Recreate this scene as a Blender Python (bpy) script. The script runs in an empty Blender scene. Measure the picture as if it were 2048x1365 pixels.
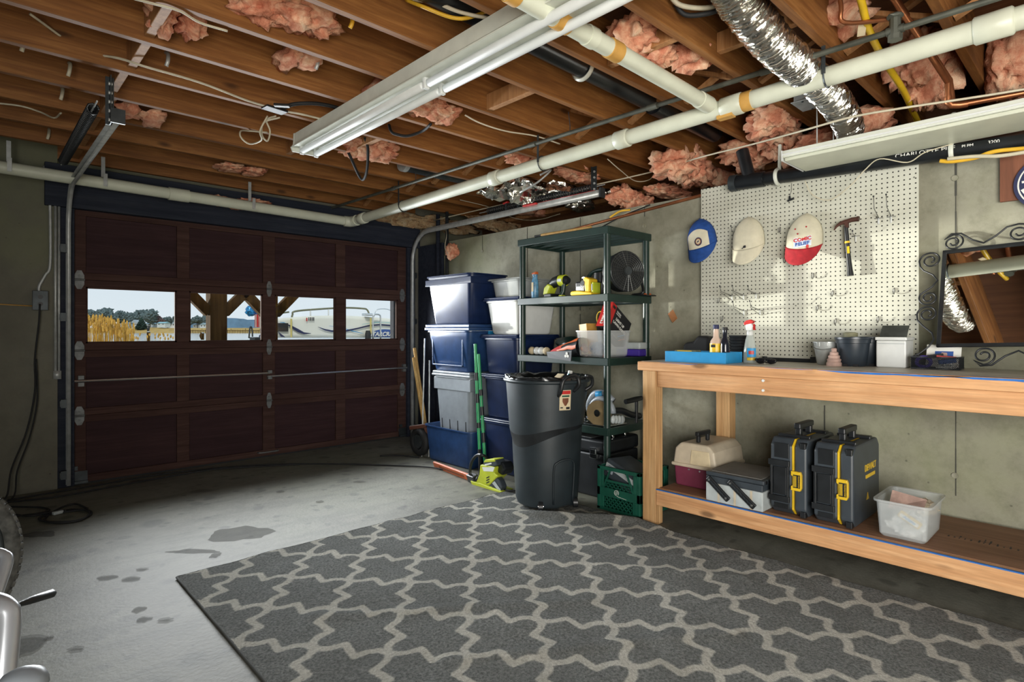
import bpy, bmesh, math, random
from mathutils import Vector, Matrix, noise
random.seed(7)
C = bpy.context.scene.collection
S = bpy.context.scene
PI = math.pi
# ---------------------------------------------------------------- camera
FPX, CXP, CYP, EYE = 1153.0, 1024.0, 662.0, 1.15
YAW = math.atan2(1089.0, FPX)
FW = (math.sin(YAW), math.cos(YAW)); RT = (math.cos(YAW), -math.sin(YAW))
cam = bpy.data.cameras.new('camera'); camo = bpy.data.objects.new('camera', cam); C.objects.link(camo)
camo.location = (0, 0, EYE); camo.rotation_euler = (PI/2, 0, -YAW)
cam.sensor_width = 36; cam.lens = 36*FPX/2048; cam.shift_y = (CYP-682.5)/2048
cam.clip_start = 0.05; cam.clip_end = 2000
S.camera = camo
# ---------------------------------------------------------------- world, lights, exposure
S.view_settings.view_transform = 'Standard'; S.view_settings.look = 'None'
S.view_settings.gamma = 1; S.view_settings.exposure = 0.0; S.view_settings.use_curve_mapping = False
W = bpy.data.worlds.new('sky'); S.world = W; W.use_nodes = True
nt = W.node_tree; bgn = nt.nodes['Background']
tc = nt.nodes.new('ShaderNodeTexCoord'); sx = nt.nodes.new('ShaderNodeSeparateXYZ'); rp = nt.nodes.new('ShaderNodeValToRGB')
nt.links.new(tc.outputs['Generated'], sx.inputs[0]); nt.links.new(sx.outputs['Z'], rp.inputs[0])
rp.color_ramp.elements[0].position = 0.0; rp.color_ramp.elements[0].color = (0.74, 0.83, 0.88, 1)
rp.color_ramp.elements[1].position = 0.30; rp.color_ramp.elements[1].color = (0.56, 0.72, 0.83, 1)
nt.links.new(rp.outputs[0], bgn.inputs[0]); bgn.inputs[1].default_value = 1.0
def area(name, loc, target, sx_, sy_, power, col, spread=180):
    l = bpy.data.lights.new(name, 'AREA'); l.spread = math.radians(spread); l.shape = 'RECTANGLE'; l.size = sx_; l.size_y = sy_; l.energy = power; l.color = col
    o = bpy.data.objects.new(name, l); C.objects.link(o); o.location = loc
    o.rotation_euler = (Vector(target)-Vector(loc)).to_track_quat('-Z', 'Y').to_euler(); return o
WIN = [(0.648, 1.255), (1.348, 1.948), (2.056, 2.654), (2.756, 3.366)]
WZ0, WZ1 = 1.055, 1.482
DOORY = 5.35
for a, b in WIN:      # daylight entering through each pane of the garage door
    area('window_daylight', ((a+b)/2, DOORY-0.03, (WZ0+WZ1)/2), ((a+b)/2+.35, 0, 0.75), b-a-0.02, WZ1-WZ0-0.02, 21, (0.93, 0.975, 1.0), 96)
# added fill light behind the camera, standing for no known source
area('rear_fill', (-0.7, -1.7, 1.05), (3.1, 0.75, 1.45), 2.6, 1.6, 112, (1.0, 0.965, 0.90), 118)
# added upward fill low behind the camera, brightening the joist undersides
area('joist_fill', (0.2, -0.9, 0.03), (0.5, 0.2, 2.4), 2.6, 1.4, 42, (1.0, 0.86, 0.66), 150)
# low glint of the sun off the water, shining up through the door panes on to the right-hand wall
def spot(name, loc, tgt, power, ang, r, col):
    l = bpy.data.lights.new(name, 'SPOT'); l.energy = power; l.spot_size = math.radians(ang); l.spot_blend = 0.3; l.shadow_soft_size = r; l.color = col
    o = bpy.data.objects.new(name, l); C.objects.link(o); o.location = loc
    o.rotation_euler = (Vector(tgt)-Vector(loc)).to_track_quat('-Z', 'Y').to_euler()
spot('water_glint', (-5.9, 22.0, 0.62), (2.1, 5.35, 1.2), 30000, 14, 0.16, (1.0, 0.98, 0.88))
sun = bpy.data.lights.new('sun', 'SUN'); sun.energy = 1.6; sun.angle = math.radians(3); sun.color = (1, .95, .86)
suno = bpy.data.objects.new('sun', sun); C.objects.link(suno); suno.rotation_euler = (math.radians(42), 0, math.radians(-30))
# ---------------------------------------------------------------- helpers
def P(px, py, X=None, Y=None, Z=None):
    """world point seen at a photo pixel, on a plane of the room"""
    t = (px-CXP)/FPX; u = (CYP-py)/FPX
    d = (FW[0]+t*RT[0], FW[1]+t*RT[1])
    s = X/d[0] if X is not None else (Y/d[1] if Y is not None else (Z-EYE)/u)
    return Vector((d[0]*s, d[1]*s, EYE+u*s))
def PC(px, py, Z, mx=4.25, my=5.22):
    q = P(px, py, Z=Z)
    if q.y > my: q = P(px, py, Y=my)
    if q.x > mx: q = P(px, py, X=mx)
    if q.z < 2.12 and q.x > 3.56: q = P(px, py, X=3.56)
    return q
def YX(px, X): return P(px, 600, X=X).y
WL = {}
class MB:
    def __init__(s): s.v = []; s.f = []; s.m = []; s.M = Matrix.Identity(4)
    def at(s, M): s.M = M; return s
    def add(s, vs, fs, m=0):
        o = len(s.v); s.v += [tuple(s.M @ Vector(v)) for v in vs]; s.f += [tuple(i+o for i in f) for f in fs]; s.m += [m]*len(fs); return s
    def bb(s, x0, x1, y0, y1, z0, z1, m=0):
        return s.add([(x0,y0,z0),(x1,y0,z0),(x1,y1,z0),(x0,y1,z0),(x0,y0,z1),(x1,y0,z1),(x1,y1,z1),(x0,y1,z1)],
                     [(3,2,1,0),(4,5,6,7),(0,1,5,4),(1,2,6,5),(2,3,7,6),(3,0,4,7)], m)
    def bar(s, p0, p1, w, h, up=(0,0,1), m=0):
        p0 = Vector(p0); p1 = Vector(p1); d = (p1-p0).normalized(); u = Vector(up)
        if abs(d.dot(u)) > .98: u = Vector((1,0,0))
        r = d.cross(u).normalized()*w/2; u = r.cross(d).normalized()*h/2
        vs = [p0-r-u, p0+r-u, p0+r+u, p0-r+u, p1-r-u, p1+r-u, p1+r+u, p1-r+u]
        return s.add(vs, [(3,2,1,0),(4,5,6,7),(0,1,5,4),(1,2,6,5),(2,3,7,6),(3,0,4,7)], m)
    def cyl(s, p0, p1, r0, r1=None, n=12, m=0):
        return s.tube([p0, p1], [r0, r0 if r1 is None else r1], n, m)
    def tube(s, pts, r, n=8, m=0, closed=False):
        pts = [Vector(p) for p in pts]; N = len(pts); rs = r if isinstance(r, (list, tuple)) else [r]*N
        d = (pts[1]-pts[0]).normalized(); u = Vector((0,0,1)) if abs(d.z) < .9 else Vector((1,0,0)); u = (u-d*u.dot(d)).normalized()
        vs = []; fs = []
        for i, p in enumerate(pts):
            if closed: d = (pts[(i+1)%N]-pts[i-1])
            else: d = (pts[min(i+1,N-1)]-pts[max(i-1,0)])
            d = d.normalized() if d.length > 1e-9 else Vector((0,0,1))
            u = (u-d*u.dot(d)); u = u.normalized() if u.length > 1e-6 else d.orthogonal().normalized()
            w = d.cross(u)
            for k in range(n):
                a = 2*PI*k/n; vs.append(p+(u*math.cos(a)+w*math.sin(a))*rs[i])
        for i in range(N if closed else N-1):
            j = (i+1) % N
            for k in range(n): fs.append((i*n+k, i*n+(k+1)%n, j*n+(k+1)%n, j*n+k))
        if not closed: fs.append(tuple(range(n-1,-1,-1))); fs.append(tuple((N-1)*n+k for k in range(n)))
        return s.add(vs, fs, m)
    def lathe(s, prof, c=(0,0,0), n=24, m=0, sx=1, sy=1, cap=True):
        vs = []; fs = []; c = Vector(c)
        for r, z in prof:
            for k in range(n):
                a = 2*PI*k/n; vs.append(c+Vector((r*math.cos(a)*sx, r*math.sin(a)*sy, z)))
        for i in range(len(prof)-1):
            for k in range(n): fs.append((i*n+k, i*n+(k+1)%n, (i+1)*n+(k+1)%n, (i+1)*n+k))
        if cap: fs.append(tuple(range(n-1,-1,-1))); fs.append(tuple((len(prof)-1)*n+k for k in range(n)))
        return s.add(vs, fs, m)
    def prism(s, poly, o, u, v, w, m=0):
        o = Vector(o); u = Vector(u); v = Vector(v); w = Vector(w); n = len(poly)
        vs = [o+u*a+v*b for a, b in poly]+[o+u*a+v*b+w for a, b in poly]
        fs = [tuple(range(n-1,-1,-1)), tuple(range(n, 2*n))]+[(i, (i+1)%n, n+(i+1)%n, n+i) for i in range(n)]
        if u.cross(v).dot(w) < 0: fs = [tuple(reversed(f)) for f in fs]
        return s.add(vs, fs, m)
    def grid(s, fn, nu, nv, m=0):
        vs = [fn(i/nu, j/nv) for j in range(nv+1) for i in range(nu+1)]
        fs = [(j*(nu+1)+i, j*(nu+1)+i+1, (j+1)*(nu+1)+i+1, (j+1)*(nu+1)+i) for j in range(nv) for i in range(nu)]
        return s.add(vs, fs, m)
    def blob(s, c, r, seed=0, amp=.35, sub=3, fr=2.0, m=0):
        bm = bmesh.new(); bmesh.ops.create_icosphere(bm, subdivisions=sub, radius=1); vs = []
        for v in bm.verts:
            p = v.co*fr+Vector((seed*3.7, seed*1.3, seed*2.1))
            k = 1+amp*noise.noise(p)+amp*.6*noise.noise(p*2.3)+amp*.4*noise.noise(p*5.1)
            vs.append(Vector(c)+Vector((v.co.x*r[0]*k, v.co.y*r[1]*k, v.co.z*r[2]*k)))
        fs = [tuple(v.index for v in f.verts) for f in bm.faces]; bm.free()
        return s.add(vs, fs, m)
def finish(o, bevel, smooth, seg=2, solid=0):
    me = o.data
    if solid:
        md = o.modifiers.new('thick', 'SOLIDIFY'); md.thickness = solid; md.offset = 0
    if bevel:
        md = o.modifiers.new('bevel', 'BEVEL'); md.width = bevel; md.segments = seg; md.limit_method = 'ANGLE'; md.angle_limit = math.radians(40)
    if smooth:
        me.polygons.foreach_set('use_smooth', [True]*len(me.polygons))
        if smooth is not True: me.set_sharp_from_angle(angle=math.radians(smooth))
def build(name, mb, mat, parent=None, bevel=0, smooth=False, seg=2, solid=0, loc=None, kind=None, label=None):
    base = Vector(WL[parent.name]) if parent is not None else Vector(loc or (0,0,0))
    me = bpy.data.meshes.new(name); me.from_pydata([tuple(Vector(v)-base) for v in mb.v], [], mb.f)
    mats = mat if isinstance(mat, (list, tuple)) else [mat]
    for q in mats: me.materials.append(q)
    if len(mats) > 1: me.polygons.foreach_set('material_index', mb.m)
    me.update()
    o = bpy.data.objects.new(name, me); C.objects.link(o)
    if parent is not None: o.parent = parent
    else: o.location = base
    WL[o.name] = base
    if kind: o['kind'] = kind
    if label: o['label'] = label
    finish(o, bevel, smooth, seg, solid); return o
def thing(name, label, cat, loc, group=None):
    o = bpy.data.objects.new(name, None); C.objects.link(o); o.location = loc; o.empty_display_size = .05
    o['label'] = label; o['category'] = cat
    if group: o['group'] = group
    WL[o.name] = Vector(loc); return o
def tag(o, label, cat, group=None):
    o['label'] = label; o['category'] = cat
    if group: o['group'] = group
    return o
def solo(name, label, cat, mb, mat, loc, group=None, **k): return tag(build(name, mb, mat, loc=loc, **k), label, cat, group)
def struct(name, mb=None, mat=None, parent=None, loc=(0,0,0), **k):
    if mb is None:
        o = bpy.data.objects.new(name, None); C.objects.link(o); o.location = loc; WL[o.name] = Vector(loc)
    else: o = build(name, mb, mat, parent, loc=loc, **k)
    if parent is None: o['kind'] = 'structure'
    return o
def share(src, parent, name, delta):
    """another piece sharing src's mesh, shifted by delta"""
    o = src.copy(); o.name = name; C.objects.link(o); o.parent = parent; o.location = Vector(src.location)+Vector(delta); WL[o.name] = WL[parent.name]; return o
def text(body, size, mat, parent, pos, u, v, name='lettering', ex=.0006, align='CENTER', shear=0, sx=1.0, bold=0):
    cu = bpy.data.curves.new(name, 'FONT'); cu.body = body; cu.size = size; cu.extrude = ex; cu.align_x = align; cu.align_y = 'CENTER'; cu.shear = shear; cu.offset = bold
    cu.materials.append(mat); o = bpy.data.objects.new(name, cu); C.objects.link(o)
    u = Vector(u).normalized(); v = Vector(v); v = (v-u*v.dot(u)).normalized(); w = u.cross(v)
    M = Matrix((u*sx, v, w)).transposed().to_4x4(); M.translation = Vector(pos)-(Vector(WL[parent.name]) if parent else Vector())
    me = bpy.data.meshes.new_from_object(o); bpy.data.objects.remove(o); bpy.data.curves.remove(cu)
    me.transform(M); o = bpy.data.objects.new(name, me); C.objects.link(o)
    o.parent = parent; WL[o.name] = WL[parent.name]; return o
def arc(c, u, v, r, a0, a1, n=10):
    c = Vector(c); u = Vector(u); v = Vector(v); return [c+u*r*math.cos(math.radians(a0+(a1-a0)*i/n))+v*r*math.sin(math.radians(a0+(a1-a0)*i/n)) for i in range(n+1)]
def curve(pts, n=6):
    pts = [Vector(p) for p in pts]; q = [2*pts[0]-pts[1]]+pts+[2*pts[-1]-pts[-2]]; out = []
    for i in range(1, len(q)-2):
        for k in range(n):
            t = k/n; a, b, c, d = q[i-1], q[i], q[i+1], q[i+2]
            out.append(.5*((2*b)+(c-a)*t+(2*a-5*b+4*c-d)*t*t+(3*b-a-3*c+d)*t**3))
    return out+[pts[-1]]
# ---------------------------------------------------------------- materials
def newmat(name):
    m = bpy.data.materials.new(name); m.use_nodes = True; return m, m.node_tree, m.node_tree.nodes['Principled BSDF']
def mix(nt, fac, a, b, blend='MIX'):
    n = nt.nodes.new('ShaderNodeMix'); n.data_type = 'RGBA'; n.blend_type = blend
    for i, x in ((0, fac), (6, a), (7, b)):
        if hasattr(x, 'links'): nt.links.new(x, n.inputs[i])
        else: n.inputs[i].default_value = x if i == 0 else (*x[:3], 1)
    return n.outputs[2]
def coords(nt, scale=(1,1,1), rnd=True):
    t = nt.nodes.new('ShaderNodeTexCoord'); mp = nt.nodes.new('ShaderNodeMapping'); mp.inputs['Scale'].default_value = scale
    if rnd:
        oi = nt.nodes.new('ShaderNodeObjectInfo'); mu = nt.nodes.new('ShaderNodeMath'); mu.operation = 'MULTIPLY'; mu.inputs[1].default_value = 37.0
        nt.links.new(oi.outputs['Random'], mu.inputs[0])
        ad = nt.nodes.new('ShaderNodeVectorMath'); nt.links.new(t.outputs['Object'], ad.inputs[0]); nt.links.new(mu.outputs[0], ad.inputs[1]); nt.links.new(ad.outputs[0], mp.inputs['Vector'])
    else: nt.links.new(t.outputs['Object'], mp.inputs['Vector'])
    return mp.outputs[0]
def nz(nt, vec, scale, detail=4, rough=.55, dist=0):
    n = nt.nodes.new('ShaderNodeTexNoise'); n.inputs['Scale'].default_value = scale; n.inputs['Detail'].default_value = detail; n.inputs['Roughness'].default_value = rough; n.inputs['Distortion'].default_value = dist
    nt.links.new(vec, n.inputs['Vector']); return n.outputs['Fac']
def ramp(nt, fac, stops):
    r = nt.nodes.new('ShaderNodeValToRGB'); e = r.color_ramp.elements
    while len(e) < len(stops): e.new(.5)
    for q, (p, c) in zip(e, stops): q.position = p; q.color = (*(c if isinstance(c, (tuple, list)) else (c,c,c))[:3], 1)
    nt.links.new(fac, r.inputs[0]); return r.outputs[0]
def bump(nt, b, h, strength=.3, dist=.01):
    n = nt.nodes.new('ShaderNodeBump'); n.inputs['Strength'].default_value = strength; n.inputs['Distance'].default_value = dist
    nt.links.new(h, n.inputs['Height']); nt.links.new(n.outputs[0], b.inputs['Normal'])
def plain(name, col, rough=.5, metal=0, var=.12, scale=14, bmp=0, trans=0, alpha=1, spec=.5):
    m, nt, b = newmat(name); v = coords(nt); f = nz(nt, v, scale)
    dark = tuple(c*(1-var) for c in col); lite = tuple(min(1, c*(1+var)) for c in col)
    nt.links.new(ramp(nt, f, [(.3, dark), (.7, lite)]), b.inputs['Base Color'])
    b.inputs['Roughness'].default_value = rough; b.inputs['Metallic'].default_value = metal; b.inputs['Specular IOR Level'].default_value = spec
    if trans: b.inputs['Transmission Weight'].default_value = trans
    if alpha < 1: b.inputs['Alpha'].default_value = alpha
    if bmp: bump(nt, b, f, bmp, .004)
    return m
def wood(name, c0, c1, c2, axis='X', grain=1.0, rough=.62, knots=True, dirt=.25, spec=.4):
    m, nt, b = newmat(name); sc = {'X': (1.2, 22, 22), 'Y': (22, 1.2, 22), 'Z': (22, 22, 1.2)}[axis]
    v = coords(nt, tuple(s*grain for s in sc)); f = nz(nt, v, 1.6, 6, .6, .6); f2 = nz(nt, v, 7, 3, .6)
    col = ramp(nt, f, [(.28, c0), (.5, c1), (.72, c2)])
    col = mix(nt, ramp(nt, f2, [(.35, .35), (.6, 0)]), col, tuple(x*.55 for x in c1))
    if knots:
        v2 = coords(nt, {'X': (2.2, 6, 6), 'Y': (6, 2.2, 6), 'Z': (6, 6, 2.2)}[axis]); vo = nt.nodes.new('ShaderNodeTexVoronoi'); vo.inputs['Scale'].default_value = 1.0
        nt.links.new(v2, vo.inputs['Vector']); col = mix(nt, ramp(nt, vo.outputs['Distance'], [(.06, .8), (.13, 0)]), col, tuple(x*.3 for x in c0))
    v3 = coords(nt); f3 = nz(nt, v3, 2.5, 5, .6); col = mix(nt, ramp(nt, f3, [(.45, 0), (.75, dirt)]), col, tuple(x*.35 for x in c0))
    nt.links.new(col, b.inputs['Base Color']); b.inputs['Roughness'].default_value = rough; b.inputs['Specular IOR Level'].default_value = spec; bump(nt, b, f, .18, .003); return m
M = {}
M['joist'] = wood('joist_wood', (.15, .052, .012), (.25, .098, .024), (.37, .165, .048), 'X')
M['block'] = wood('block_wood', (.28, .12, .04), (.42, .20, .075), (.52, .28, .12), 'Z')
M['pine'] = wood('bench_pine', (.44, .21, .088), (.60, .32, .145), (.72, .43, .22), 'Y', .8)
M['pineZ'] = wood('bench_post_wood', (.42, .22, .09), (.58, .34, .15), (.68, .44, .22), 'Z', .8)
M['ply'] = wood('shelf_plywood', (.16, .075, .04), (.24, .12, .065), (.32, .175, .10), 'Y', .6, knots=False)
M['benchtop'] = wood('bench_top_board', (.38, .34, .27), (.52, .47, .39), (.64, .60, .51), 'Y', .5, .42, False, .3)
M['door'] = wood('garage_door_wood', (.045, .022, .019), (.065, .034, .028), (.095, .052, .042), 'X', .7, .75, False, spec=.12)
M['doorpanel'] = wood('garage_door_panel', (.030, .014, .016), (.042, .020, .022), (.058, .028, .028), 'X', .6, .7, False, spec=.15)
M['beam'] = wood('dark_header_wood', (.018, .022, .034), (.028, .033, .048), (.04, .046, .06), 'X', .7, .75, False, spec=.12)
M['deckwood'] = wood('deck_post_wood', (.03, .015, .005), (.065, .032, .009), (.11, .06, .018), 'Z', .4, .9, spec=.06)
def concrete(name, c, c2, stain, pits=.6, sc=1.0, rough=.8, green=None, spots=False):
    m, nt, b = newmat(name); v = coords(nt, (sc, sc, sc), False)
    f = nz(nt, v, 1.6, 8, .65); f2 = nz(nt, v, 9, 6, .7); f3 = nz(nt, v, 70, 3, .6)
    col = ramp(nt, f, [(.3, c), (.7, c2)]); col = mix(nt, ramp(nt, f2, [(.45, 0), (.75, .55)]), col, stain)
    if green:
        g = nz(nt, v, .8, 5, .6); col = mix(nt, ramp(nt, g, [(.48, 0), (.62, .6)]), col, green)
    if spots:
        for sc_, lo_, hi_, k_ in ((2.6, .05, .085, .55), (5.5, .05, .10, .5), (1.3, .04, .07, .6)):
            v2 = nt.nodes.new('ShaderNodeVectorMath'); v2.operation = 'MULTIPLY_ADD'; nz_ = nt.nodes.new('ShaderNodeTexNoise'); nz_.inputs['Scale'].default_value = 5; nt.links.new(v, nz_.inputs['Vector'])
            nt.links.new(nz_.outputs['Color'], v2.inputs[0]); v2.inputs[1].default_value = (.12, .12, 0); nt.links.new(v, v2.inputs[2])
            vv = nt.nodes.new('ShaderNodeTexVoronoi'); vv.voronoi_dimensions = '2D'; vv.inputs['Scale'].default_value = sc_; nt.links.new(v2.outputs[0], vv.inputs['Vector'])
            col = mix(nt, ramp(nt, vv.outputs['Distance'], [(lo_, k_), (hi_*1.15, 0)]), col, tuple(x*.35 for x in c))
        vs_ = nt.nodes.new('ShaderNodeMapping'); vs_.inputs['Scale'].default_value = (1.2, 5, 1); vs_.inputs['Rotation'].default_value = (0, 0, .5); nt.links.new(v, vs_.inputs['Vector'])
        col = mix(nt, ramp(nt, nz(nt, vs_.outputs[0], 1.8, 6, .65), [(.5, 0), (.68, .5)]), col, tuple(x*.5 for x in c))
    vo = nt.nodes.new('ShaderNodeTexVoronoi'); vo.inputs['Scale'].default_value = 14; vo.inputs['Randomness'].default_value = 1; nt.links.new(v, vo.inputs['Vector'])
    pm = mix(nt, ramp(nt, f2, [(.5, 0), (.56, 1)]), (0,0,0), ramp(nt, vo.outputs['Distance'], [(.05, pits), (.1, 0)]))
    col = mix(nt, pm, col, tuple(x*.3 for x in c)); nt.links.new(col, b.inputs['Base Color']); b.inputs['Roughness'].default_value = rough
    h = nt.nodes.new('ShaderNodeMath'); h.operation = 'ADD'; nt.links.new(f2, h.inputs[0]); nt.links.new(f3, h.inputs[1]); bump(nt, b, h.outputs[0], .25, .006); return m
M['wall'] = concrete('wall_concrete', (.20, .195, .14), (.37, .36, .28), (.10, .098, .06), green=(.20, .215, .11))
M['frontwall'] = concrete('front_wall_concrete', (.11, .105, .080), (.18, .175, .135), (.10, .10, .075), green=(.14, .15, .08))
M['floor'] = concrete('floor_concrete', (.125, .121, .094), (.225, .221, .18), (.062, .060, .045), .5, .8, .62, green=(.15, .155, .105), spots=True)
M['seam'] = plain('form_seam_dark', (.06, .06, .05), .9)
M['subfloor'] = wood('subfloor_board', (.09, .035, .016), (.13, .055, .024), (.18, .08, .036), 'Y', .5)
M['white'] = plain('white_paint', (.62, .64, .56), .42, 0, .06)
M['pvc'] = plain('white_pvc', (.60, .62, .50), .38, 0, .1, 5)
M['steel'] = plain('galvanised_steel', (.46, .48, .47), .42, .35, .18, 20)
M['darksteel'] = plain('dark_steel', (.06, .07, .075), .45, .6, .3)
M['hinge'] = plain('dull_hinge_steel', (.17, .18, .18), .55, .5, .3, 20)
M['iron'] = plain('old_iron_pipe', (.10, .105, .085), .55, .5, .35, 9)
M['copper'] = plain('copper', (.42, .16, .07), .38, .8, .25, 9)
M['black'] = plain('black_plastic', (.012, .014, .016), .38, 0, .3)
M['blackrub'] = plain('black_rubber', (.010, .011, .012), .7, 0, .3)
M['abs'] = plain('black_abs_pipe', (.008, .010, .012), .32, 0, .3)
M['yellowcable'] = plain('yellow_sheath', (.72, .42, .03), .45)
M['whitecable'] = plain('white_cable', (.55, .50, .37), .5)
M['tan'] = plain('tan_tape', (.55, .30, .07), .5)
M['foil'] = plain('aluminium_foil', (.78, .77, .72), .22, 1, .12, 40, .9)
M['navy'] = plain('navy_plastic', (.007, .018, .065), .36, 0, .2)
M['blue'] = plain('blue_plastic', (.020, .055, .155), .34, 0, .2)
M['greybin'] = plain('grey_plastic', (.24, .27, .30), .4, 0, .1)
M['clear'] = plain('clear_plastic', (.75, .78, .78), .25, 0, .04, alpha=.42)
M['milk'] = plain('frosted_plastic', (.66, .70, .70), .35, 0, .05, alpha=.36)
M['rackgreen'] = plain('dark_green_plastic', (.012, .030, .024), .36, 0, .2)
M['can'] = plain('trash_can_plastic', (.017, .025, .030), .46, 0, .25, 7, .25)
M['bag'] = plain('black_bin_liner', (.012, .013, .014), .18, 0, .3, 9, .5)
M['crate'] = plain('green_crate_plastic', (.008, .075, .048), .4, 0, .2)
M['yellow'] = plain('yellow_plastic', (.72, .47, .02), .4)
M['lime'] = plain('lime_plastic', (.46, .52, .03), .4)
M['red'] = plain('red_plastic', (.50, .025, .022), .45)
M['redcloth'] = plain('red_cloth', (.42, .02, .02), .8)
M['orange'] = plain('orange_plastic', (.55, .12, .03), .45)
M['green'] = plain('green_pole', (.03, .30, .11), .32)
M['cream'] = plain('cream_card', (.62, .52, .34), .7)
M['whitep'] = plain('white_plastic', (.68, .70, .68), .4, 0, .05)
M['beige'] = plain('beige_plastic', (.52, .45, .34), .45)
M['maroon'] = plain('maroon_plastic', (.16, .028, .06), .45)
M['lightgrey'] = plain('light_grey_plastic', (.42, .46, .46), .45)
M['casegrey'] = plain('tool_case_plastic', (.040, .050, .060), .42, 0, .15)
M['cyan'] = plain('bright_blue_paint', (.015, .26, .55), .5, 0, .1)
M['bluetape'] = plain('blue_painter_tape', (.02, .13, .42), .7, 0, .25)
M['khaki'] = plain('cap_offwhite', (.62, .58, .44), .85, 0, .06, 30)
M['royal'] = plain('cap_blue', (.01, .06, .26), .8, 0, .2, 40)
M['capred'] = plain('cap_red', (.36, .012, .02), .8, 0, .2, 40)
M['purple'] = plain('purple_plastic', (.06, .03, .32), .4)
M['clay'] = plain('pink_clay', (.46, .31, .26), .8, 0, .25, 25)
M['turq'] = plain('turquoise_plastic', (.05, .42, .48), .35)
M['bamboo'] = wood('handle_wood', (.42, .24, .07), (.56, .34, .11), (.66, .44, .17), 'Z', 1, .45, False)
M['ink'] = plain('black_ink', (.012, .012, .014), .6)
M['whiteink'] = plain('white_ink', (.75, .75, .70), .6, 0, .03)
M['redink'] = plain('red_ink', (.55, .02, .02), .6)
M['navyink'] = plain('navy_ink', (.015, .02, .075), .6)
M['blueink'] = plain('blue_ink', (.03, .09, .32), .6)
M['yellowink'] = plain('yellow_ink', (.75, .52, .02), .6)
M['brownply'] = wood('brown_sign_board', (.14, .05, .025), (.22, .08, .04), (.29, .11, .06), 'Z', .6, .6, False)
M['chrome'] = plain('chrome', (.75, .77, .78), .16, 1, .05)
M['wire'] = plain('zinc_hook', (.22, .22, .20), .4, .5, .1)
M['alu'] = plain('brushed_aluminium', (.62, .64, .65), .3, .9, .06)
M['tyre'] = plain('tyre_rubber', (.085, .085, .078), .85, 0, .6, 30, .6)
m, nt, b = newmat('mirror_glass'); b.inputs['Metallic'].default_value = 1; b.inputs['Roughness'].default_value = .015
v = coords(nt); nt.links.new(ramp(nt, nz(nt, v, 6), [(.3, (.80,.82,.80)), (.7, (.88,.89,.87))]), b.inputs['Base Color']); M['mirror'] = m
m, nt, b = newmat('window_glass'); nt.nodes.remove(b)
tr = nt.nodes.new('ShaderNodeBsdfTransparent'); gl = nt.nodes.new('ShaderNodeBsdfGlossy'); gl.inputs['Roughness'].default_value = .02; ms = nt.nodes.new('ShaderNodeMixShader')
fn = nt.nodes.new('ShaderNodeFresnel'); fn.inputs[0].default_value = 1.25
nt.links.new(fn.outputs[0], ms.inputs[0]); nt.links.new(tr.outputs[0], ms.inputs[1]); nt.links.new(gl.outputs[0], ms.inputs[2]); nt.links.new(ms.outputs[0], nt.nodes['Material Output'].inputs[0]); M['glass'] = m
m, nt, b = newmat('pink_fibreglass'); v = coords(nt); f = nz(nt, v, 9, 8, .7, .8); f2 = nz(nt, v, 45, 4, .7, 1)
col = ramp(nt, f, [(.28, (.34, .09, .05)), (.45, (.62, .25, .15)), (.58, (.78, .45, .29)), (.72, (.84, .66, .46))]); nt.links.new(col, b.inputs['Base Color'])
b.inputs['Roughness'].default_value = 1; b.inputs['Specular IOR Level'].default_value = .1; bump(nt, b, f2, .6, .015); M['insul'] = m
m, nt, b = newmat('yellowed_fibreglass'); v = coords(nt); f = nz(nt, v, 12, 8, .7, .8); f2 = nz(nt, v, 50, 4, .7, 1)
nt.links.new(ramp(nt, f, [(.3, (.34, .14, .06)), (.5, (.62, .42, .22)), (.7, (.78, .66, .44))]), b.inputs['Base Color']); b.inputs['Roughness'].default_value = 1; bump(nt, b, f2, .9, .03); M['insuly'] = m
# ================================================================ SETTING
XL, XR, YB, YF, ZC = -3.0, 3.62, -3.0, 5.35, 2.40
FLOOR = struct('floor', MB().bb(XL-.2, XR+.2, YB-2.5, YF+.10, -.15, 0), M['floor'])
wr = struct('wall_right', MB().bb(XR, XR+.95, YB, YF+.25, 0, 2.075), M['wall'])
for i in range(12):
    y = 4.86-.612*i
    mb = MB(); n = 26
    for k in range(n):
        z0 = 2.07*k/n; z1 = 2.07*(k+1)/n; w = .0015+.0045*abs(noise.noise((i*3.1, z0*4, 0)))
        if noise.noise((i*5.3, z0*3, 4)) > -.12: mb.bb(XR-.0025, XR+.001, y-w, y+w, z0, z1)
    if mb.v: build('form_seam', mb, M['seam'], wr)
    for z in (.42, .78, 1.30, 1.92):
        build('form_tie', MB().lathe([(.016, 0), (.014, .006), (.006, .004)], n=10).at(Matrix()), M['wall'], wr).matrix_local = Matrix.Translation((XR-.0005, y+.004, z)) @ Matrix.Rotation(-PI/2, 4, 'Y')
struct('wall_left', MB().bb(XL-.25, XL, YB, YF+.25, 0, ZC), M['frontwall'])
mb = MB().bb(XL, -2.5, YB-.25, YB, 0, ZC).bb(.75, XR, YB-.25, YB, 0, ZC).bb(-2.5, .75, YB-.25, YB, 2.05, ZC)  # unseen back wall; its wide doorway is invented to let daylight in
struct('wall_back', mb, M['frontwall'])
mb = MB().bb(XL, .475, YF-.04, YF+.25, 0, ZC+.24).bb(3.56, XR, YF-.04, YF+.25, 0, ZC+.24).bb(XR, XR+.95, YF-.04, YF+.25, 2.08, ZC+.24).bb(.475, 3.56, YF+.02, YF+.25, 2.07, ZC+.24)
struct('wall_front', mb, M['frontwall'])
struct('trim_1', MB().bb(.40, 3.60, YF-.075, YF-.001, 2.052, 2.36), M['beam'], bevel=.004)          # header across the door
struct('trim_2', MB().bb(.475, .575, YF-.035, YF+.02, 0, 2.065), M['beam'], bevel=.004)
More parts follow.
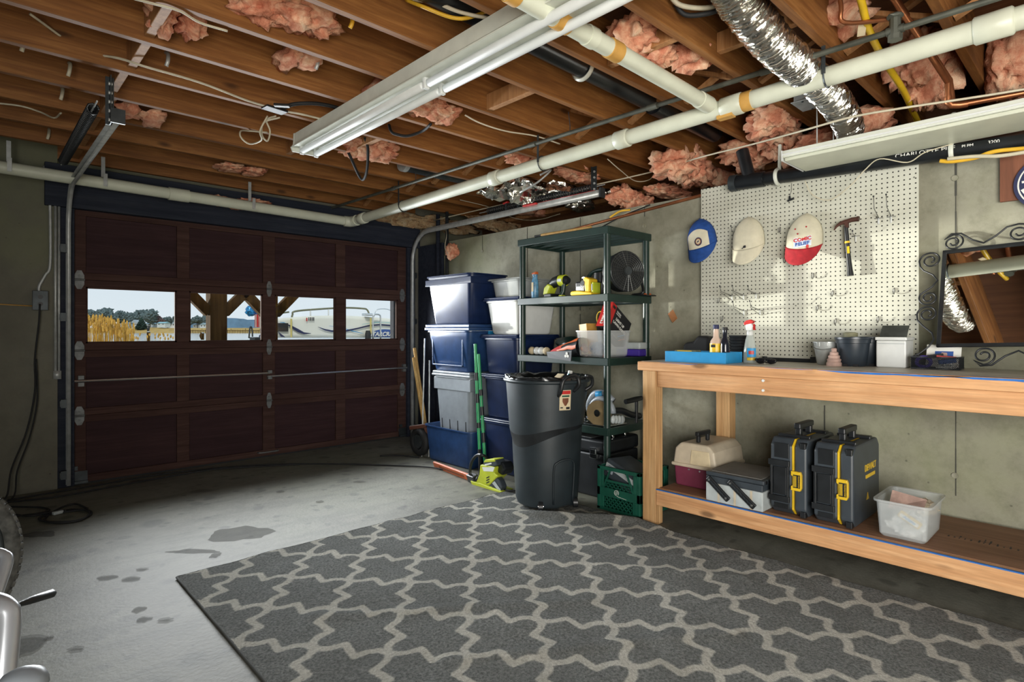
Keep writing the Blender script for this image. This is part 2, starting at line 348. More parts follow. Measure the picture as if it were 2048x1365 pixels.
struct('trim_3', MB().bb(3.465, 3.57, YF-.035, YF+.02, 0, 2.065), M['beam'], bevel=.004)
struct('trim_4', MB().bb(XR-.03, XR-.001, 4.86, YF-.05, 0, 2.07), M['beam'], bevel=.004)              # dark panel set over the wall in the corner
# ---- ceiling: subfloor, joists, blocking
ceil = struct('ceiling', MB().bb(XL, XR+.95, YB, YF+.25, ZC+.235, ZC+.26), M['subfloor'])
jm = MB().bb(XL, XR+.93, -.019, .019, 0, .235)
JY = [YF-.02-.403*k for k in range(21)]
j0 = build('joist', jm, M['joist'], ceil, bevel=.003); j0.location = (0, JY[0], ZC)
for k in range(1, 21): share(j0, ceil, 'joist', (0, JY[k]-JY[0], 0))
b0 = build('blocking', MB().bb(-.019, .019, .020, .383, .02, .215), M['block'], ceil, bevel=.003); b0.location = (.575, JY[1], ZC)
for k in range(2, 15): share(b0, ceil, 'blocking', (random.uniform(-.015, .015), JY[k]-JY[1], 0))
mb = MB().bar((0, .021, .03), (0, .382, .20), .04, .02).bar((.045, .021, .20), (.045, .382, .03), .04, .02)
x0 = build('bridging', mb, M['block'], ceil); x0.location = (2.90, JY[1], ZC)
for k in range(2, 20): share(x0, ceil, 'bridging', (random.uniform(-.02, .02), JY[k]-JY[1], 0))
b1 = build('blocking', MB().bb(-.019, .019, .020, .383, .01, .10), M['block'], ceil, bevel=.003); b1.location = (2.17, JY[8], ZC)
share(b1, ceil, 'blocking', (.06, JY[10]-JY[8], 0)); share(b1, ceil, 'blocking', (-.20, JY[5]-JY[8], .0))
share(b1, ceil, 'blocking', (-.5, JY[4]-JY[8], .0)); share(b1, ceil, 'blocking', (.35, JY[11]-JY[8], .02))
# ---- the sectional garage door
D1 = struct('door_1', loc=(2.0, YF, 0))
SEAMS = [0.012, .514, 1.002, 1.532, 2.062]
XS = [.562, .648, 1.255, 1.348, 1.948, 2.056, 2.654, 2.756, 3.366, 3.468]
for s in range(4):
    z0, z1 = SEAMS[s]+.0008, SEAMS[s+1]-.0008; r0 = z0+.053; r1 = z1-.05
    for z, zz in ((z0, r0), (r1, z1)): build('rail', MB().bb(XS[0], XS[-1], YF, YF+.042, z, zz), M['door'], D1, bevel=.003)
    for k in range(5): build('stile', MB().bb(XS[2*k], XS[2*k+1], YF+.0005, YF+.041, r0, r1), M['door'], D1, bevel=.003)
    for k in range(4):
        xa, xb = XS[2*k+1], XS[2*k+2]
        if s == 2:
            mb = MB()
            for q in ((xa, xa+.012, r0, r1), (xb-.012, xb, r0, r1), (xa, xb, r0, r0+.012), (xa, xb, r1-.012, r1)): mb.bb(q[0], q[1], YF+.012, YF+.034, q[2], q[3])
            wf = build('window_frame', mb, M['door'], D1); build('pane', MB().bb(xa+.004, xb-.004, YF+.022, YF+.026, r0+.004, r1-.004), M['glass'], wf)
        else: build('panel', MB().bb(xa-.004, xb+.004, YF+.020, YF+.030, r0-.004, r1+.004), M['doorpanel'], D1)
for z in SEAMS[1:4]: build('seam_backing', MB().bb(XS[0], XS[-1], YF+.0425, YF+.047, z-.02, z+.02), M['beam'], D1)  # unseen strips added outside to block light leaking through the seams
build('bottom_seal', MB().bb(XS[0], XS[-1], YF+.004, YF+.04, 0, .0125), M['blackrub'], D1)
def hinge(x, z, w=.06, h=.075, edge=False):
    w *= .8; h *= .85
    mb = MB()
    for sg in (1, -1):
        poly = [(-w/2, 0), (w/2, 0), (w/2, h*.45), (w*.22, h), (-w*.22, h), (-w/2, h*.45)]
        mb.prism([(a, sg*(q+.006)) for a, q in poly], (x, YF-.004, z), (1,0,0), (0,0,1), (0,.0035,0))
    mb.cyl((x-w*.55, YF-.008, z), (x+w*.55, YF-.008, z), .008, n=8)
    hg = build('hinge', mb, M['hinge'], D1)
    for sg in (1, -1):
        build('bolt', MB().cyl((x, YF-.009, z+sg*h*.5), (x, YF-.003, z+sg*h*.5), .008, n=6), M['hinge'], hg)
for s in (1, 2, 3):
    for x in (XS[0]+.045, (XS[4]+XS[5])/2, XS[-1]-.05): hinge(x, SEAMS[s], .075 if x < 1 or x > 3 else .055)
build('strut', MB().tube([(XS[0]-.005, YF-.02, .775), (2.0, YF-.02, .765)], .009), M['alu'], D1)
build('strut', MB().tube([(1.98, YF-.02, .735), (XS[-1], YF-.02, .75)], .009), M['alu'], D1)
for x, z in ((.615, .775), (2.0, .75), (3.43, .75)): build('strut_clip', MB().bb(x-.018, x+.018, YF-.032, YF, z-.04, z-.012).bb(x-.018, x+.018, YF-.032, YF, z+.012, z+.04), M['hinge'], D1)
for x in (XS[0]+.045, XS[-1]-.045):
    build('bottom_bracket', MB().bb(x-.05, x+.05, YF-.006, YF, .02, .10).bb(x-.045, x-.01, YF-.012, YF, .11, .14).bb(x-.05, x+.05, YF-.03, YF, .012, .03), M['darksteel'], D1)
build('lift_handle', MB().tube(curve([(1.90, YF, .05), (1.92, YF-.03, .05), (2.06, YF-.03, .05), (2.08, YF, .05)], 4), .007), M['hinge'], D1)
# ---- door tracks and springs
def track(xs, side, end_y, label, cover=None):
    T = thing('door_track', label, 'track', (xs, YF-.06, 0))
    R = .30; zt = 2.20; yv = YF-.062
    path = [(yv, .02), (yv, zt-R)]+[(yv-R+R*math.cos(math.radians(a)), zt-R+R*math.sin(math.radians(a))) for a in range(15, 90, 15)]+[(yv-R, zt), (end_y, zt)]
    # C-shaped channel: a swept strip with two lips
    prof = [(-.024, -.012), (-.024, .012), (.024, .012), (.024, -.012)]
    mb = MB(); N = len(path)
    for j in range(3):
        (a0, c0), (a1, c1) = prof[j], prof[j+1]
        vs = []
        for i, (y, z) in enumerate(path):
            p0 = Vector(path[max(i-1, 0)]); p1 = Vector(path[min(i+1, N-1)]); d = (p1-p0).normalized(); nn = Vector((-d.y, d.x))
            for (a, c) in ((a0, c0), (a1, c1)): vs.append((xs+side*c, y+nn.x*a, z+nn.y*a))
        mb.add(vs, [(2*i, 2*i+1, 2*i+3, 2*i+2) for i in range(N-1)])
    build('channel', mb, M['steel'], T, smooth=40, solid=.0025)
    for z in (.10, .62, 1.25, 1.75): build('wall_bracket', MB().bb(xs-side*.045, xs-side*.008, yv-.02, YF-.036, z-.03, z+.03).bb(xs-side*.05, xs-side*.046, yv-.02, yv+.02, z-.02, z+.02), M['darksteel'], T)
    hb = MB().bb(xs-side*.018-.002, xs-side*.018+.002, end_y+.06, end_y+.10, zt-.02, ZC+.02).bb(xs-side*.018-.018, xs-side*.018+.018, end_y+.098, end_y+.102, zt-.02, ZC+.02)
    h = build('hanger_angle', hb, M['darksteel'], T)
    for k in range(5): build('bolt', MB().cyl((xs-side*.018-.008, end_y+.08, zt+.0+.045*k), (xs-side*.018+.008, end_y+.08, zt+.045*k), .009, n=8), M['steel'], h)
    build('end_stop', MB().bb(xs-.03, xs+.03, end_y-.012, end_y, zt-.035, zt+.035), M['darksteel'], T)
    return T
track(.535, 1, 3.38, 'galvanised track left of the garage door, curving up under the joists')
track(3.505, -1, 2.72, 'galvanised track over the green shelf rack, curving down into the corner')
def spring(x, y0, y1, z, label):
    o = thing('extension_spring', label, 'spring', (x, (y0+y1)/2, z))
    n = 46; pts = []
    for i in range(n*8+1):
        a = i*2*PI/8; pts.append((x+.024*math.cos(a), y0+(y1-y0)*i/(n*8), z+.024*math.sin(a)))
    build('coil', MB().tube(pts, .0062, 5), M['black'], o, smooth=True)
    build('safety_rod', MB().tube([(x, y0-.12, z), (x, y1+.12, z)], .004, 6), M['steel'], o)
    return o
spring(.455, 3.52, 4.75, 2.26, 'black extension spring beside the left-hand door track')
spring(3.56, 2.85, 4.1, 2.275, 'black extension spring above the track near the right wall')
# conduit and outlet on the front wall, left of the door
xw = .405; yw = YF-.055
solo('conduit', 'thin grey conduit running down the wall to the outlet box left of the door', 'conduit', MB().tube(curve([(.40, yw, 2.33), (.425, yw, 2.22), (.432, yw, 2.0), (.432, yw, 1.63), (.405, yw, 1.55), (.372, yw, 1.47), (.370, yw, 1.42)], 5), .0095), M['steel'], (.43, yw, 1.42), smooth=True)
solo('conduit', 'straight grey conduit pair beside the left door track, stopping at waist height', 'conduit', MB().tube([(.462, yw, 2.06), (.462, yw, .86)], .009).tube([(.483, yw+.004, 2.06), (.483, yw+.004, .80)], .008).bb(.45, .495, yw-.012, yw+.02, .80, .86), M['steel'], (.47, yw, .8), smooth=True)
ob = thing('outlet_box', 'grey metal outlet box on the wall left of the garage door', 'outlet', (.372, yw, 1.32))
build('box', MB().bb(.335, .415, yw-.03, yw+.015, 1.30, 1.43), M['darksteel'], ob, bevel=.005)
build('cover_plate', MB().bb(.331, .419, yw-.035, yw-.03, 1.296, 1.434), M['darksteel'], ob, bevel=.003)
for z in (1.34, 1.39): build('socket', MB().cyl((.375, yw-.037, z), (.375, yw-.033, z), .015, n=12), M['black'], ob)
solo('cord', 'black cord hanging from the outlet box down to the floor by the left wall', 'cord', MB().tube(curve([(.372, yw-.04, 1.34), (.366, yw-.04, 1.2), (.345, yw-.03, .95), (.345, yw-.03, .72), (.30, yw-.05, .45), (.22, yw-.06, .2), (.19, yw-.1, .02), (.10, yw-.2, .008)], 6), .0055), M['blackrub'], (.3, yw, 0), smooth=True)
solo('cord', 'second black cord looping lower beside the hanging cord at the left wall', 'cord', MB().tube(curve([(.352, yw-.03, .95), (.358, yw-.03, .78), (.355, yw-.03, .62), (.315, yw-.04, .40), (.25, yw-.05, .18), (.22, yw-.12, .01), (.05, yw-.25, .008)], 6), .005), M['blackrub'], (.3, yw-.02, 0), smooth=True)
solo('cable', 'thin tan cable running level along the wall at the far left edge', 'cable', MB().tube([(-.4, yw, 1.335), (.1, yw+.008, 1.335), (.335, yw, 1.325)], .004), M['tan'], (.1, yw, 1.33), smooth=True)
for i, (px, xx) in enumerate(((876, 3.555), (894, 3.545))):
    y = YX(px, xx)
    solo('conduit', ['dark vertical pipe in the corner behind the stacked bins, nearer the door', 'bluish vertical pipe in the corner behind the stacked bins, nearer the shelf rack'][i], 'pipe', MB().tube([(xx, y, 0), (xx, y, 2.36)], .022 if i == 0 else .018, 12).bb(xx-.004, XR-.03, y-.012, y+.012, 1.2, 1.215), M['beam'] if i == 0 else M['darksteel'], (xx, y, 0), smooth=True)
# old oil and water stains soaked into the concrete
mst = plain('oil_stain', (.060, .058, .050), .8, 0, .3, 18, alpha=.40, spec=.2)
rs_ = random.Random(9)
for i_, (px, py, w, h_) in enumerate(((480, 1068, .30, .13), (78, 1070, .16, .06), (385, 1104, .22, .035), (430, 1112, .05, .04), (278, 1220, .045, .035), (288, 1240, .05, .03), (98, 1278, .03, .02), (215, 1157, .07, .035), (262, 1160, .08, .03), (285, 1140, .05, .02), (150, 1300, .05, .02), (330, 1242, .05, .02), (640, 1005, .05, .03), (560, 985, .06, .03), (720, 965, .08, .03), (30, 1300, .16, .10))):
    w *= .55; h_ *= .55
    q = P(px, py, Z=0); n = 22; pts = []
    for k in range(n):
        a_ = 2*PI*k/n; r_ = 1+.45*noise.noise((math.cos(a_)*1.6+px, math.sin(a_)*1.6, py*.1))
        d1 = Vector((RT[0], RT[1], 0))*w*r_*math.cos(a_)+Vector((FW[0], FW[1], 0))*h_*1.6*r_*math.sin(a_); pts.append(Vector((q.x, q.y, .0008+.0003*i_))+d1)
    build('stain', MB().add(pts, [tuple(range(n))]), mst, FLOOR)
# ================================================================ RUG with its printed trellis
def seg_d(p, a, b):
    ab = (b[0]-a[0], b[1]-a[1]); t = max(0, min(1, ((p[0]-a[0])*ab[0]+(p[1]-a[1])*ab[1])/(ab[0]**2+ab[1]**2)))
    return math.hypot(p[0]-a[0]-t*ab[0], p[1]-a[1]-t*ab[1])
DX, DY = .183, .2115
EDGE = [(0, 0), (.018, -.028), (.045, -.045), (.096, -.057), (.084, -.145), (.135, -.153), (.164, -.170), (.183, -.2115)]
SEG = []
for sgn in (1, -1):
    pts = [(sgn*a, b) for a, b in EDGE]
    for i in range(len(pts)-1): SEG.append((pts[i], pts[i+1]))
ALL = []
for i in (-1, 0, 1, 2):
    for j in (-1, 0, 1, 2):
        if (i+j) % 2 == 0:
            for a, b in SEG: ALL.append(((a[0]+i*DX, a[1]-j*DY), (b[0]+i*DX, b[1]-j*DY)))
TAB = {}; NT = 48
for iy in range(2*NT+1):                       # one 2x2 tile of distances
    for ix in range(2*NT+1):
        p = (ix*DX/NT-DX/1.0*0, -iy*DY/NT)
        TAB[ix, iy] = min(seg_d(p, (a[0]-0*DX, a[1]), b) for a, b in ALL if abs(a[0]-p[0]) < .25 and abs(a[1]-p[1]) < .25)
def trellis(x, y):
    fx = ((x-1.634)/DX) % 2; fy = (-(y-1.994)/DY) % 2
    gx = fx*NT; gy = fy*NT; ix = min(int(gx), 2*NT-1); iy = min(int(gy), 2*NT-1); u = gx-ix; w = gy-iy
    return (TAB[ix, iy]*(1-u)+TAB[ix+1, iy]*u)*(1-w)+(TAB[ix, iy+1]*(1-u)+TAB[ix+1, iy+1]*u)*w
RX0, RX1, RY0, RY1 = .705, 2.905, -.10, 3.005
def rug_h(x, y):
    h = .012+.006*noise.noise((x*3, y*3, 1))+.0045*noise.noise((x*9, y*9, 5))
    h += .030*math.exp(-((x-2.55-.28*(y-2.5)**2*0)/.07)**2)*math.exp(-((y-2.32)/.33)**2)*(1 if y < 2.9 else .3)*0
    d = (x-2.86+.62*(2.02-y)*0); r = (x-(2.90-.72*max(0, y-1.98)))/.055      # the fold between can and bench
    h += .034*math.exp(-r*r)*max(0, min(1, (y-1.75)/.3))*max(0, min(1, (2.75-y)/.3))
    for (ax, ay, bx, by, amp) in ((1.0, 2.2, 1.9, 1.55, .006), (1.35, 2.9, 1.55, 1.7, .005), (1.9, 2.2, 2.6, 1.2, .005), (1.2, 1.6, 2.1, 1.0, .006)):
        dd = seg_d((x, y), (ax, ay), (bx, by)); h += 1.6*amp*math.exp(-(dd/.035)**2)
    e = min(x-RX0, RX1-x, y-RY0, RY1-y)
    if RY1-y < .05: h += .010*max(0, noise.noise((x*4, 7, 0)))*(1-(RY1-y)/.05)
    return h
NU, NV = 196, 276
mb = MB(); dist = []
for j in range(NV+1):
    for i in range(NU+1):
        x = RX0+(RX1-RX0)*i/NU; y = RY0+(RY1-RY0)*j/NV
        ex = .004*noise.noise((y*6, 3, 0)) if i in (0, NU) else 0
        mb.v.append((x+ex, y, rug_h(x, y)+random.uniform(-.0012, .0012))); dist.append(trellis(x, y))
mb.f = [(j*(NU+1)+i, j*(NU+1)+i+1, (j+1)*(NU+1)+i+1, (j+1)*(NU+1)+i) for j in range(NV) for i in range(NU)]; mb.m = [0]*len(mb.f)
m, nt, b = newmat('rug_pile'); at = nt.nodes.new('ShaderNodeAttribute'); at.attribute_name = 'line'
v = coords(nt, rnd=False); f = nz(nt, v, 95, 4, .75); fb = nz(nt, v, 3, 6, .65); fw = nz(nt, v, 60, 2, .6)
ad = nt.nodes.new('ShaderNodeMath'); ad.operation = 'MULTIPLY_ADD'; nt.links.new(fw, ad.inputs[0]); ad.inputs[1].default_value = .008; nt.links.new(at.outputs['Fac'], ad.inputs[2])
g = mix(nt, ramp(nt, f, [(.35, 0), (.65, 1)]), (.105, .112, .108), (.30, .31, .295)); g = mix(nt, ramp(nt, fb, [(.35, .35), (.6, 0)]), g, (.10, .102, .095))
w = mix(nt, ramp(nt, f, [(.3, 0), (.7, 1)]), (.38, .37, .32), (.72, .70, .63)); w = mix(nt, ramp(nt, fb, [(.3, .4), (.55, 0)]), w, (.25, .24, .19))
nt.links.new(mix(nt, ramp(nt, ad.outputs[0], [(.0165, 1), (.0215, 0)]), g, w), b.inputs['Base Color']); b.inputs['Roughness'].default_value = 1; b.inputs['Specular IOR Level'].default_value = .1
bump(nt, b, f, 1.0, .02); M['rug'] = m
R_ = thing('area_rug', 'large grey rug with a cream trellis pattern on the concrete floor', 'rug', ((RX0+RX1)/2, (RY0+RY1)/2, 0))
pile = build('pile', mb, M['rug'], R_, smooth=True); a = pile.data.attributes.new('line', 'FLOAT', 'POINT'); a.data.foreach_set('value', dist)
e = MB(); pp = []
for k in range(60): pp.append((RX0-.001, RY0+(RY1-RY0)*k/59, rug_h(RX0, RY0+(RY1-RY0)*k/59)-.004))
e.tube(pp, .0055, 6)
pp = [(RX1+.001, RY0+(RY1-RY0)*k/79, rug_h(RX1, RY0+(RY1-RY0)*k/79)-.004) for k in range(80)]; e.tube(pp, .005, 6)
pp = [(RX0+(RX1-RX0)*k/59, RY1+.001, rug_h(RX0+(RX1-RX0)*k/59, RY1)-.004) for k in range(60)]; e.tube(pp, .005, 6)
build('bound_edge', e, plain('rug_binding', (.045, .045, .04), .9), R_, smooth=True)
struct('trim_5', MB().bb(XR+.90, XR+.95, YB, YF+.25, 2.076, ZC+.234), M['subfloor'])                   # rim board on the wall top
struct('trim_6', MB().bb(XR+.74, XR+.88, YB, YF-.05, ZC-.04, ZC-.001), M['block'])                    # sill plate
# ================================================================ LIGHT FITTINGS
L = thing('fluorescent_light', 'long white twin-tube strip light under the joists, unlit', 'ceiling light', (1.58, 2.3, 2.27))
fx0, fx1, fy0, fy1 = 1.485, 1.675, .80, 3.60
mb = MB()
poly = [(-.075, .115), (.075, .115), (.078, .045), (.094, .030), (.094, .024), (.02, .030), (0, .022), (-.02, .030), (-.094, .024), (-.094, .030), (-.078, .045)]
mb.prism(poly, (1.58, fy0, 2.285), (1,0,0), (0,0,1), (0, fy1-fy0, 0))
build('reflector', mb, M['white'], L)
for y in (fy0-.012, fy1): build('end_cap', MB().prism([(-.085, .0), (.085, 0), (.096, .026), (.08, .048), (.077, .117), (-.077, .117), (-.08, .048), (-.096, .026)], (1.58, y, 2.285), (1,0,0), (0,0,1), (0, .012, 0)), M['white'], L)
for dx in (-.046, .046):
    for ya, yb in ((fy0+.05, (fy0+fy1)/2-.02), ((fy0+fy1)/2+.02, fy1-.05)):
        build('tube', MB().tube([(1.58+dx, ya, 2.284), (1.58+dx, ya+.006, 2.284), (1.58+dx, yb-.006, 2.284), (1.58+dx, yb, 2.284)], [.013, .019, .019, .013], 16), M['whitep'], L, smooth=60)
for y in (fy0+.05, (fy0+fy1)/2, fy1-.05):
    for dx in (-.046, .046): build('lamp_holder', MB().bb(1.58+dx-.014, 1.58+dx+.014, y-.010, y+.010, 2.262, 2.315), M['whitep'], L, bevel=.004)
L2 = thing('fluorescent_light', 'shallow white box light hanging in front of the pegboard top', 'ceiling light', (3.37, .45, 2.07))
zb = 2.068
build('housing', MB().bb(3.205, 3.525, -.55, 1.262, zb+.018, zb+.056), M['white'], L2, bevel=.003)
build('diffuser', MB().bb(3.212, 3.518, -.54, 1.255, zb, zb+.0175), M['pvc'], L2, bevel=.004)
build('trim_edge', MB().bb(3.200, 3.206, -.55, 1.262, zb+.028, zb+.036).bb(3.2, 3.53, 1.262, 1.267, zb+.0, zb+.056), M['whitep'], L2)
for y in (1.1, -.2):
    for x in (3.24, 3.49): build('hanging_rod', MB().tube([(x, y, zb+.05), (x, y, ZC+.02)], .003, 6), M['steel'], L2)
# ================================================================ PIPES
xw = 2.80
p0 = Vector((2.675, 5.0, 2.195)); p1 = Vector((2.80, -.2, 2.30))
T = thing('drain_pipe', 'long white drain pipe hanging under the joists across the whole garage', 'pipe', (2.75, 2.4, 2.24))
def lerp(a, b, t): return Vector(a)*(1-t)+Vector(b)*t
def pz(y): return lerp(p0, p1, (p0.y-y)/(p0.y-p1.y))
build('run', MB().cyl(p0, p1, .043, n=20), M['pvc'], T, smooth=50)
for y, l in ((4.86, .10), (3.05, .09), (1.98, .09), (1.33, .11), (.33, .12)): build('coupling', MB().tube([pz(y+l/2), pz(y+l/2-.006), pz(y-l/2+.006), pz(y-l/2)], [.045, .0515, .0515, .045], 20), M['pvc'], T, smooth=50)
build('elbow', MB().tube([p0+Vector((.0, -.04, 0)), p0+Vector((-.004, .015, -.003)), p0+Vector((-.03, .05, -.006)), p0+Vector((-.08, .06, -.006))], .05, 20), M['pvc'], T, smooth=60)
for y in (4.2, 2.6, .9):
    q = pz(y); build('strap', MB().tube([q+Vector((.047*math.cos(a), 0, .047*math.sin(a))) for a in [k*PI/8 for k in range(17)]], .004, 5, closed=False).bb(q.x-.048, q.x-.044, q.y-.008, q.y+.008, q.z, ZC+.02), M['darksteel'], T)
g0 = p0+Vector((-.05, .06, -.004)); g1 = Vector((-2.2, 5.06, 2.26))
T = thing('drain_pipe', 'grey-green gutter pipe running above the garage door to the left wall', 'pipe', (.5, 5.06, 2.22))
build('run', MB().cyl(g0, g1, .042, n=20), M['pvc'], T, smooth=50)
for x in (1.2, -.1):
    q = lerp(g0, g1, (g0.x-x)/(g0.x-g1.x)); build('coupling', MB().cyl(q-Vector((.07, 0, 0)), q+Vector((.07, 0, 0)), .0495, n=20), M['pvc'], T, smooth=50)
for x in (1.75, .72, .2):
    q = lerp(g0, g1, (g0.x-x)/(g0.x-g1.x)); build('strap', MB().bb(q.x-.012, q.x+.012, q.y-.052, q.y-.048, q.z-.03, q.z+.06).bb(q.x-.012, q.x+.012, q.y+.048, q.y+.052, q.z-.03, ZC+.02), M['steel'], T)
# branch pipe patched with tan tape
q0 = pz(1.43)+Vector((-.03, 0, .02)); q1 = Vector((-.6, 1.46, 2.36))
T = thing('branch_pipe', 'white branch pipe wrapped in tan tape, joining the long drain pipe', 'pipe', (1.6, 1.45, 2.30))
build('run', MB().cyl(q0, q1, .036, n=18), M['pvc'], T, smooth=50)
for t, l, mm in ((.02, .10, 'pvc'), (.24, .07, 'tan'), (.285, .05, 'pvc'), (.335, .075, 'tan'), (.41, .05, 'tan'), (.47, .09, 'white'), (.52, .06, 'tan'), (.60, .08, 'white'), (.66, .05, 'tan')):
    a = lerp(q0, q1, t); d = (q1-q0).normalized(); build('tape_wrap', MB().tube([a-d*l/2, a-d*l*.48, a+d*l*.48, a+d*l/2], [.0365, .041, .0405, .0365], 18), M[mm], T, smooth=40, label='band of '+('tan tape' if mm == 'tan' else 'white wrap'))
w_ = pz(1.30); d = (p1-p0).normalized()
build('tape_wrap', MB().tube([w_-d*.07, w_+d*.07], .0475, 18).bb(w_.x-.03, w_.x+.012, w_.y+.02, w_.y+.10, w_.z-.058, w_.z-.040), M['tan'], T, smooth=40, label='loose tan tape round the joint')
# thin iron pipe below joists
i0 = Vector((2.575, 5.28, 2.345)); i1 = Vector((2.70, -.3, 2.345))
T = thing('iron_pipe', 'thin dark iron pipe running beside the long white drain pipe', 'pipe', (2.62, 2.5, 2.345))
build('run', MB().cyl(i0, i1, .0125, n=10), M['iron'], T, smooth=60)
for y in (4.2, 2.6, 1.72, 1.12, .62):
    q = lerp(i0, i1, (i0.y-y)/(i0.y-i1.y)); build('coupling', MB().cyl(q+Vector((0, .03, 0)), q-Vector((0, .03, 0)), .017, n=10), M['iron'], T, smooth=60)
for y in (3.9, 2.3):
    q = lerp(i0, i1, (i0.y-y)/(i0.y-i1.y)); build('hanger_wire', MB().tube([q+Vector((.013, 0, -.01)), q+Vector((.015, 0, .05)), q+Vector((.0, 0, .13))], .0025, 5), M['darksteel'], T)
qv = lerp(i0, i1, (5.28-.62)/5.58)
build('valve', MB().cyl(qv+Vector((0,0,-.03)), qv+Vector((0,0,.05)), .02, n=10).blob(qv+Vector((0,0,.055)), (.03,.03,.014), 3, .2, 2).cyl(qv+Vector((0,0,-.04)), qv+Vector((0,0,-.02)), .026, n=8), M['iron'], T)
# big black waste pipes in the joist bays
T = thing('waste_pipe', 'thick black waste pipe lying between two joists with a white strap', 'pipe', (2.6, 2.05, 2.50))
yb_ = (JY[8]+JY[9])/2
build('run', MB().cyl((1.3, yb_, 2.52), (3.7, yb_, 2.49), .055, n=20), M['abs'], T, smooth=50)
build('coupling', MB().cyl((2.95, yb_, 2.5), (3.12, yb_, 2.5), .066, n=20), M['abs'], T, smooth=50)
build('strap', MB().tube([(2.30, yb_+.062*math.cos(a), 2.507+.062*math.sin(a)) for a in [PI*.95+k*PI*1.1/14 for k in range(15)]], .012, 6), M['white'], T, smooth=60, label='white plastic strap under the pipe')
T = thing('waste_pipe', 'short shiny grey duct between the joists behind the strip light end', 'duct', (2.9, 3.72, 2.5))
yg = (JY[3]+JY[4])/2-.005
build('run', MB().cyl((2.52, yg, 2.49), (3.6, yg, 2.49), .070, n=24), M['darksteel'], T, smooth=50)
build('end_collar', MB().tube([(2.50, yg, 2.49), (2.54, yg, 2.49)], [.076, .076], 24), M['steel'], T, smooth=50)
bp0 = Vector((3.545, 1.78, 2.115)); bp1 = Vector((3.545, -.6, 2.025))
bp0 = P(1466, 367, X=3.545); bp1v = P(2048, 283, X=3.545); bp1 = bp1v+(bp1v-bp0)*.6
T = thing('waste_pipe', 'black waste pipe with white lettering along the top of the pegboard', 'pipe', lerp(bp0, bp1, .5))
build('run', MB().cyl(bp0, bp1, .040, n=20), M['abs'], T, smooth=50)
d = (bp1-bp0).normalized()
build('cleanout_cap', MB().tube([bp0-d*.015, bp0-d*.012, bp0+d*.03, bp0+d*.032], [.036, .052, .052, .045], 20), M['darksteel'], T, smooth=50)
build('fitting', MB().tube([bp0+d*.03, bp0+d*.032, bp0+d*.20, bp0+d*.202], [.045, .048, .048, .041], 20).cyl(bp0+d*.11, bp0+d*.11+Vector((.0, .05, .20)), .038, n=16), M['abs'], T, smooth=50)
for t, w in ((.163, .30), ): pass
def onpipe(px):
    q = P(px, 300, X=3.545); t = (bp0.y-q.y)/(bp0.y-bp1.y); return lerp(bp0, bp1, t)
for px, s_, z_ in ((1852, 'CHARLOTTE PIPE', .026), (1990, '3200', .022), (1938, 'PLPM', .020)):
    q = onpipe(px); off = Vector((-.0395, 0, .0085))
    text(s_, z_, M['whiteink'], T, q+off, d, (-.2, 0, 1), sx=1.25 if len(s_) > 6 else 1.0)
for px in (1556, 1905):
    q = onpipe(px); build('strap', MB().tube([q+Vector((.044*math.cos(a), 0, .044*math.sin(a))) for a in [PI*.35+k*PI*1.25/14 for k in range(15)]], .011, 6).tube([q+Vector((.02, 0, .04)), q+Vector((.03, 0, .2))], .010, 6), M['white'], T, smooth=60, label='white plastic pipe strap')
# copper pipes
zc = 2.19
T = thing('copper_pipes', 'pair of copper pipes dropping from the joists to an elbow above the box light', 'pipe', (3.0, .56, 2.3))
a = P(1790, 0, Z=2.50); b_ = P(1896, 165, Z=2.285); c_ = P(1896, 208, X=b_.x)
c_ = Vector((b_.x, b_.y, 2.175)); dd = Vector((c_.x+.03, c_.y-.03, 2.165)); e_ = Vector((3.36, -.3, 2.16))
build('run', MB().tube([a-(b_-a)*.6, lerp(a, b_, .9), b_], .0125, 12).tube([b_, c_+Vector((0,0,.03)), c_+Vector((.004,-.012,.006)), c_+Vector((.015,-.04,0)), e_], .0125, 12), M['copper'], T, smooth=60)
build('run', MB().tube([a-(b_-a)*.6+Vector((.045,.0,.0)), b_+Vector((.04,0,.02)), b_+Vector((.10, 0, -.06))], .0125, 12), M['copper'], T, smooth=60)
build('elbow', MB().tube([c_+Vector((0,0,.045)), c_+Vector((.0,0,.02)), c_+Vector((.006,-.014,.004)), c_+Vector((.015,-.04,0)), c_+Vector((.02,-.07,-.001))], .016, 12), M['copper'], T, smooth=60)
a = P(1200, 445, X=3.60); b_ = P(1460, 376, X=3.60)
solo('copper_pipe', 'thin copper pipe along the top of the concrete wall above the shelf rack', 'pipe', MB().tube([a+(a-b_)*.8, a, b_, b_+(b_-a)*.2], .011, 10), M['copper'], a, smooth=60)
a = P(1690, 0, Z=2.50); b_ = P(1697, 50, Z=2.42)
solo('copper_pipe', 'short bent copper pipe above the yellow gas line', 'pipe', MB().tube(curve([P(1670, -60, Z=2.56), P(1682, 10, Z=2.50), P(1690, 45, Z=2.44), qv+Vector((.01,0,.05))], 5), .009, 8), M['copper'], a, smooth=60)
# yellow gas line
pts = [P(1705, -60, Z=2.52), P(1722, 0, Z=2.46), P(1738, 60, Z=2.42), P(1768, 120, Z=2.36), P(1806, 180, Z=2.33), P(1830, 232, Z=2.31), P(1850, 270, Z=2.32)]
solo('gas_line', 'bright yellow flexible gas line hanging down through the joists', 'gas line', MB().tube(curve(pts, 5), .0145, 10), M['yellow'], pts[3], smooth=60)
solo('tag', 'small pale tag wired around the yellow gas line', 'tag', MB().bar(P(1727, 45, Z=2.43)+Vector((-.01,0,.0)), P(1722, 72, Z=2.40), .03, .003), M['cream'], P(1725, 58, Z=2.41))
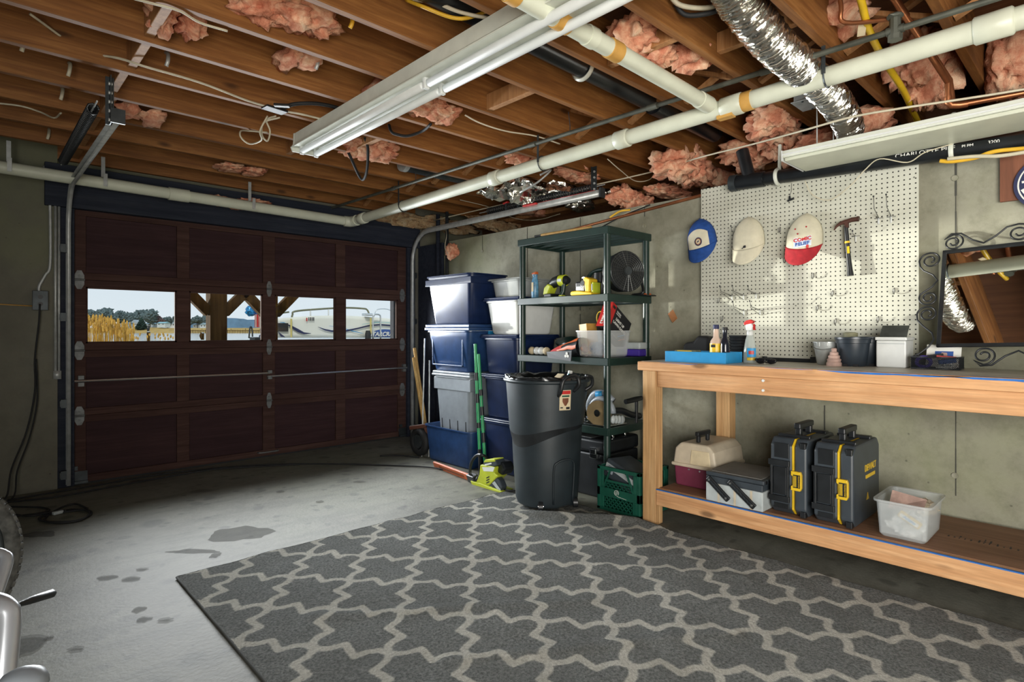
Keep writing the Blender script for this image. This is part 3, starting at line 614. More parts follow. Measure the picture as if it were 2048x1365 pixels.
# foil flex duct
fp = curve([P(1440, -70, Z=2.52), P(1482, 5, Z=2.44), P(1545, 85, Z=2.36), P(1600, 135, Z=2.33), P(1655, 185, Z=2.30), P(1690, 235, Z=2.275), P(1700, 262, Z=2.28)], 60)
rs = []
for i, q in enumerate(fp): rs.append((.082-.014*i/len(fp))*(1+.045*(1 if i % 4 < 2 else -1)+.05*noise.noise((i*.15, 2, 1))))
D = thing('flex_duct', 'crinkled silver foil flexible duct curving down between the joists', 'duct', P(1600, 135, Z=2.33))
mb = MB().tube(fp, rs, 30)
mb.v = [tuple(Vector(v)+Vector((noise.noise(Vector(v)*55), noise.noise(Vector(v)*55+Vector((9,9,9))), noise.noise(Vector(v)*55-Vector((7,3,1)))))*.007) for v in mb.v]
build('foil_sleeve', mb, M['foil'], D, smooth=35)
build('hose_clamp', MB().tube([fp[-9], fp[-2]], .068, 24), M['steel'], D, smooth=40)
# junction cover
q = P(1615, 208, Z=2.36)
J = thing('junction_box', 'flat grey metal junction box cover beside the foil duct', 'junction box', q)
build('cover', MB().bb(q.x-.085, q.x+.085, q.y-.055, q.y+.055, q.z-.006, q.z).bb(q.x-.07, q.x+.07, q.y-.045, q.y+.045, q.z, q.z+.05), M['steel'], J, bevel=.003)
for sx_ in (-1, 1): build('screw', MB().cyl((q.x+sx_*.07, q.y, q.z-.010), (q.x+sx_*.07, q.y, q.z-.005), .006, n=8), M['darksteel'], J)
# ================================================================ CABLES in the joists
def cable(label, pts, r, mat, n=6, cat='cable'): return solo('cable', label, cat, MB().tube(curve(pts, n), r, 7), M[mat], pts[len(pts)//2], smooth=True)
zj = ZC-.006
cable('white cable stapled under the joists, from the bins to above the box light', [PC(868, 441, 2.30), PC(1010, 408, 2.33), PC(1120, 385, 2.32), PC(1300, 345, 2.34), PC(1400, 315, 2.31), PC(1500, 290, 2.26), PC(1600, 263, 2.20), PC(1700, 235, 2.19), PC(1800, 217, 2.18), PC(1960, 193, 2.17), PC(2100, 170, 2.17)], .0055, 'whitecable')
cable('thin white cord dangling in an S over the pegboard', [P(1610, 362, X=3.52), P(1625, 390, X=3.52), P(1660, 400, X=3.53), P(1700, 372, X=3.5), P(1730, 340, X=3.48), P(1760, 318, X=3.47), P(1815, 325, X=3.47), P(1850, 305, X=3.47), P(1905, 288, X=3.5)], .003, 'whitecable')
cable('white cable crossing the left-hand joists from the blocking to the black clamp', [PC(60, 28, zj+.10), PC(165, 100, zj+.08), PC(240, 117, zj+.03), PC(290, 133, zj), PC(400, 165, zj), PC(500, 203, zj), PC(570, 222, zj), PC(610, 230, zj), PC(680, 248, zj+.02)], .0055, 'whitecable')
cable('white cable loop hanging beside the far end of the strip light', [PC(535, 232, zj), PC(520, 262, zj-.09), PC(523, 280, zj-.12), PC(500, 288, zj-.12), PC(482, 275, zj-.10), PC(482, 262, zj-.05), PC(500, 262, zj), PC(535, 265, zj)], .005, 'whitecable')
cable('small white cable coil under the black clamp', [PC(560, 235, zj), PC(528, 245, zj-.03), PC(524, 270, zj-.09), PC(535, 282, zj-.11), PC(540, 262, zj-.06), PC(533, 240, zj-.01), PC(552, 232, zj)], .005, 'whitecable')
cable('thick black cable sagging from the clamp up behind the strip light', [PC(562, 218, zj), PC(590, 208, zj+.03), PC(640, 208, zj+.05), PC(690, 222, zj+.05), PC(740, 255, zj+.06)], .011, 'blackrub')
cable('thick black cable hanging in a long V below the strip light end', [PC(690, 290, zj+.1), PC(700, 312, zj-.03), PC(722, 358, zj-.14), PC(733, 345, zj-.12), PC(736, 300, zj-.01), PC(730, 275, zj+.06)], .010, 'blackrub')
cable('black cable bow beneath the joists in the middle of the ceiling', [PC(778, 250, zj+.06), PC(782, 262, zj+.01), PC(790, 268, zj-.01), PC(815, 272, zj-.02), PC(845, 262, zj+.0), PC(862, 248, zj+.004)], .009, 'blackrub')
cable('tan cable sagging along a joist right of the strip light', [PC(930, 230, zj+.06), PC(960, 246, zj+.02), PC(1010, 262, zj), PC(1070, 272, zj+.02), PC(1120, 288, zj)], .0045, 'whitecable')
cable('thin white cable loop below the joists near the pegboard corner', [PC(1215, 318, zj+.03), PC(1240, 340, zj-.03), PC(1270, 362, zj-.06), PC(1298, 360, zj-.05), PC(1310, 345, zj-.03)], .0035, 'whitecable')
cable('thin white cable drooping over the silver foil bundle', [PC(920, 400, zj), PC(980, 415, zj-.03), PC(1030, 437, zj-.06), PC(1075, 440, zj-.05), PC(1120, 428, zj-.02)], .0035, 'whitecable')
cable('white cable tucked along the far-left joist', [PC(-20, 205, zj), PC(40, 212, zj), PC(80, 224, zj), PC(108, 236, zj+.02), PC(122, 226, zj+.02)], .005, 'whitecable')
cable('yellow cable hanging in a bow left of the strip light top', [PC(812, 0, zj+.12), PC(850, 15, zj+.06), PC(900, 34, zj+.04), PC(935, 36, zj+.05), PC(980, 20, zj+.12)], .008, 'yellowcable')
cable('white cable hanging with the yellow bow left of the strip light top', [PC(818, -2, zj+.14), PC(870, 5, zj+.09), PC(920, 24, zj+.06), PC(975, 36, zj+.05), PC(1010, 40, zj+.10)], .008, 'whitecable')
cable('white cable laid over the top left joist edge', [PC(240, -10, zj+.03), PC(310, 8, zj), PC(360, 22, zj), PC(400, 45, zj), PC(455, 62, zj)], .005, 'whitecable')
cable('white cable bundle entering the joist beside the foil duct', [PC(1335, -15, zj+.12), PC(1360, 10, zj+.08), PC(1410, 16, zj+.08), PC(1450, 5, zj+.1)], .010, 'whitecable')
cable('black cable bundle under the white one beside the foil duct', [PC(1350, 8, zj+.10), PC(1372, 30, zj+.06), PC(1420, 26, zj+.06), PC(1455, 10, zj+.09)], .010, 'blackrub')
cable('yellow cable tied along the black lettered waste pipe', [P(1880, 322, X=3.50), P(1905, 323, X=3.50), P(1950, 316, X=3.50), P(1990, 303, X=3.50), P(2060, 296, X=3.50)], .010, 'yellowcable')
cable('white cable tied along the black lettered waste pipe', [P(1895, 318, X=3.48), P(1950, 313, X=3.48), P(2000, 312, X=3.48), P(2060, 303, X=3.48)], .009, 'whitecable')
cable('yellow cable running on top of the black lettered waste pipe', [P(1600, 330, X=3.60), P(1760, 300, X=3.60), P(1900, 278, X=3.58), P(1980, 262, X=3.56), P(2060, 252, X=3.56)], .012, 'yellowcable')
cable('black cable slanting down the concrete wall to the shelf rack', [P(1300, 410, X=3.6), P(1250, 430, X=3.6), P(1215, 448, X=3.6), P(1190, 462, X=3.6)], .005, 'blackrub')
cable('white cable slanting beside the black one on the concrete wall', [P(1290, 412, X=3.605), P(1240, 432, X=3.605), P(1190, 448, X=3.605), P(1120, 470, X=3.605)], .004, 'whitecable')
cable('yellow cable end sticking out where the wall meets the joists', [P(1260, 420, X=3.59), P(1240, 423, X=3.59), P(1220, 435, X=3.59)], .008, 'yellowcable')
for (px, py, i) in ((48, 92, 0), (140, 142, 1), (125, 190, 2), (335, 122, 3), (700, 45, 4), (632, 128, 5), (98, 270, 6)):
    lab = ['short cable stub poking through the topmost left joist', 'white cable stub below the blocking at left', 'white cable stub curling out of the fourth joist at left', 'grey cable stub beside the wooden blocking', 'yellow wire loop poking through the joist', 'grey cable stub near the tuft over the strip light', 'white cable hook low on the left-hand joists'][i]
    q = PC(px, py, zj+.06); cable(lab, [q+Vector((0, .03, .05)), q+Vector((0, -.01, .03)), q+Vector((-.005, -.03, -.01)), q+Vector((-.01, -.02, -.035))], .009, ['whitecable', 'whitecable', 'whitecable', 'steel', 'yellowcable', 'steel', 'whitecable'][i], cat='cable')
q = PC(560, 216, zj-.01)
solo('cable_clamp', 'flat black clamp holding cables under a joist', 'clamp', MB().bar(PC(528, 213, zj-.008), PC(570, 226, zj-.008), .07, .012).bar(PC(548, 210, zj-.02), PC(580, 212, zj-.02), .03, .014), M['black'], q, bevel=.003)
# ================================================================ INSULATION tufts
def tuft(label, px, py, w, h, z, seed, mat='insul', dp=.12, grp=None):
    q = PC(px, py, z); s = (Vector((q.x, q.y))).length/FPX; rw = w*s/2; rh = h*s/2
    mb = MB(); rr = random.Random(seed)
    n = 3 if w > 70 else 2
    for k in range(n):
        t = (k-(n-1)/2)/max(1, n-1) if n > 1 else 0
        mb.blob((q.x+t*rw*1.2+rr.uniform(-.01, .01), q.y+rr.uniform(-.03, .03), q.z+rr.uniform(-.3, .3)*rh), (rw*.62, dp*rr.uniform(.7, 1.1), rh*rr.uniform(.8, 1.1)), seed+k*5, .55, 4 if w > 60 else 3, 1.8)
    return solo('insulation', label, 'insulation', mb, M[mat], q, 'fibreglass tufts hanging from the joist bays', smooth=True)
for i, a in enumerate([
    ('pink fibreglass tuft at the top left beside the wooden blocking', 358, 42, 70, 60, 2.47), ('large pink fibreglass tuft at the top of the ceiling, left of the strip light', 575, 22, 150, 50, 2.50),
    ('pink fibreglass tuft behind the joist left of the strip light', 598, 120, 60, 36, 2.47), ('large pale pink fibreglass tuft between strip light and foil duct', 1285, 85, 130, 70, 2.47),
    ('pink fibreglass tuft hanging under the far end of the strip light', 735, 298, 90, 36, 2.44), ('pale fibreglass tuft along the joist below the strip light middle', 865, 222, 90, 30, 2.45),
    ('pink fibreglass tuft at the foot of the diagonal bridging', 1045, 322, 66, 26, 2.43), ('thin fibreglass wisp along the fifth joist from the door', 487, 337, 66, 12, 2.41),
    ('pink fibreglass patch flattened against the header above the door', 470, 405, 110, 16, 2.38), ('pink fibreglass tuft beside the left track hanger bracket', 280, 226, 56, 22, 2.41),
    ('pink fibreglass strip lying over the silver foil bundle', 1150, 348, 80, 24, 2.42), ('red-pink fibreglass tuft above the black pipe cap', 1418, 352, 62, 46, 2.38),
    ('pale pink fibreglass tuft hanging left of the box light', 1490, 312, 70, 44, 2.36), ('pink fibreglass tuft near the tan tape wraps', 1385, 112, 56, 50, 2.46),
    ('pink fibreglass tuft under the junction box cover', 1545, 240, 90, 50, 2.40), ('ragged fibreglass tuft at the lower end of the foil duct', 1745, 245, 60, 44, 2.34),
    ('pink fibreglass bulging between joists beside the yellow gas line', 1850, 130, 110, 110, 2.50), ('pink fibreglass bulging at the far right joist bay', 2030, 120, 90, 110, 2.50),
    ('pink fibreglass tuft over the copper pipe near the wall', 1335, 384, 90, 20, 2.38), ('small pink tuft hanging from the joist over the shelf rack', 1065, 425, 60, 16, 2.40),
    ('dark pink fibreglass above the copper elbow', 1690, 30, 60, 60, 2.54), ('pink fibreglass tuft beside the strip light, level with its middle', 760, 180, 50, 40, 2.48),
    ('pale pink batt lying on the wall ledge right of the foil bundle', 1265, 400, 90, 40, 2.20), ('pink batt on the wall ledge just left of the black pipe cap', 1370, 330, 120, 60, 2.36),
    ('dark pink batt bulging over the wall ledge above the box light', 1560, 275, 90, 60, 2.40), ('pink batt above the ledge behind the foil duct end', 1640, 285, 80, 40, 2.32),
    ]): tuft(*a, seed=i+1)
tuft('long yellowed fibreglass strip hanging over the corner of the door', 865, 445, 190, 24, 2.37, 40, 'insuly', .08)
tuft('yellowed fibreglass tuft over the door track', 1000, 452, 130, 22, 2.36, 44, 'insuly', .08)
q = P(905, 503, X=3.50)
tuft_ = MB().blob(q, (.06, .07, .07), 71, .4, 4, 1.8)
solo('insulation', 'ball of dark pink fibreglass hanging in the corner above the blue tubs', 'insulation', tuft_, M['insul'], q, smooth=True)
cable('thin white wire hooked around the ball of fibreglass', [PC(890, 445, 2.33), P(893, 470, X=3.42), P(890, 495, X=3.42), P(896, 508, X=3.42)], .003, 'whitecable')
def V_(*a): return Vector(a)
# ================================================================ silver bundle and gear lying on the door track
q = PC(1100, 378, 2.30)
Bn = thing('foil_bundle', 'crumpled silver foil sheeting bundled above the shelf rack', 'foil', q)
def foilsheet(u, v):
    a = PC(995, 372, 2.30); b2 = PC(1205, 398, 2.30)
    p = lerp(a, b2, u); p.y += (v-.5)*.52; p.z = 2.275+.10*math.sin(PI*v)*(.4+.6*math.sin(PI*u))-.02*math.sin(5*u)
    nn = Vector((noise.noise((u*7, v*5, 1)), noise.noise((u*7, v*5, 8)), noise.noise((u*6, v*6, 3))))
    return p+nn*.075+.03*Vector((noise.noise((u*19, v*17, 1)), noise.noise((u*19, v*17, 8)), noise.noise((u*19, v*17, 3))))
build('foil_sheet', MB().grid(foilsheet, 44, 26), M['foil'], Bn)
build('wrapped_end', MB().blob(PC(1160, 410, 2.25), (.15, .09, .055), 5, .35, 4, 2.2), M['foil'], Bn, smooth=30)
build('lacing', MB().tube(curve([PC(1080, 350, 2.33), PC(1102, 340, 2.36), PC(1075, 365, 2.27), PC(1040, 385, 2.22)], 5), .008), M['steel'], Bn, smooth=True)
solo('trim_strip', 'split white trim strip lying under the foil bundle', 'strip', MB().prism([(0, .0), (.03, .012), (.42, .012), (.47, .03), (.455, .0), (.48, -.022), (.42, -.018), (.03, -.014)], PC(1083, 404, 2.25), (PC(1215, 386, 2.25)-PC(1083, 404, 2.25)).normalized(), (-.5, 0, .85), (.004, 0, .002)), M['white'], PC(1140, 396, 2.25))
for i, px in enumerate((1012, 1036)):
    y = YX(px, 3.505); q = V_(3.505, y, 2.214)
    solo('clamp', ['red-tipped clamp standing on the door track, nearer the door', 'red-tipped clamp standing on the door track, nearer the rack'][i], 'clamp', MB().bar(q, q+V_(0, 0, .075), .018, .018).bar(q+V_(0, .03, .078), q+V_(0, -.03, .085), .026, .012, m=1).bar(q+V_(0, .012, .03), q+V_(0, -.02, .03), .012, .012), [M['darksteel'], M['red']], q, bevel=.002)
ya, yb_ = YX(1050, 3.50), YX(1130, 3.50)
solo('paddle', 'red oar blade laid along the door track above the shelf rack', 'oar', MB().bar((3.505, ya, 2.222), (3.505, ya-.16, 2.222), .075, .014).tube([(3.505, ya-.16, 2.224), (3.505, yb_-.3, 2.224)], .010), M['red'], (3.505, ya, 2.215), bevel=.004)
# ================================================================ WALL: pegboard
PX = 3.585; V = Vector
py0, py1, pz0, pz1 = .725, 1.945, .975, 2.10
m, nt, b = newmat('pegboard_face'); t = nt.nodes.new('ShaderNodeTexCoord'); sp = nt.nodes.new('ShaderNodeSeparateXYZ'); nt.links.new(t.outputs['Object'], sp.inputs[0])
def cell(sock):
    a = nt.nodes.new('ShaderNodeMath'); a.operation = 'DIVIDE'; a.inputs[1].default_value = .0254; nt.links.new(sock, a.inputs[0])
    f_ = nt.nodes.new('ShaderNodeMath'); f_.operation = 'FRACT'; nt.links.new(a.outputs[0], f_.inputs[0])
    s_ = nt.nodes.new('ShaderNodeMath'); s_.operation = 'SUBTRACT'; s_.inputs[1].default_value = .5; nt.links.new(f_.outputs[0], s_.inputs[0]); return s_.outputs[0]
cb = nt.nodes.new('ShaderNodeCombineXYZ'); nt.links.new(cell(sp.outputs['Y']), cb.inputs[0]); nt.links.new(cell(sp.outputs['Z']), cb.inputs[1])
ln = nt.nodes.new('ShaderNodeVectorMath'); ln.operation = 'LENGTH'; nt.links.new(cb.outputs[0], ln.inputs[0])
v = coords(nt, rnd=False); f = nz(nt, v, 3, 5, .6); f2 = nz(nt, v, 40, 3)
basec = ramp(nt, f, [(.35, (.50, .50, .415)), (.65, (.57, .57, .485))]); hm = ramp(nt, ln.outputs['Value'], [(.13, 1), (.165, 0)])
nt.links.new(mix(nt, hm, basec, (.012, .012, .010)), b.inputs['Base Color']); b.inputs['Roughness'].default_value = .55
hh = ramp(nt, ln.outputs['Value'], [(.12, 0), (.17, 1)]); bump(nt, b, hh, .6, .004); M['pegface'] = m
PB = thing('pegboard', 'large cream pegboard full of holes fixed above the workbench', 'pegboard', (PX, (py0+py1)/2, 1.5))
build('board', MB().bb(PX, PX+.006, py0, py1, pz0, pz1), M['pegface'], PB)
for y in (py0+.03, (py0+py1)/2, py1-.03): build('batten', MB().bb(PX+.006, XR, y-.015, y+.015, pz0, pz1), M['block'], PB)
for y, z in ((py0+.02, 1.95), (py0+.02, 1.42), (py1-.02, 1.9), (py1-.02, 1.2), ((py0+py1)/2, 1.3)): build('screw', MB().cyl((PX-.002, y, z), (PX+.001, y, z), .004, n=8), M['wire'], PB)
def hookpt(px, py): return P(px, py, X=PX)
def jhook(px, py, lab, d=.032):
    q = hookpt(px, py); r = .0028
    mb = MB().tube(curve([q+V((0,0,.012)), q+V((-.006, 0, .008)), q+V((-.006, 0, -.012)), q+V((-.012, 0, -.020)), q+V((-d*.8, 0, -.017)), q+V((-d, 0, -.002)), q+V((-d, 0, .006))], 4), r, 7).bar(q+V((-.001,0,-.012)), q+V((-.001,0,.012)), .006, .002)
    return solo('pegboard_hook', lab, 'hook', mb, M['wire'], q, 'metal hooks on the pegboard', smooth=True)
for px, py, lab in ((1561, 459, 'small curved hook on the pegboard between the cream cap and the red-billed cap'), (1571, 520, 'curved hook on the pegboard just left of the red bill'), (1627, 551, 'small curved hook below the red-billed cap'),
    (1666, 586, 'small curved hook below and left of the hammer handle'), (1789, 581, 'small curved hook near the right edge of the pegboard, level with the prong row'), (1636, 615, 'curved hook above the metal bucket'),
    (1672, 642, 'curved hook above the black plant pots'), (1757, 638, 'curved hook just above the white box with the dark lid panel'), (1439, 600, 'short curved hook at the left edge of the pegboard, under the blue cap'), (1446, 636, 'short curved hook at the left edge of the pegboard, above the bottles'),
    (1625, 448, 'small hook at the crown of the red-billed cap')): jhook(px, py, lab)
def prong(px, py, lab, ln_=.10, rise=.05, tip=True, plate=True):
    q = hookpt(px, py); mb = MB().tube([q+V((-.004, 0, 0)), q+V((-ln_*.9, .0, rise*.4)), q+V((-ln_, .0, rise))], .0024, 7)
    mb.tube([q+V((-.006, 0, -.032)), q+V((-.006,0,0))], .004, 7, 1)
    if plate: mb.tube([q+V((-.004, 0, -.03)), q+V((-ln_*.95, .002, rise*.3))], .0020, 6)
    mb.bar(q+V((-.003, -.02, 0)), q+V((-.003, .02, 0)), .004, .004)
    if tip: mb.tube([q+V((-ln_, 0, rise)), q+V((-ln_-.004, 0, rise+.006))], .004, 6, 2)
    return solo('pegboard_hook', lab, 'hook', mb, [M['wire'], M['whitep'], M['black']], q, 'long metal prongs on the pegboard', smooth=True)
prong(1465, 592, 'leftmost long prong of the upper prong row on the pegboard', .17, .05); prong(1488, 591, 'second long prong of the upper prong row on the pegboard', .16, .05)
prong(1513, 588, 'rightmost long prong of the upper prong row on the pegboard', .12, .04, True, False)
prong(1489, 622, 'left prong of the lower prong pair on the pegboard', .16, .05); prong(1521, 621, 'right prong of the lower prong pair on the pegboard', .15, .05)
prong(1758, 437, 'left prong of the empty pair right of the hammer', .10, .10, True, False); prong(1783, 434, 'right prong of the empty pair right of the hammer', .10, .10, True, False)
prong(1420, 466, 'dark prong at the pegboard edge holding the blue cap', .05, .02, True, False)
prong(1478, 470, 'long prong sticking out beside the cream cap', .11, .04, True, False)
q = hookpt(1583, 400)
solo('valve_key', 'small black T-shaped key hanging near the pegboard top', 'key', MB().bar(q+V((-.012, .018, -.006)), q+V((-.012, -.018, .004)), .012, .010).bar(q+V((-.012, .004, .0)), q+V((-.012, .006, .022)), .009, .009).tube([q+V((-.012, .006, .02)), q+V((-.004, .0, .05)), q+V((0, .0, .10))], .0015, 5), M['black'], q, bevel=.002)
# ---- baseball caps
def cap(px, py, name_lab, crown, front, bill, tilt, roll):
    q = hookpt(px, py); T = thing('baseball_cap', name_lab, 'cap', q+V((-.005, 0, 0)), 'baseball caps hung on the pegboard')
    Rm = Matrix.Translation(q+V((-.012, 0, -.005))) @ Matrix.Rotation(roll, 4, 'X') @ Matrix.Diagonal((1.0, 1.08, 1.16, 1)) @ Matrix(((0, 0, -1, 0), (-1, 0, 0, 0), (0, 1, 0, 0), (0, 0, 0, 1)))
    # local: x right, y up, z out of the wall
    def edge_y(a): return -.038-.030*math.cos(a)
    def cr(u, v_):
        a = PI*(u-.5); wob = .005*noise.noise((u*5+px, v_*4, 1))*min(1, 3*v_)
        sx_ = math.cos(PI/2*v_**1.7)**.7 if v_ < 1 else 0
        x = .089*math.sin(a)*(.35+.65*sx_ if v_ < .97 else .35*(1-v_)/.03)*(1.0 if sx_ > 0 else 0)
        x = .089*math.sin(a)*sx_
        z = .010+(.088*math.cos(a)**.7+wob)*(math.cos(PI/2*v_**1.3)**.6 if v_ < 1 else 0)
        y = edge_y(a)*(1-v_)+.122*v_
        return V((x, y, max(.002, z)))
    build('crown', MB().at(Rm).grid(cr, 28, 18), crown, T, smooth=60, solid=.002)
    if front is not None: build('front_panel', MB().at(Rm).grid(lambda u, v_: cr(.22+.56*u, .0+.62*v_*(1-.25*(2*u-1)**2))+V((0, 0, .002)), 16, 10), front, T, smooth=60)
    def bl(u, v_):
        a = PI*(u-.5); k = math.cos(a)**.6 if abs(a) < PI/2-1e-4 else 0
        return V((.091*math.sin(a)*(1-.04*v_), edge_y(a)+.004-.082*v_*k, .012+.088*k**1.15+.022*v_*k))
    build('bill', MB().at(Rm).grid(bl, 24, 8), bill, T, smooth=60, solid=.003)
    build('button', MB().at(Rm).blob((0, .118, .012), (.008, .006, .006), 1, 0, 2), crown if front is None else bill, T, smooth=True)
    return T, Rm, cr
T, Rm, cr = cap(1409, 478, 'blue mesh-back cap with a white front panel and round badge', M['royal'], M['khaki'], M['royal'], 0, -.16)
cp = cr(.5, .22)+V((.012, .0, .006))
for r_, m_, o_ in ((.024, 'navyink', 0), (.019, 'brownply', .0012), (.014, 'cream', .0024)): build('badge', MB().at(Rm).tube([cp+V((0,0,o_)), cp+V((0,0,o_+.0012))], r_, 20), M[m_], T)
build('badge', MB().at(Rm).bar(cp+V((-.006, -.003, .004)), cp+V((.006, .004, .004)), .006, .001), M['navyink'], T)
T, Rm, cr = cap(1502, 478, 'plain cream cap with a small dark emblem above the bill', M['khaki'], None, M['khaki'], 0, -.03)
cp = cr(.52, .10)+V((.002, 0, .004)); build('emblem', MB().at(Rm).blob(cp, (.008, .007, .002), 2, .4, 2).bar(cp+V((-.016, -.010, 0)), cp+V((-.004, -.003, 0)), .004, .002), M['ink'], T)
T, Rm, cr = cap(1614, 475, 'white cap with a red bill and printed lettering on the front', M['khaki'], None, M['capred'], 0, .06)
cp = cr(.54, .20); n_ = V((.12, .28, 1)).normalized(); u_ = (Rm.to_3x3() @ V((1, .16, -.12))).normalized(); w_ = (Rm.to_3x3() @ V((-.12, 1, -.28))).normalized(); o3 = Rm.to_3x3() @ n_
c3 = Rm @ (cp+V((.004, .0, .0035)))
mbp = MB().prism([(-.048, -.030), (.048, -.030), (.048, .032), (-.048, .032)], c3-o3*.003, u_, w_, o3*.003); build('patch', mbp, M['whiteink'], T, label='white printed patch')
build('patch', MB().prism([(-.046, -.028), (.046, -.028), (.046, .030), (-.046, .030)], c3, u_, w_, o3*.0003), plain('pale_blue_patch', (.55, .62, .72), .7), T)
text('COMIC', .029, M['redink'], T, c3+w_*.015+o3*.0008, u_, w_, bold=.0010); text('RELIEF', .027, M['blueink'], T, c3-w_*.011+o3*.0008, u_, w_, bold=.0010); text('8', .028, M['redink'], T, c3-w_*.034+u_*.028+o3*.001, u_, w_, bold=.0010)
for du, dv in ((-.13, .55), (.10, .60), (-.05, .42)):
    e = cr(.5+du, dv); build('eyelet', MB().at(Rm).tube([e+V((0,0,.001)), e+V((0,0,.004))], .004, 10), M['capred'], T)
# ---- hammer on a prong
q = P(1690, 470, X=PX-.035); H = thing('hammer', 'claw hammer with a brown head and black yellow-banded grip on the pegboard', 'hammer', q)
def hw(px, py, dx=0): return P(px, py, X=PX-.035+dx)
hd = MB().cyl(hw(1702, 440), hw(1718, 438), .0125, n=12).cyl(hw(1714, 438), hw(1718, 438), .0145, n=12)
hd.tube([hw(1703, 440), hw(1692, 444), hw(1681, 447), hw(1673, 453), hw(1668, 461)], [.012, .013, .010, .007, .003], 8)
hd.bar(hw(1693, 440), hw(1694, 456), .018, .020)
build('head', hd, plain('rusty_steel', (.085, .035, .025), .55, .4, .35), H, smooth=40)
build('grip', MB().tube([hw(1692, 452), hw(1694, 480), hw(1697, 515), hw(1700, 540), hw(1701, 552)], [.0105, .0115, .0125, .014, .018], 12), M['black'], H, smooth=50)
build('band', MB().tube([hw(1694, 483), hw(1694.5, 487)], .0135, 12), M['yellow'], H, label='yellow band on the grip')
build('sticker', MB().bar(hw(1696, 493, -.0125), hw(1697, 507, -.0130), .012, .002, up=(1,0,0)), M['yellow'], H, label='yellow sticker on the grip')
prong(1712, 473, 'double prong holding the hammer', .06, .02, True, False)
# ---- brown board with round navy sign
SY = YX(2000, 3.6)
SG = thing('sign_board', 'brown wooden board with a round navy sign hung high at the right edge', 'sign', (3.6, SY-.2, 1.87))
build('board', MB().bb(3.592, 3.612, SY-.62, SY, P(2000, 405, X=3.6).z, 2.06), M['brownply'], SG, bevel=.002)
sc = V((3.585, P(2027, 370, X=3.585).y-.125, P(2048, 371, X=3.585).z))
dk = build('disc', MB().tube([sc+V((.006,0,0)), sc-V((.006,0,0))], .125, 48), M['navyink'], SG)
build('ring', MB().tube([sc+V((-.0065, .108*math.cos(a), .108*math.sin(a))) for a in [k*PI/24 for k in range(48)]], .0035, 6, closed=True), M['whiteink'], SG)
for a, b_, w in (((.095, .014), (.055, .018), .010), ((.092, -.018), (.060, -.075), .016)): build('mark', MB().bar(sc+V((-.0068, a[0], a[1])), sc+V((-.0068, b_[0], b_[1])), .0012, w, up=(0,0,1) if abs(a[1]-b_[1]) < .02 else (0,1,0)), M['whiteink'], SG)
# scrap of brown card stuck on the wall
q = P(1348, 634, X=3.612); solo('card_scrap', 'folded scrap of brown card stuck on the concrete wall by the shelf rack', 'card', MB().add([q+V((-.004,.045,.02)), q+V((-.012,.005,-.042)), q+V((-.03,-.045,-.012)), q+V((-.006,.005,.052))], [(0,1,2,3)]).add([q+V((-.012,.005,-.042)), q+V((-.03,-.045,-.012)), q+V((-.035,-.02,-.035))], [(0,1,2)]), plain('brown_card', (.50, .22, .09), .7), q, solid=.002)
# ---- mirror in a scrolled iron frame, leaning back on the bench
BT = .966                                               # bench-top height
MY1 = .612; MW = .92; MH = .515; lean = math.radians(21.5); zb = BT+.105
Mm = Matrix.Translation((3.375, MY1, zb)) @ Matrix.Rotation(math.radians(-2.0), 4, 'X') @ Matrix.Rotation(math.radians(-3), 4, 'Z') @ Matrix(((0, math.sin(lean), -math.cos(lean), 0), (-1, 0, 0, 0), (0, math.cos(lean), math.sin(lean), 0), (0, 0, 0, 1)))
MR = thing('wall_mirror', 'mirror in a black scrolled iron frame leaning back on the workbench', 'mirror', (3.375, MY1-MW/2, BT))
build('glass', MB().at(Mm).bb(.004, MW-.004, .004, MH-.004, -.003, .0), M['mirror'], MR)
fr = MB().at(Mm)
for a in ((0, .016, 0, MH), (MW-.016, MW, 0, MH), (0, MW, 0, .016), (0, MW, MH-.016, MH)): fr.bb(a[0], a[1], a[2], a[3], -.006, .008)
build('frame', fr, M['black'], MR, bevel=.002)
def spiral(c, r0, turns, a0, dr, flip=1, n=36):
    return [V((c[0]+(r0-dr*k/n)*math.cos(a0+flip*turns*2*PI*k/n), c[1]+(r0-dr*k/n)*math.sin(a0+flip*turns*2*PI*k/n), 0)) for k in range(n+1)]
def scroll(c1, r1, f1, c2, r2, f2, a1, a2, mid, lab=None):
    s1 = spiral(c1, r1, 1.6, a1, r1*.72, f1); s2 = spiral(c2, r2, 1.6, a2, r2*.72, f2)
    return list(reversed(s1))+[V((m_[0], m_[1], 0)) for m_ in mid]+s2
def addscroll(pts): build('scroll', MB().at(Mm).tube(pts, .0042, 7), M['black'], MR, smooth=60)
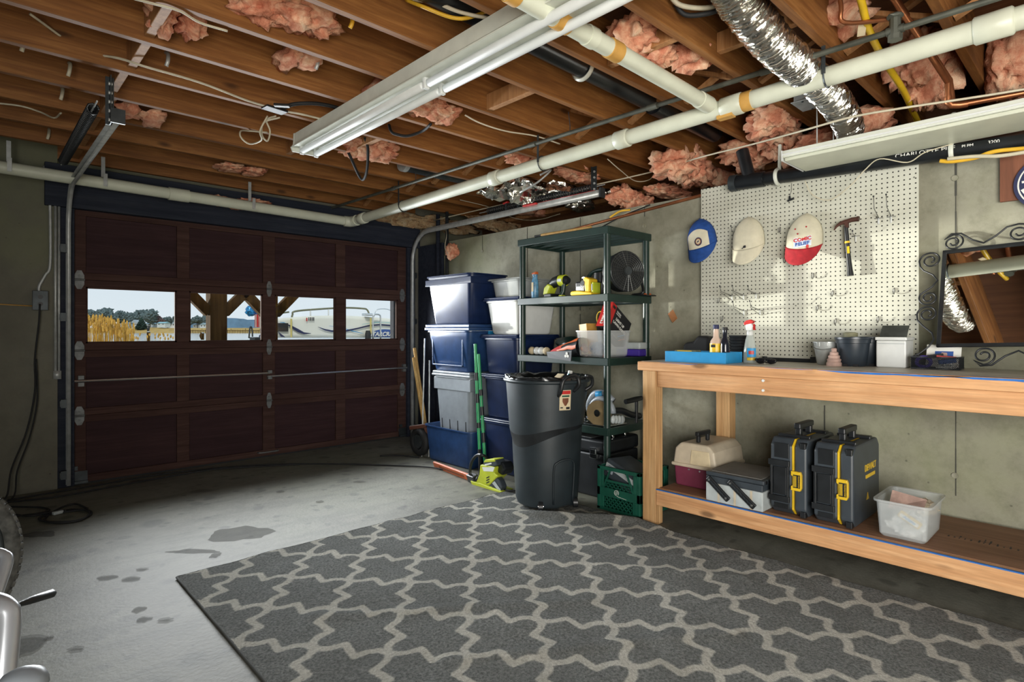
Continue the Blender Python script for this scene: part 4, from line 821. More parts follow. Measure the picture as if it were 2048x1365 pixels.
# left side, two S scrolls between spirals
addscroll(scroll((-.052, .455), .046, 1, (-.044, .285), .040, -1, PI*.98, PI*.62, [(-.085, .408), (-.05, .375), (-.018, .345), (-.012, .335), (-.030, .318)]) if 0 else
          list(reversed(spiral((-.050, .470), .048, 1.7, PI, .036, -1)))+[V((-.092, .440, 0)), V((-.075, .415, 0)), V((-.035, .388, 0)), V((-.014, .355, 0)), V((-.035, .322, 0)), V((-.068, .296, 0))]+spiral((-.046, .262), .042, 1.7, PI*.80, .031, 1))
addscroll(list(reversed(spiral((-.046, .175), .044, 1.7, PI, .032, -1)))+[V((-.086, .145, 0)), V((-.060, .112, 0)), V((-.022, .075, 0)), V((-.012, .040, 0)), V((-.030, .005, 0)), V((-.065, -.03, 0)), V((-.10, -.052, 0))])
def hscroll(x0, flip):
    yb_ = MH if flip > 0 else 0
    k = flip
    return list(reversed(spiral((x0+.040, yb_+k*.042), .044, 1.7, -PI*.5*k+PI*.5*(1+k)*0+PI*(1 if k > 0 else 1), .032, -k)))+[V((x0+.004, yb_+k*.066, 0)), V((x0+.030, yb_+k*.092, 0)), V((x0+.07, yb_+k*.088, 0)), V((x0+.115, yb_+k*.045, 0)), V((x0+.16, yb_+k*.020, 0)), V((x0+.205, yb_+k*.050, 0)), V((x0+.245, yb_+k*.090, 0)), V((x0+.285, yb_+k*.098, 0))]+spiral((x0+.290, yb_+k*.052), .046, 1.7, PI*.5*k, .034, -k)
for x0_ in (.0, .40):
    addscroll(hscroll(x0_, 1)); addscroll(hscroll(x0_+.14, -1))
# ================================================================ WORKBENCH
BX0 = 2.947; BX1 = 3.58; BY1 = 2.015; BY0 = -.75
B = thing('workbench', 'long wooden workbench with a lower shelf against the concrete wall', 'workbench', (3.25, .6, 0))
build('top_board', MB().bb(BX0+.038, BX1, BY0, BY1, BT-.022, BT), M['benchtop'], B, bevel=.003)
build('front_edge_board', MB().bb(BX0, BX0+.038, BY0, BY1, BT-.054, BT-.001), M['pine'], B, bevel=.004)
build('apron', MB().bb(BX0+.012, BX0+.045, BY0, 1.885, .818, BT-.054), M['pine'], B, bevel=.004)
build('apron', MB().bb(BX1-.10, BX1-.06, BY0, 1.885, .818, BT-.024), M['pine'], B, bevel=.004)
build('end_apron', MB().bb(BX0+.05, BX1-.10, 1.80, 1.838, .818, BT-.024), M['pine'], B, bevel=.004)
def post(x0, x1, y0, y1): build('leg', MB().bb(x0, x1, y0, y1, 0, BT-.054), M['pineZ'], B, bevel=.004)
post(BX0, BX0+.040, 1.888, 1.978); post(BX0+.041, BX0+.079, 1.889, 1.977); post(3.49, 3.575, 1.70, 1.79); post(3.49, 3.575, -.6, -.51)
build('lower_rail', MB().bb(BX0, BX0+.038, BY0, 1.886, .123, .217), M['pine'], B, bevel=.004)
build('lower_rail', MB().bb(BX1-.05, BX1-.012, BY0, 1.69, .123, .205), M['pine'], B, bevel=.004)
build('shelf_board', MB().bb(BX0+.038, BX1, BY0, 1.885, .203, .219), M['ply'], B, bevel=.002)
build('tape', MB().bb(BX0-.0004, BX0+.012, BY0, 1.886, .2125, .2176), M['bluetape'], B, label='blue tape along the shelf edge')
for y0, y1, w0 in ((1.62, 1.86, .010), (1.02, 1.25, .006), (.42, 1.0, .026), (-.4, .60, .030)):
    n = 16; vs = []; 
    for k in range(n+1):
        y = y0+(y1-y0)*k/n; w = w0*(.7+.5*noise.noise((y*9, w0*50, 0)))*min(1, 4*min(k, n-k)/n+.15); vs += [(BX0+.004, y, BT+.0003), (BX0+.004+w, y, BT+.0004)]
    build('tape', MB().add(vs, [(2*i, 2*i+2, 2*i+3, 2*i+1) for i in range(n)]), M['bluetape'], B, label='torn blue tape on the bench edge')
    vs = []
    for k in range(n+1):
        y = y0+(y1-y0)*k/n; h_ = w0*.42*(.7+.6*noise.noise((y*7, w0*90, 3)))*min(1, 4*min(k, n-k)/n+.1); vs += [(BX0-.0006, y, BT-.0035), (BX0-.0006, y, BT-.0035-max(.001, h_))]
    build('tape', MB().add(vs, [(2*i, 2*i+1, 2*i+3, 2*i+2) for i in range(n)]), M['bluetape'], B, label='blue tape folded over the bench edge')
for y in (1.26,): 
    for z in (.895, .845): build('bolt', MB().cyl((BX0+.004, y, z), (BX0+.013, y, z), .007, n=10), M['whitep'], B)
build('stamp', MB().bb(3.12, 3.121, .1, .101, .2195, .2197), M['ink'], B)
rr = random.Random(4); sm = MB()
for k in range(20):
    y = .545-.024*k*.9+rr.uniform(-.004, .004)
    for j in range(rr.randint(1, 3)): x = 3.23+j*.022; sm.bb(x, x+rr.choice([.012, .018]), y-.0022*rr.randint(1, 2), y+.002, .2192, .2196)
o = build('printing', sm, M['ink'], B, kind='stuff', label='faded black mill stamp on the shelf board')
# ---- things on the bench top
def bx(px, X): return YX(px, X)
tx0 = 3.06; ty1 = bx(1330, tx0); ty0 = bx(1452, tx0); tx1 = 3.26
TR = thing('tray', 'shallow bright blue wooden tray holding bottles on the workbench', 'tray', ((tx0+tx1)/2, (ty0+ty1)/2, BT))
build('base', MB().bb(tx0+.012, tx1-.012, ty0+.012, ty1-.012, BT, BT+.010), M['cyan'], TR)
for a in ((tx0, tx0+.012, ty0, ty1), (tx1-.012, tx1, ty0, ty1), (tx0+.012, tx1-.012, ty0, ty0+.012), (tx0+.012, tx1-.012, ty1-.012, ty1)): build('side', MB().bb(*a, BT, BT+.062), M['cyan'], TR, bevel=.002)
def bottle(name, lab, px, X, prof, mat, parts, z=BT+.011):
    q = V((X, bx(px, X), z)); T = thing(name, lab, 'bottle', q)
    build('body', MB().lathe(prof, q, 24), mat, T, smooth=50)
    for nm, pr, m_, l_ in parts: build(nm, MB().lathe(pr, q, 24), m_, T, smooth=50, label=l_)
    return T, q
T, q = bottle('bottle', 'pale bottle with a yellow label and dark cap standing in the blue tray', 1432, 3.13, [(.030, 0), (.034, .006), (.034, .095), (.030, .115), (.016, .135), (.0135, .185)], plain('amber_bottle', (.62, .46, .36), .3), [('cap', [(.016, .183), (.017, .185), (.017, .206), (.015, .208)], M['navyink'], 'dark cap'), ('label', [(.0345, .018), (.0347, .02), (.0347, .098), (.0345, .1)], M['yellow'], 'yellow label')])
build('label_mark', MB().at(Matrix.Translation(q)).bb(-.0362, -.0346, -.014, .012, .078, .094), M['ink'], T)
T, q = bottle('bottle', 'slim black bottle standing in the blue tray right of the yellow-label bottle', 1450, 3.12, [(.022, 0), (.024, .004), (.024, .10), (.020, .118), (.0125, .135), (.0125, .182)], plain('dark_glass_bottle', (.012, .014, .022), .12), [('cap', [(.0135, .176), (.015, .178), (.015, .190), (.013, .193)], M['ink'], None)])
build('label_strip', MB().at(Matrix.Translation(q)).bb(-.0262, -.0235, .006, .012, .012, .09), M['whiteink'], T)
q = V((3.14, bx(1376, 3.14), BT+.011))
T = thing('tin', 'low olive tin with a yellow striped label lying in the blue tray', 'tin', q)
build('body', MB().at(Matrix.Translation(q)).prism([(-.095, 0), (.07, 0), (.07, .058), (-.065, .058), (-.085, .045), (-.095, .02)], (-.03, 0, 0), (0, -1, 0), (0, 0, 1), (.06, 0, 0)), plain('olive_tin', (.14, .155, .10), .45), T, bevel=.006)
build('label', MB().at(Matrix.Translation(q)).prism([(-.05, .042), (.045, .042), (.04, .055), (-.055, .055)], (-.0318, 0, 0), (0, -1, 0), (0, 0, 1), (.001, 0, 0)), M['yellow'], T)
build('label', MB().at(Matrix.Translation(q)).prism([(-.03, .030), (.045, .030), (.045, .041), (-.04, .041)], (-.0318, 0, 0), (0, -1, 0), (0, 0, 1), (.001, 0, 0)), M['lightgrey'], T)
q = V((3.20, bx(1450, 3.20), BT+.011)); solo('small_can', 'small red-printed can half hidden behind the black bottle in the tray', 'can', MB().lathe([(.026, 0), (.027, .003), (.027, .055), (.026, .058)], q, 20), M['capred'], q, smooth=50)
q = V((3.38, bx(1402, 3.38), BT)); solo('work_boot', 'black rubber shape standing behind the blue tray', 'case', MB().at(Matrix.Translation(q)).prism([(-.10, 0), (.08, 0), (.08, .145), (.0, .155), (-.03, .115), (-.085, .11), (-.10, .09)], (-.05, 0, 0), (0, -1, 0), (0, 0, 1), (.11, 0, 0)), M['blackrub'], q, bevel=.018, seg=3)
q = V((3.36, bx(1478, 3.36), BT)); 
def stackf(k): return MB().lathe([(.05, 0), (.056, .003), (.062, .016), (.058, .018)], q+V((0, 0, .012*k)), 24)
st = thing('pot_stack', 'stack of small black nursery pots behind the spray bottle', 'pot', q)
for k in range(9): build('pot', MB().lathe([(.046+.0006*k, 0), (.050+.0006*k, .004), (.0535+.0006*k, .0165), (.051+.0006*k, .017)], q+V((0, 0, .0175*k)), 24), M['black'], st, smooth=40)
# spray bottle
q = V((3.26, bx(1500, 3.26), BT)); T = thing('spray_bottle', 'clear spray bottle with a red and white trigger on the workbench', 'bottle', q)
build('bottle', MB().lathe([(.034, 0), (.038, .006), (.037, .06), (.031, .10), (.026, .13), (.016, .165), (.0155, .185)], q, 24, sx=.75), plain('clear_bottle', (.55, .60, .56), .12, alpha=.5), T, smooth=50)
build('neck_ring', MB().lathe([(.0165, .158), (.0175, .16), (.0175, .178), (.016, .18)], q, 20), M['whitep'], T, smooth=50)
mt = MB().at(Matrix.Translation(q)); mt.prism([(-.018, .185), (.014, .185), (.020, .212), (.012, .228), (-.022, .228), (-.022, .208)], (-.012, 0, 0), (0, -1, 0), (0, 0, 1), (.024, 0, 0)); build('trigger_head', mt, M['whitep'], T, bevel=.004)
build('trigger_cap', MB().at(Matrix.Translation(q)).prism([(-.030, .215), (.020, .226), (.026, .240), (.006, .248), (-.020, .242), (-.034, .228)], (-.013, 0, 0), (0, -1, 0), (0, 0, 1), (.026, 0, 0)), M['red'], T, bevel=.004)
build('trigger', MB().at(Matrix.Translation(q)).bar((0, -.022, .222), (0, -.026, .188), .012, .006), M['red'], T)
lb = lambda v0, v1, u0=-1., u1=1.: (lambda u, v_: V((q.x+.0292*(-math.cos((u0+(u1-u0)*u)))*1.0, q.y-.0385*math.sin(u0+(u1-u0)*u), q.z+v0+(v1-v0)*v_)))
build('label', MB().grid(lb(.030, .085, -.1, 1.3), 10, 3), M['cyan'], T, smooth=True); build('label', MB().grid(lb(.016, .034, -.1, 1.3), 10, 2), M['yellow'], T, smooth=True)
build('label', MB().at(Matrix.Translation(V((-.0016, 0, 0)))).grid(lb(.050, .070, .15, .95), 8, 2), M['red'], T, smooth=True)
q = V((3.20, bx(1528, 3.20), BT)); T = thing('sunglasses', 'black wrap sunglasses lying folded beside the spray bottle', 'sunglasses', q)
for s_ in (-1, 1): build('lens', MB().blob(q+V((0, s_*.03-.012, .016)), (.010, .026, .015), 3, .1, 3), plain('dark_lens', (.01, .01, .012), .08), T, smooth=True)
build('frame', MB().tube(curve([q+V((.004, .05, .026)), q+V((-.006, 0, .03)), q+V((.0, -.045, .026)), q+V((.03, -.05, .02))], 5), .004, 6).tube(curve([q+V((.004, .05, .026)), q+V((.03, .055, .016)), q+V((.05, .0, .006)), q+V((.045, -.03, .006))], 5), .0035, 6), M['black'], T, smooth=True)
yA, yB = bx(1527, 3.54), bx(1634, 3.54)
solo('bar_clamp', 'long black bar lying along the foot of the pegboard', 'bar', MB().bb(3.53, 3.545, yB, yA, BT, BT+.022).bb(3.515, 3.555, yB, yB+.03, BT, BT+.034).bb(3.52, 3.55, yA-.02, yA, BT, BT+.028), M['black'], (3.54, yA, BT), bevel=.003)
# bucket, clay tree, pots, white box, basket
def onb(px, X): return V((X, bx(px, X), BT))
q = onb(1653, 3.42); T = thing('bucket', 'small galvanised metal bucket beside the black plant pots', 'bucket', q)
build('body', MB().lathe([(.043, 0), (.047, .004), (.064, .116), (.067, .118), (.067, .124), (.062, .124), (.060, .116), (.043, .010)], q, 32), M['steel'], T, smooth=40)
for z in (.085, .094): build('rib', MB().lathe([(.0585+z*.02, z-.003), (.0615+z*.02, z), (.0585+z*.02, z+.003)], q, 32, cap=False), M['steel'], T, smooth=True)
for s_ in (-1, 1): build('handle_lug', MB().bb(q.x-.068, q.x-.060, q.y+s_*.02-.008, q.y+s_*.02+.008, BT+.098, BT+.124), M['steel'], T, bevel=.002)
build('handle', MB().tube([q+V((-.066*math.cos(a), .066*math.sin(a), .112-.03*math.cos(a))) for a in [-1.5+3.0*k/14 for k in range(15)]], .002, 6), M['wire'], T, smooth=True)
q = onb(1668, 3.30); T = thing('clay_ornament', 'little pinkish tiered clay ornament in front of the metal bucket', 'ornament', q)
prof = []
for k, (r, z) in enumerate(((.036, .0), (.036, .016), (.031, .022), (.034, .034), (.027, .040), (.028, .052), (.021, .058), (.021, .070), (.013, .075), (.013, .090), (.006, .094))): prof.append((r, z))
build('tiers', MB().lathe(prof, q, 20), M['clay'], T, smooth=30)
def potf(px, X, lab, r0, r1, h_):
    q = onb(px, X); T = thing('plant_pot', lab, 'pot', q)
    build('body', MB().lathe([(r0-.006, 0), (r0, .006), (r1-.006, h_-.032), (r1-.002, h_-.030), (r1, h_-.012), (r1+.004, h_-.010), (r1+.004, h_), (r1-.004, h_), (r1-.01, h_-.03), (r0-.004, .01)], q, 32), plain('nursery_pot', (.028, .038, .05), .35, 0, .3, 6), T, smooth=40)
    for a in (PI*.9, PI*1.15): build('drain_notch', MB().at(Matrix.Translation(q)).bb((r0+.001)*math.cos(a)-.004, (r0+.001)*math.cos(a)+.004, (r0+.001)*math.sin(a)-.012, (r0+.001)*math.sin(a)+.012, .001, .012), M['ink'], T)
    return q
q = potf(1706, 3.37, 'black nursery pot on the bench, left of the nested pair', .062, .082, .150)
q2 = potf(1738, 3.475, 'black nursery pot half hidden behind the nearer pot and the white box', .062, .080, .152)
q = onb(1701, 3.52); solo('flower_pot', 'small olive pot rim showing behind the black nursery pots', 'pot', MB().lathe([(.02, 0), (.03, .10), (.036, .172), (.02, .176)], q, 16), plain('olive_pot', (.28, .27, .16), .6), q, smooth=40)
wx = 3.36; wy1, wy0 = bx(1752, wx), bx(1812, wx)
T = thing('storage_box', 'white plastic box with a dark tilted panel on its lid', 'box', (wx+.08, (wy0+wy1)/2, BT))
build('body', MB().bb(wx, wx+.15, wy0, wy1, BT, BT+.135), M['whitep'], T, bevel=.006)
build('lid', MB().bb(wx-.004, wx+.154, wy0-.004, wy1+.004, BT+.136, BT+.152), M['whitep'], T, bevel=.004)
build('panel', MB().prism([(0, 0), (.055, .055), (.058, .052), (.004, -.003)], (wx+.03, wy0+.004, BT+.156), (1,0,0), (0,0,1), (0, wy1-wy0-.012, 0)), plain('solar_panel_dark', (.05, .055, .052), .25, 0, .4, 8), T, label='dark glossy panel propped on the lid')
build('seam', MB().bb(wx-.001, wx, wy0+.005, wy1-.005, BT+.118, BT+.121), M['lightgrey'], T)
kx = 3.32; ky1, ky0 = bx(1822, kx), bx(1918, kx)
T = thing('mesh_basket', 'black wire mesh basket of small odds and ends on the bench', 'basket', (kx+.06, (ky0+ky1)/2, BT))
km = MB(); 
def meshpanel(o, u, v_, lu, lv, n=26, mm=9):
    o = V(o); u = V(u); v_ = V(v_)
    for i in range(-mm, n):
        for sl in (1, -1):
            a0 = i/n*lu; pts = []
            t0 = 0; du = lv*.9
            p = [(a0, 0), (a0+du, lv)] if sl > 0 else [(a0+du, 0), (a0, lv)]
            (xa, ya), (xb, yb) = p
            def cl(x, y, x2, y2):
                for lim in (0, lu):
                    if (x-lim)*(x2-lim) < 0:
                        t = (lim-x)/(x2-x); yy = y+(y2-y)*t
                        if lim == 0: (x, y, x2, y2) = (lim, yy, x2, y2) if x < 0 else (x, y, lim, yy)
                        else: (x, y, x2, y2) = (x, y, lim, yy) if x2 > lu else (lim, yy, x2, y2)
                return x, y, x2, y2
            xa, ya, xb, yb = cl(xa, ya, xb, yb)
            if min(xa, xb) < -1e-6 or max(xa, xb) > lu+1e-6 or abs(ya-yb) < .002: continue
            km.tube([o+u*xa+v_*ya, o+u*xb+v_*yb], .0011, 4)
hk = .052
meshpanel((kx, ky1, BT+.004), (0,-1,0), (0,0,1), ky1-ky0, hk); meshpanel((kx+.12, ky1, BT+.004), (0,-1,0), (0,0,1), ky1-ky0, hk); meshpanel((kx, ky0, BT+.004), (1,0,0), (0,0,1), .12, hk, 14); meshpanel((kx, ky1, BT+.004), (1,0,0), (0,0,1), .12, hk, 14)
build('mesh', km, M['black'], T, kind='stuff')
build('rim', MB().tube([(kx, ky0, BT+.058), (kx, ky1, BT+.058), (kx+.12, ky1, BT+.058), (kx+.12, ky0, BT+.058)], .0035, 6, closed=True).tube([(kx, ky0, BT+.004), (kx, ky1, BT+.004), (kx+.12, ky1, BT+.004), (kx+.12, ky0, BT+.004)], .003, 6, closed=True), M['black'], T, smooth=True)
yc = (ky0+ky1)/2
solo('tape_roll', 'blue and cream tape roll inside the wire mesh basket', 'tape roll', MB().tube([(kx+.03, ky1-.045+.028*math.cos(a), BT+.034+.024*math.sin(a)) for a in [k*PI/10 for k in range(20)]], .008, 8, closed=True), M['purple'], (kx+.03, ky1-.05, BT), smooth=True)
solo('paper_bundle', 'white and blue packet lying in the wire mesh basket', 'packet', MB().bb(kx+.02, kx+.10, ky0+.02, yc, BT+.006, BT+.02).bar((kx+.03, yc-.01, BT+.035), (kx+.05, ky0+.02, BT+.045), .04, .02, m=1), [M['whitep'], M['blueink']], (kx+.06, yc, BT), bevel=.003)
solo('red_packet', 'flat red and turquoise packet poking over the mesh basket rim', 'packet', MB().bar((kx+.05, yc+.0, BT+.064), (kx+.06, ky0+.02, BT+.058), .05, .006).bar((kx+.07, yc+.04, BT+.06), (kx+.07, yc-.02, BT+.07), .03, .012, m=1), [M['red'], M['ink']], (kx+.06, ky0+.04, BT+.03))
cx_ = kx+.085; ya_, yb_ = bx(1851, cx_), bx(1921, cx_)
T = thing('photo_card', 'white card with a small blue picture standing in the mesh basket', 'card', (cx_, (ya_+yb_)/2, BT+.02))
build('card', MB().add([(cx_, ya_, BT+.01), (cx_, yb_, BT+.01), (cx_+.035, yb_, BT+.112), (cx_+.035, ya_, BT+.116)], [(0,1,2,3)]), M['whiteink'], T, solid=.0015)
lc = lambda a, z: (cx_+.035*(z-.01)/.103-.0022, ya_+(yb_-ya_)*a, BT+z)
build('picture', MB().add([lc(.25, .055), lc(.78, .055), lc(.78, .085), lc(.25, .085)], [(0,1,2,3)]), M['blueink'], T)
build('picture', MB().add([tuple(V(lc(.4, .060))-V((.0006,0,0))), tuple(V(lc(.62, .058))-V((.0006,0,0))), tuple(V(lc(.60, .078))-V((.0006,0,0))), tuple(V(lc(.45, .080))-V((.0006,0,0)))], [(0,1,2,3)]), M['clay'], T)
# ================================================================ things on the lower shelf
SH = .220
# tackle box, maroon base and beige lid
tbx0, tbx1, tby0, tby1 = 3.12, 3.468, 1.60, 1.872
T = thing('tackle_box', 'maroon tackle box with a beige lid and black handle on the bench shelf', 'tool box', ((tbx0+tbx1)/2, (tby0+tby1)/2, SH))
build('base', MB().prism([(.012, 0), (tby1-tby0-.012, 0), (tby1-tby0, .125), (0, .125)], (tbx0, tby0, SH), (0,1,0), (0,0,1), (tbx1-tbx0, 0, 0)), M['maroon'], T, bevel=.012, seg=3)
build('lid', MB().prism([(-.004, .128), (tby1-tby0+.004, .128), (tby1-tby0-.012, .225), (tby1-tby0-.05, .262), (.05, .262), (.012, .225)], (tbx0-.006, tby0, SH), (0,1,0), (0,0,1), (tbx1-tbx0+.012, 0, 0)), M['beige'], T, bevel=.014, seg=3)
build('lid_band', MB().bb(tbx0-.014, tbx1+.008, tby0-.008, tby1+.008, SH+.118, SH+.138), M['beige'], T, bevel=.005)
build('front_plate', MB().prism([(.03, .14), (.16, .14), (.15, .225), (.04, .225)], (tbx0-.010, tby0, SH), (0,1,0), (0,0,1), (.006, 0, 0)), M['cream'], T, bevel=.008)
hm = (tbx0+tbx1)/2-.07; hy = (tby0+tby1)/2
build('handle', MB().bar((hm-.055, hy, SH+.262), (hm-.055, hy, SH+.312), .022, .022).bar((hm+.055, hy, SH+.262), (hm+.055, hy, SH+.312), .022, .022).bar((hm-.075, hy, SH+.315), (hm+.075, hy, SH+.315), .026, .026), M['black'], T, bevel=.006)
for y in (tby0+.10, tby0+.17): build('rivet', MB().cyl((tbx0-.004, y, SH+.105), (tbx0+.002, y, SH+.105), .005, n=8), M['chrome'], T)
# grey cantilever box
gx0, gx1, gy0, gy1 = 2.955, 3.30, 1.262, 1.575
T = thing('tool_box', 'grey cantilever tool box with two slanting black arms on the bench shelf', 'tool box', ((gx0+gx1)/2, (gy0+gy1)/2, SH))
build('body', MB().bb(gx0, gx1, gy0, gy1, SH, SH+.10), M['lightgrey'], T, bevel=.005)
build('upper_tray', MB().bb(gx0+.002, gx1, gy0+.002, gy1, SH+.101, SH+.135), M['casegrey'], T, bevel=.004)
build('lid', MB().bb(gx0+.004, gx1, gy0-.004, gy1+.002, SH+.136, SH+.158), M['casegrey'], T, bevel=.005)
build('lid_inset', MB().bb(gx0+.03, gx1-.02, gy0+.02, gy1-.02, SH+.1582, SH+.161), plain('dusty_lid', (.16, .155, .14), .7), T)
rm = MB(); 
for k in range(10): x = gx0+.02+.032*k; rm.bb(x, x+.02, gy0-.008, gy0+.0, SH+.140, SH+.155)
build('lid_ribs', rm, M['black'], T, kind='stuff')
for y in (gy1-.075, gy1-.165, gy0+.06): build('groove', MB().bb(gx0-.0015, gx0+.002, y-.006, y+.006, SH+.002, SH+.098), M['beige'], T)
for (ya, za, yb, zb_) in ((gy1-.015, .128, gy1-.135, .026), (gy1-.135, .130, gy1-.275, .018)):
    a = build('arm', MB().bar((gx0-.008, ya, SH+za), (gx0-.008, yb, SH+zb_), .014, .034, up=(0,0,1)), M['black'], T, bevel=.006)
    for (y, z) in ((ya, za), (yb, zb_)): build('pivot', MB().cyl((gx0-.019, y+(.012 if y == yb else -.012)*1, SH+z+(-.01 if y == ya else .01)), (gx0-.014, y+(.012 if y == yb else -.012), SH+z+(-.01 if y == ya else .01)), .006, n=10), M['chrome'], a)
    rb = MB()
    for k in range(1, 8): p = lerp((gx0-.0155, ya, SH+za), (gx0-.0155, yb, SH+zb_), k/8); rb.bar(p-V((0, .006, .008)), p+V((0, .006, .008)), .002, .003)
    build('arm_ribs', rb, M['casegrey'], a, kind='stuff')
# black and yellow tool cases
def toolcase(x0, y0, y1, lab):
    T = thing('tool_case', lab, 'tool case', (x0+.21, (y0+y1)/2, SH), None)
    w = y1-y0; hC = .385; dC = .42
    def shell(name, ya, yb, m_):
        ch = .035
        build(name, MB().prism([(ch, 0), (dC-ch, 0), (dC, ch), (dC, hC-ch), (dC-ch, hC), (ch, hC), (0, hC-ch), (0, ch)], (x0, ya, SH), (1,0,0), (0,0,1), (0, yb-ya, 0)), m_, T, bevel=.010, seg=2)
    seam = y0+w*.36
    shell('lid', y0, seam-.004, M['casegrey']); shell('body', seam+.004, y1, M['casegrey'])
    ch = .033
    build('seal', MB().prism([(ch, .004), (dC-ch, .004), (dC-.002, ch), (dC-.002, hC-ch), (dC-ch, hC-.002), (ch, hC-.002), (-.002, hC-ch), (-.002, ch)], (x0, seam-.004, SH), (1,0,0), (0,0,1), (0, .008, 0)), M['yellow'], T, label='yellow seal between the two halves')
    # folding front handle, latch, top handle
    fm = MB().bb(x0-.014, x0, seam+.018, seam+.030, SH+.07, SH+.27).bb(x0-.014, x0, y1-.016, y1-.004, SH+.07, SH+.27).bb(x0-.016, x0, seam+.014, y1+.004, SH+.245, SH+.275).bb(x0-.016, x0, seam+.014, y1+.004, SH+.065, SH+.095).bb(x0-.010, x0, seam+.03, y1-.02, SH+.1, SH+.24)
    build('side_handle', fm, M['black'], T, bevel=.003)
    build('inset', MB().bb(x0-.003, x0+.001, seam+.02, y1-.02, SH+.285, SH+.36), M['black'], T, bevel=.003)
    build('inset', MB().bb(x0-.003, x0+.001, seam+.02, y1-.02, SH+.03, SH+.055), M['black'], T, bevel=.003)
    lt = build('latch', MB().prism([(-.004, .135), (.04, .135), (.046, .15), (.046, .215), (.04, .23), (-.004, .23), (-.004, .21), (.004, .205), (.004, .16), (-.004, .155)], (x0-.020, seam, SH), (0,-1,0), (0,0,1), (.018, 0, 0)), M['yellow'], T, bevel=.002, label='yellow latch')
    build('latch_window', MB().bb(x0-.0225, x0-.020, seam-.040, seam-.008, SH+.15, SH+.215), M['black'], lt)
    for k in range(3): build('latch_bar', MB().bb(x0-.0235, x0-.022, seam-.018-.005*k+.005, seam-.0155-.005*k+.005, SH+.155, SH+.21), M['yellow'], lt)
    text('TOUGHSYSTEM', .0085, M['yellow'], lt, (x0-.0232, seam-.034, SH+.1825), (0,0,-1), (0,-1,0))
    build('latch', MB().bb(x0+dC, x0+dC+.018, seam-.042, seam+.004, SH+.14, SH+.225), M['yellow'], T, bevel=.003)
    tm = MB().bar((x0+.13, seam+.02, SH+hC), (x0+.13, seam+.02, SH+hC+.045), .03, .028).bar((x0+.27, seam+.02, SH+hC), (x0+.27, seam+.02, SH+hC+.045), .03, .028).bar((x0+.105, seam+.02, SH+hC+.052), (x0+.295, seam+.02, SH+hC+.052), .034, .030)
    build('top_handle', tm, M['black'], T, bevel=.006)
    for a_, b_ in ((.075, .10), (.30, .34)): build('top_ridge', MB().bb(x0+a_, x0+b_, y0+.01, y1-.01, SH+hC-.004, SH+hC+.012), M['black'], T, bevel=.004)
    text('DEWALT', .045, M['yellow'], T, (x0+.265, y0-.0008, SH+.255), (1,0,0), (0,0,1), bold=.001); 
    build('label', MB().bb(x0+.19, x0+.34, y0-.0012, y0, SH+.205, SH+.222), M['yellow'], T)
    build('label', MB().prism([(0, 0), (.04, 0), (.02, .035)], (x0+.20, y0-.0012, SH+.10), (1,0,0), (0,0,1), (0, .0012, 0)), M['yellow'], T)
    for z in (.02, .36): build('corner_foot', MB().bb(x0-.006, x0+.03, y0+.004, y0+.03, SH+z-.018, SH+z+.012), M['black'], T, bevel=.003)
    return T
toolcase(3.005, 1.068, 1.245, 'black and yellow tool case standing next to the grey tool box')
toolcase(3.005, .862, 1.036, 'black and yellow tool case standing nearest the clear tub of rags')
# clear tub with white rags and papers
cx0, cx1, cy0, cy1 = 3.0, 3.30, .572, .772
T = thing('clear_tub', 'frosted clear plastic tub full of white scraps on the bench shelf', 'tub', ((cx0+cx1)/2, (cy0+cy1)/2, SH))
def tub(nm, T, x0, x1, y0, y1, z0, z1, tp, wall, mat, rim=.012, bev=.015, parts=None):
    """open tub with tapering walls: outer and inner skins"""
    tx = (x1-x0)*tp; ty = (y1-y0)*tp; r = min(x1-x0, y1-y0)*.12
    def loop(xa, xb, ya, yb, z, rr_):
        out = []
        for (qx, qy, a0) in ((xb-rr_, yb-rr_, 0), (xa+rr_, yb-rr_, 90), (xa+rr_, ya+rr_, 180), (xb-rr_, ya+rr_, 270)):
            for k in range(5): a = math.radians(a0+22.5*k); out.append(V((qx+rr_*math.cos(a), qy+rr_*math.sin(a), z)))
        return out
    L_ = [loop(x0+tx+.01, x1-tx-.01, y0+ty+.01, y1-ty-.01, z0, r*.6), loop(x0+tx, x1-tx, y0+ty, y1-ty, z0+.012, r*.7), loop(x0, x1, y0, y1, z1-.014, r), loop(x0-rim, x1+rim, y0-rim, y1+rim, z1-.010, r+rim), loop(x0-rim, x1+rim, y0-rim, y1+rim, z1, r+rim),
          loop(x0+wall, x1-wall, y0+wall, y1-wall, z1-.002, r), loop(x0+tx+wall, x1-tx-wall, y0+ty+wall, y1-ty-wall, z0+.012+wall, r*.7)]
    n = len(L_[0]); vs = [p for l in L_ for p in l]; fs = [tuple(range(n-1, -1, -1)), tuple((len(L_)-1)*n+k for k in range(n))]
    for i in range(len(L_)-1):
        for k in range(n): fs.append((i*n+k, i*n+(k+1) % n, (i+1)*n+(k+1) % n, (i+1)*n+k))
    return build(nm, MB().add(vs, fs), mat, T, smooth=35)
tub('tub', T, cx0, cx1, cy0, cy1, SH, SH+.168, .05, .003, M['milk'])
solo('rag', 'crumpled white rags filling the clear tub', 'rag', MB().blob((3.09, .665, SH+.055), (.065, .065, .050), 5, .4, 4, 2.4).blob((3.18, .70, SH+.05), (.07, .05, .045), 8, .4, 3, 2.4), M['whitep'], (3.12, .67, SH+.01), smooth=40)
solo('bag', 'crumpled brown paper bag at the back of the clear tub', 'bag', MB().blob((3.22, .63, SH+.115), (.05, .05, .035), 12, .35, 4, 2.2), M['beige'], (3.22, .63, SH+.08), smooth=40)
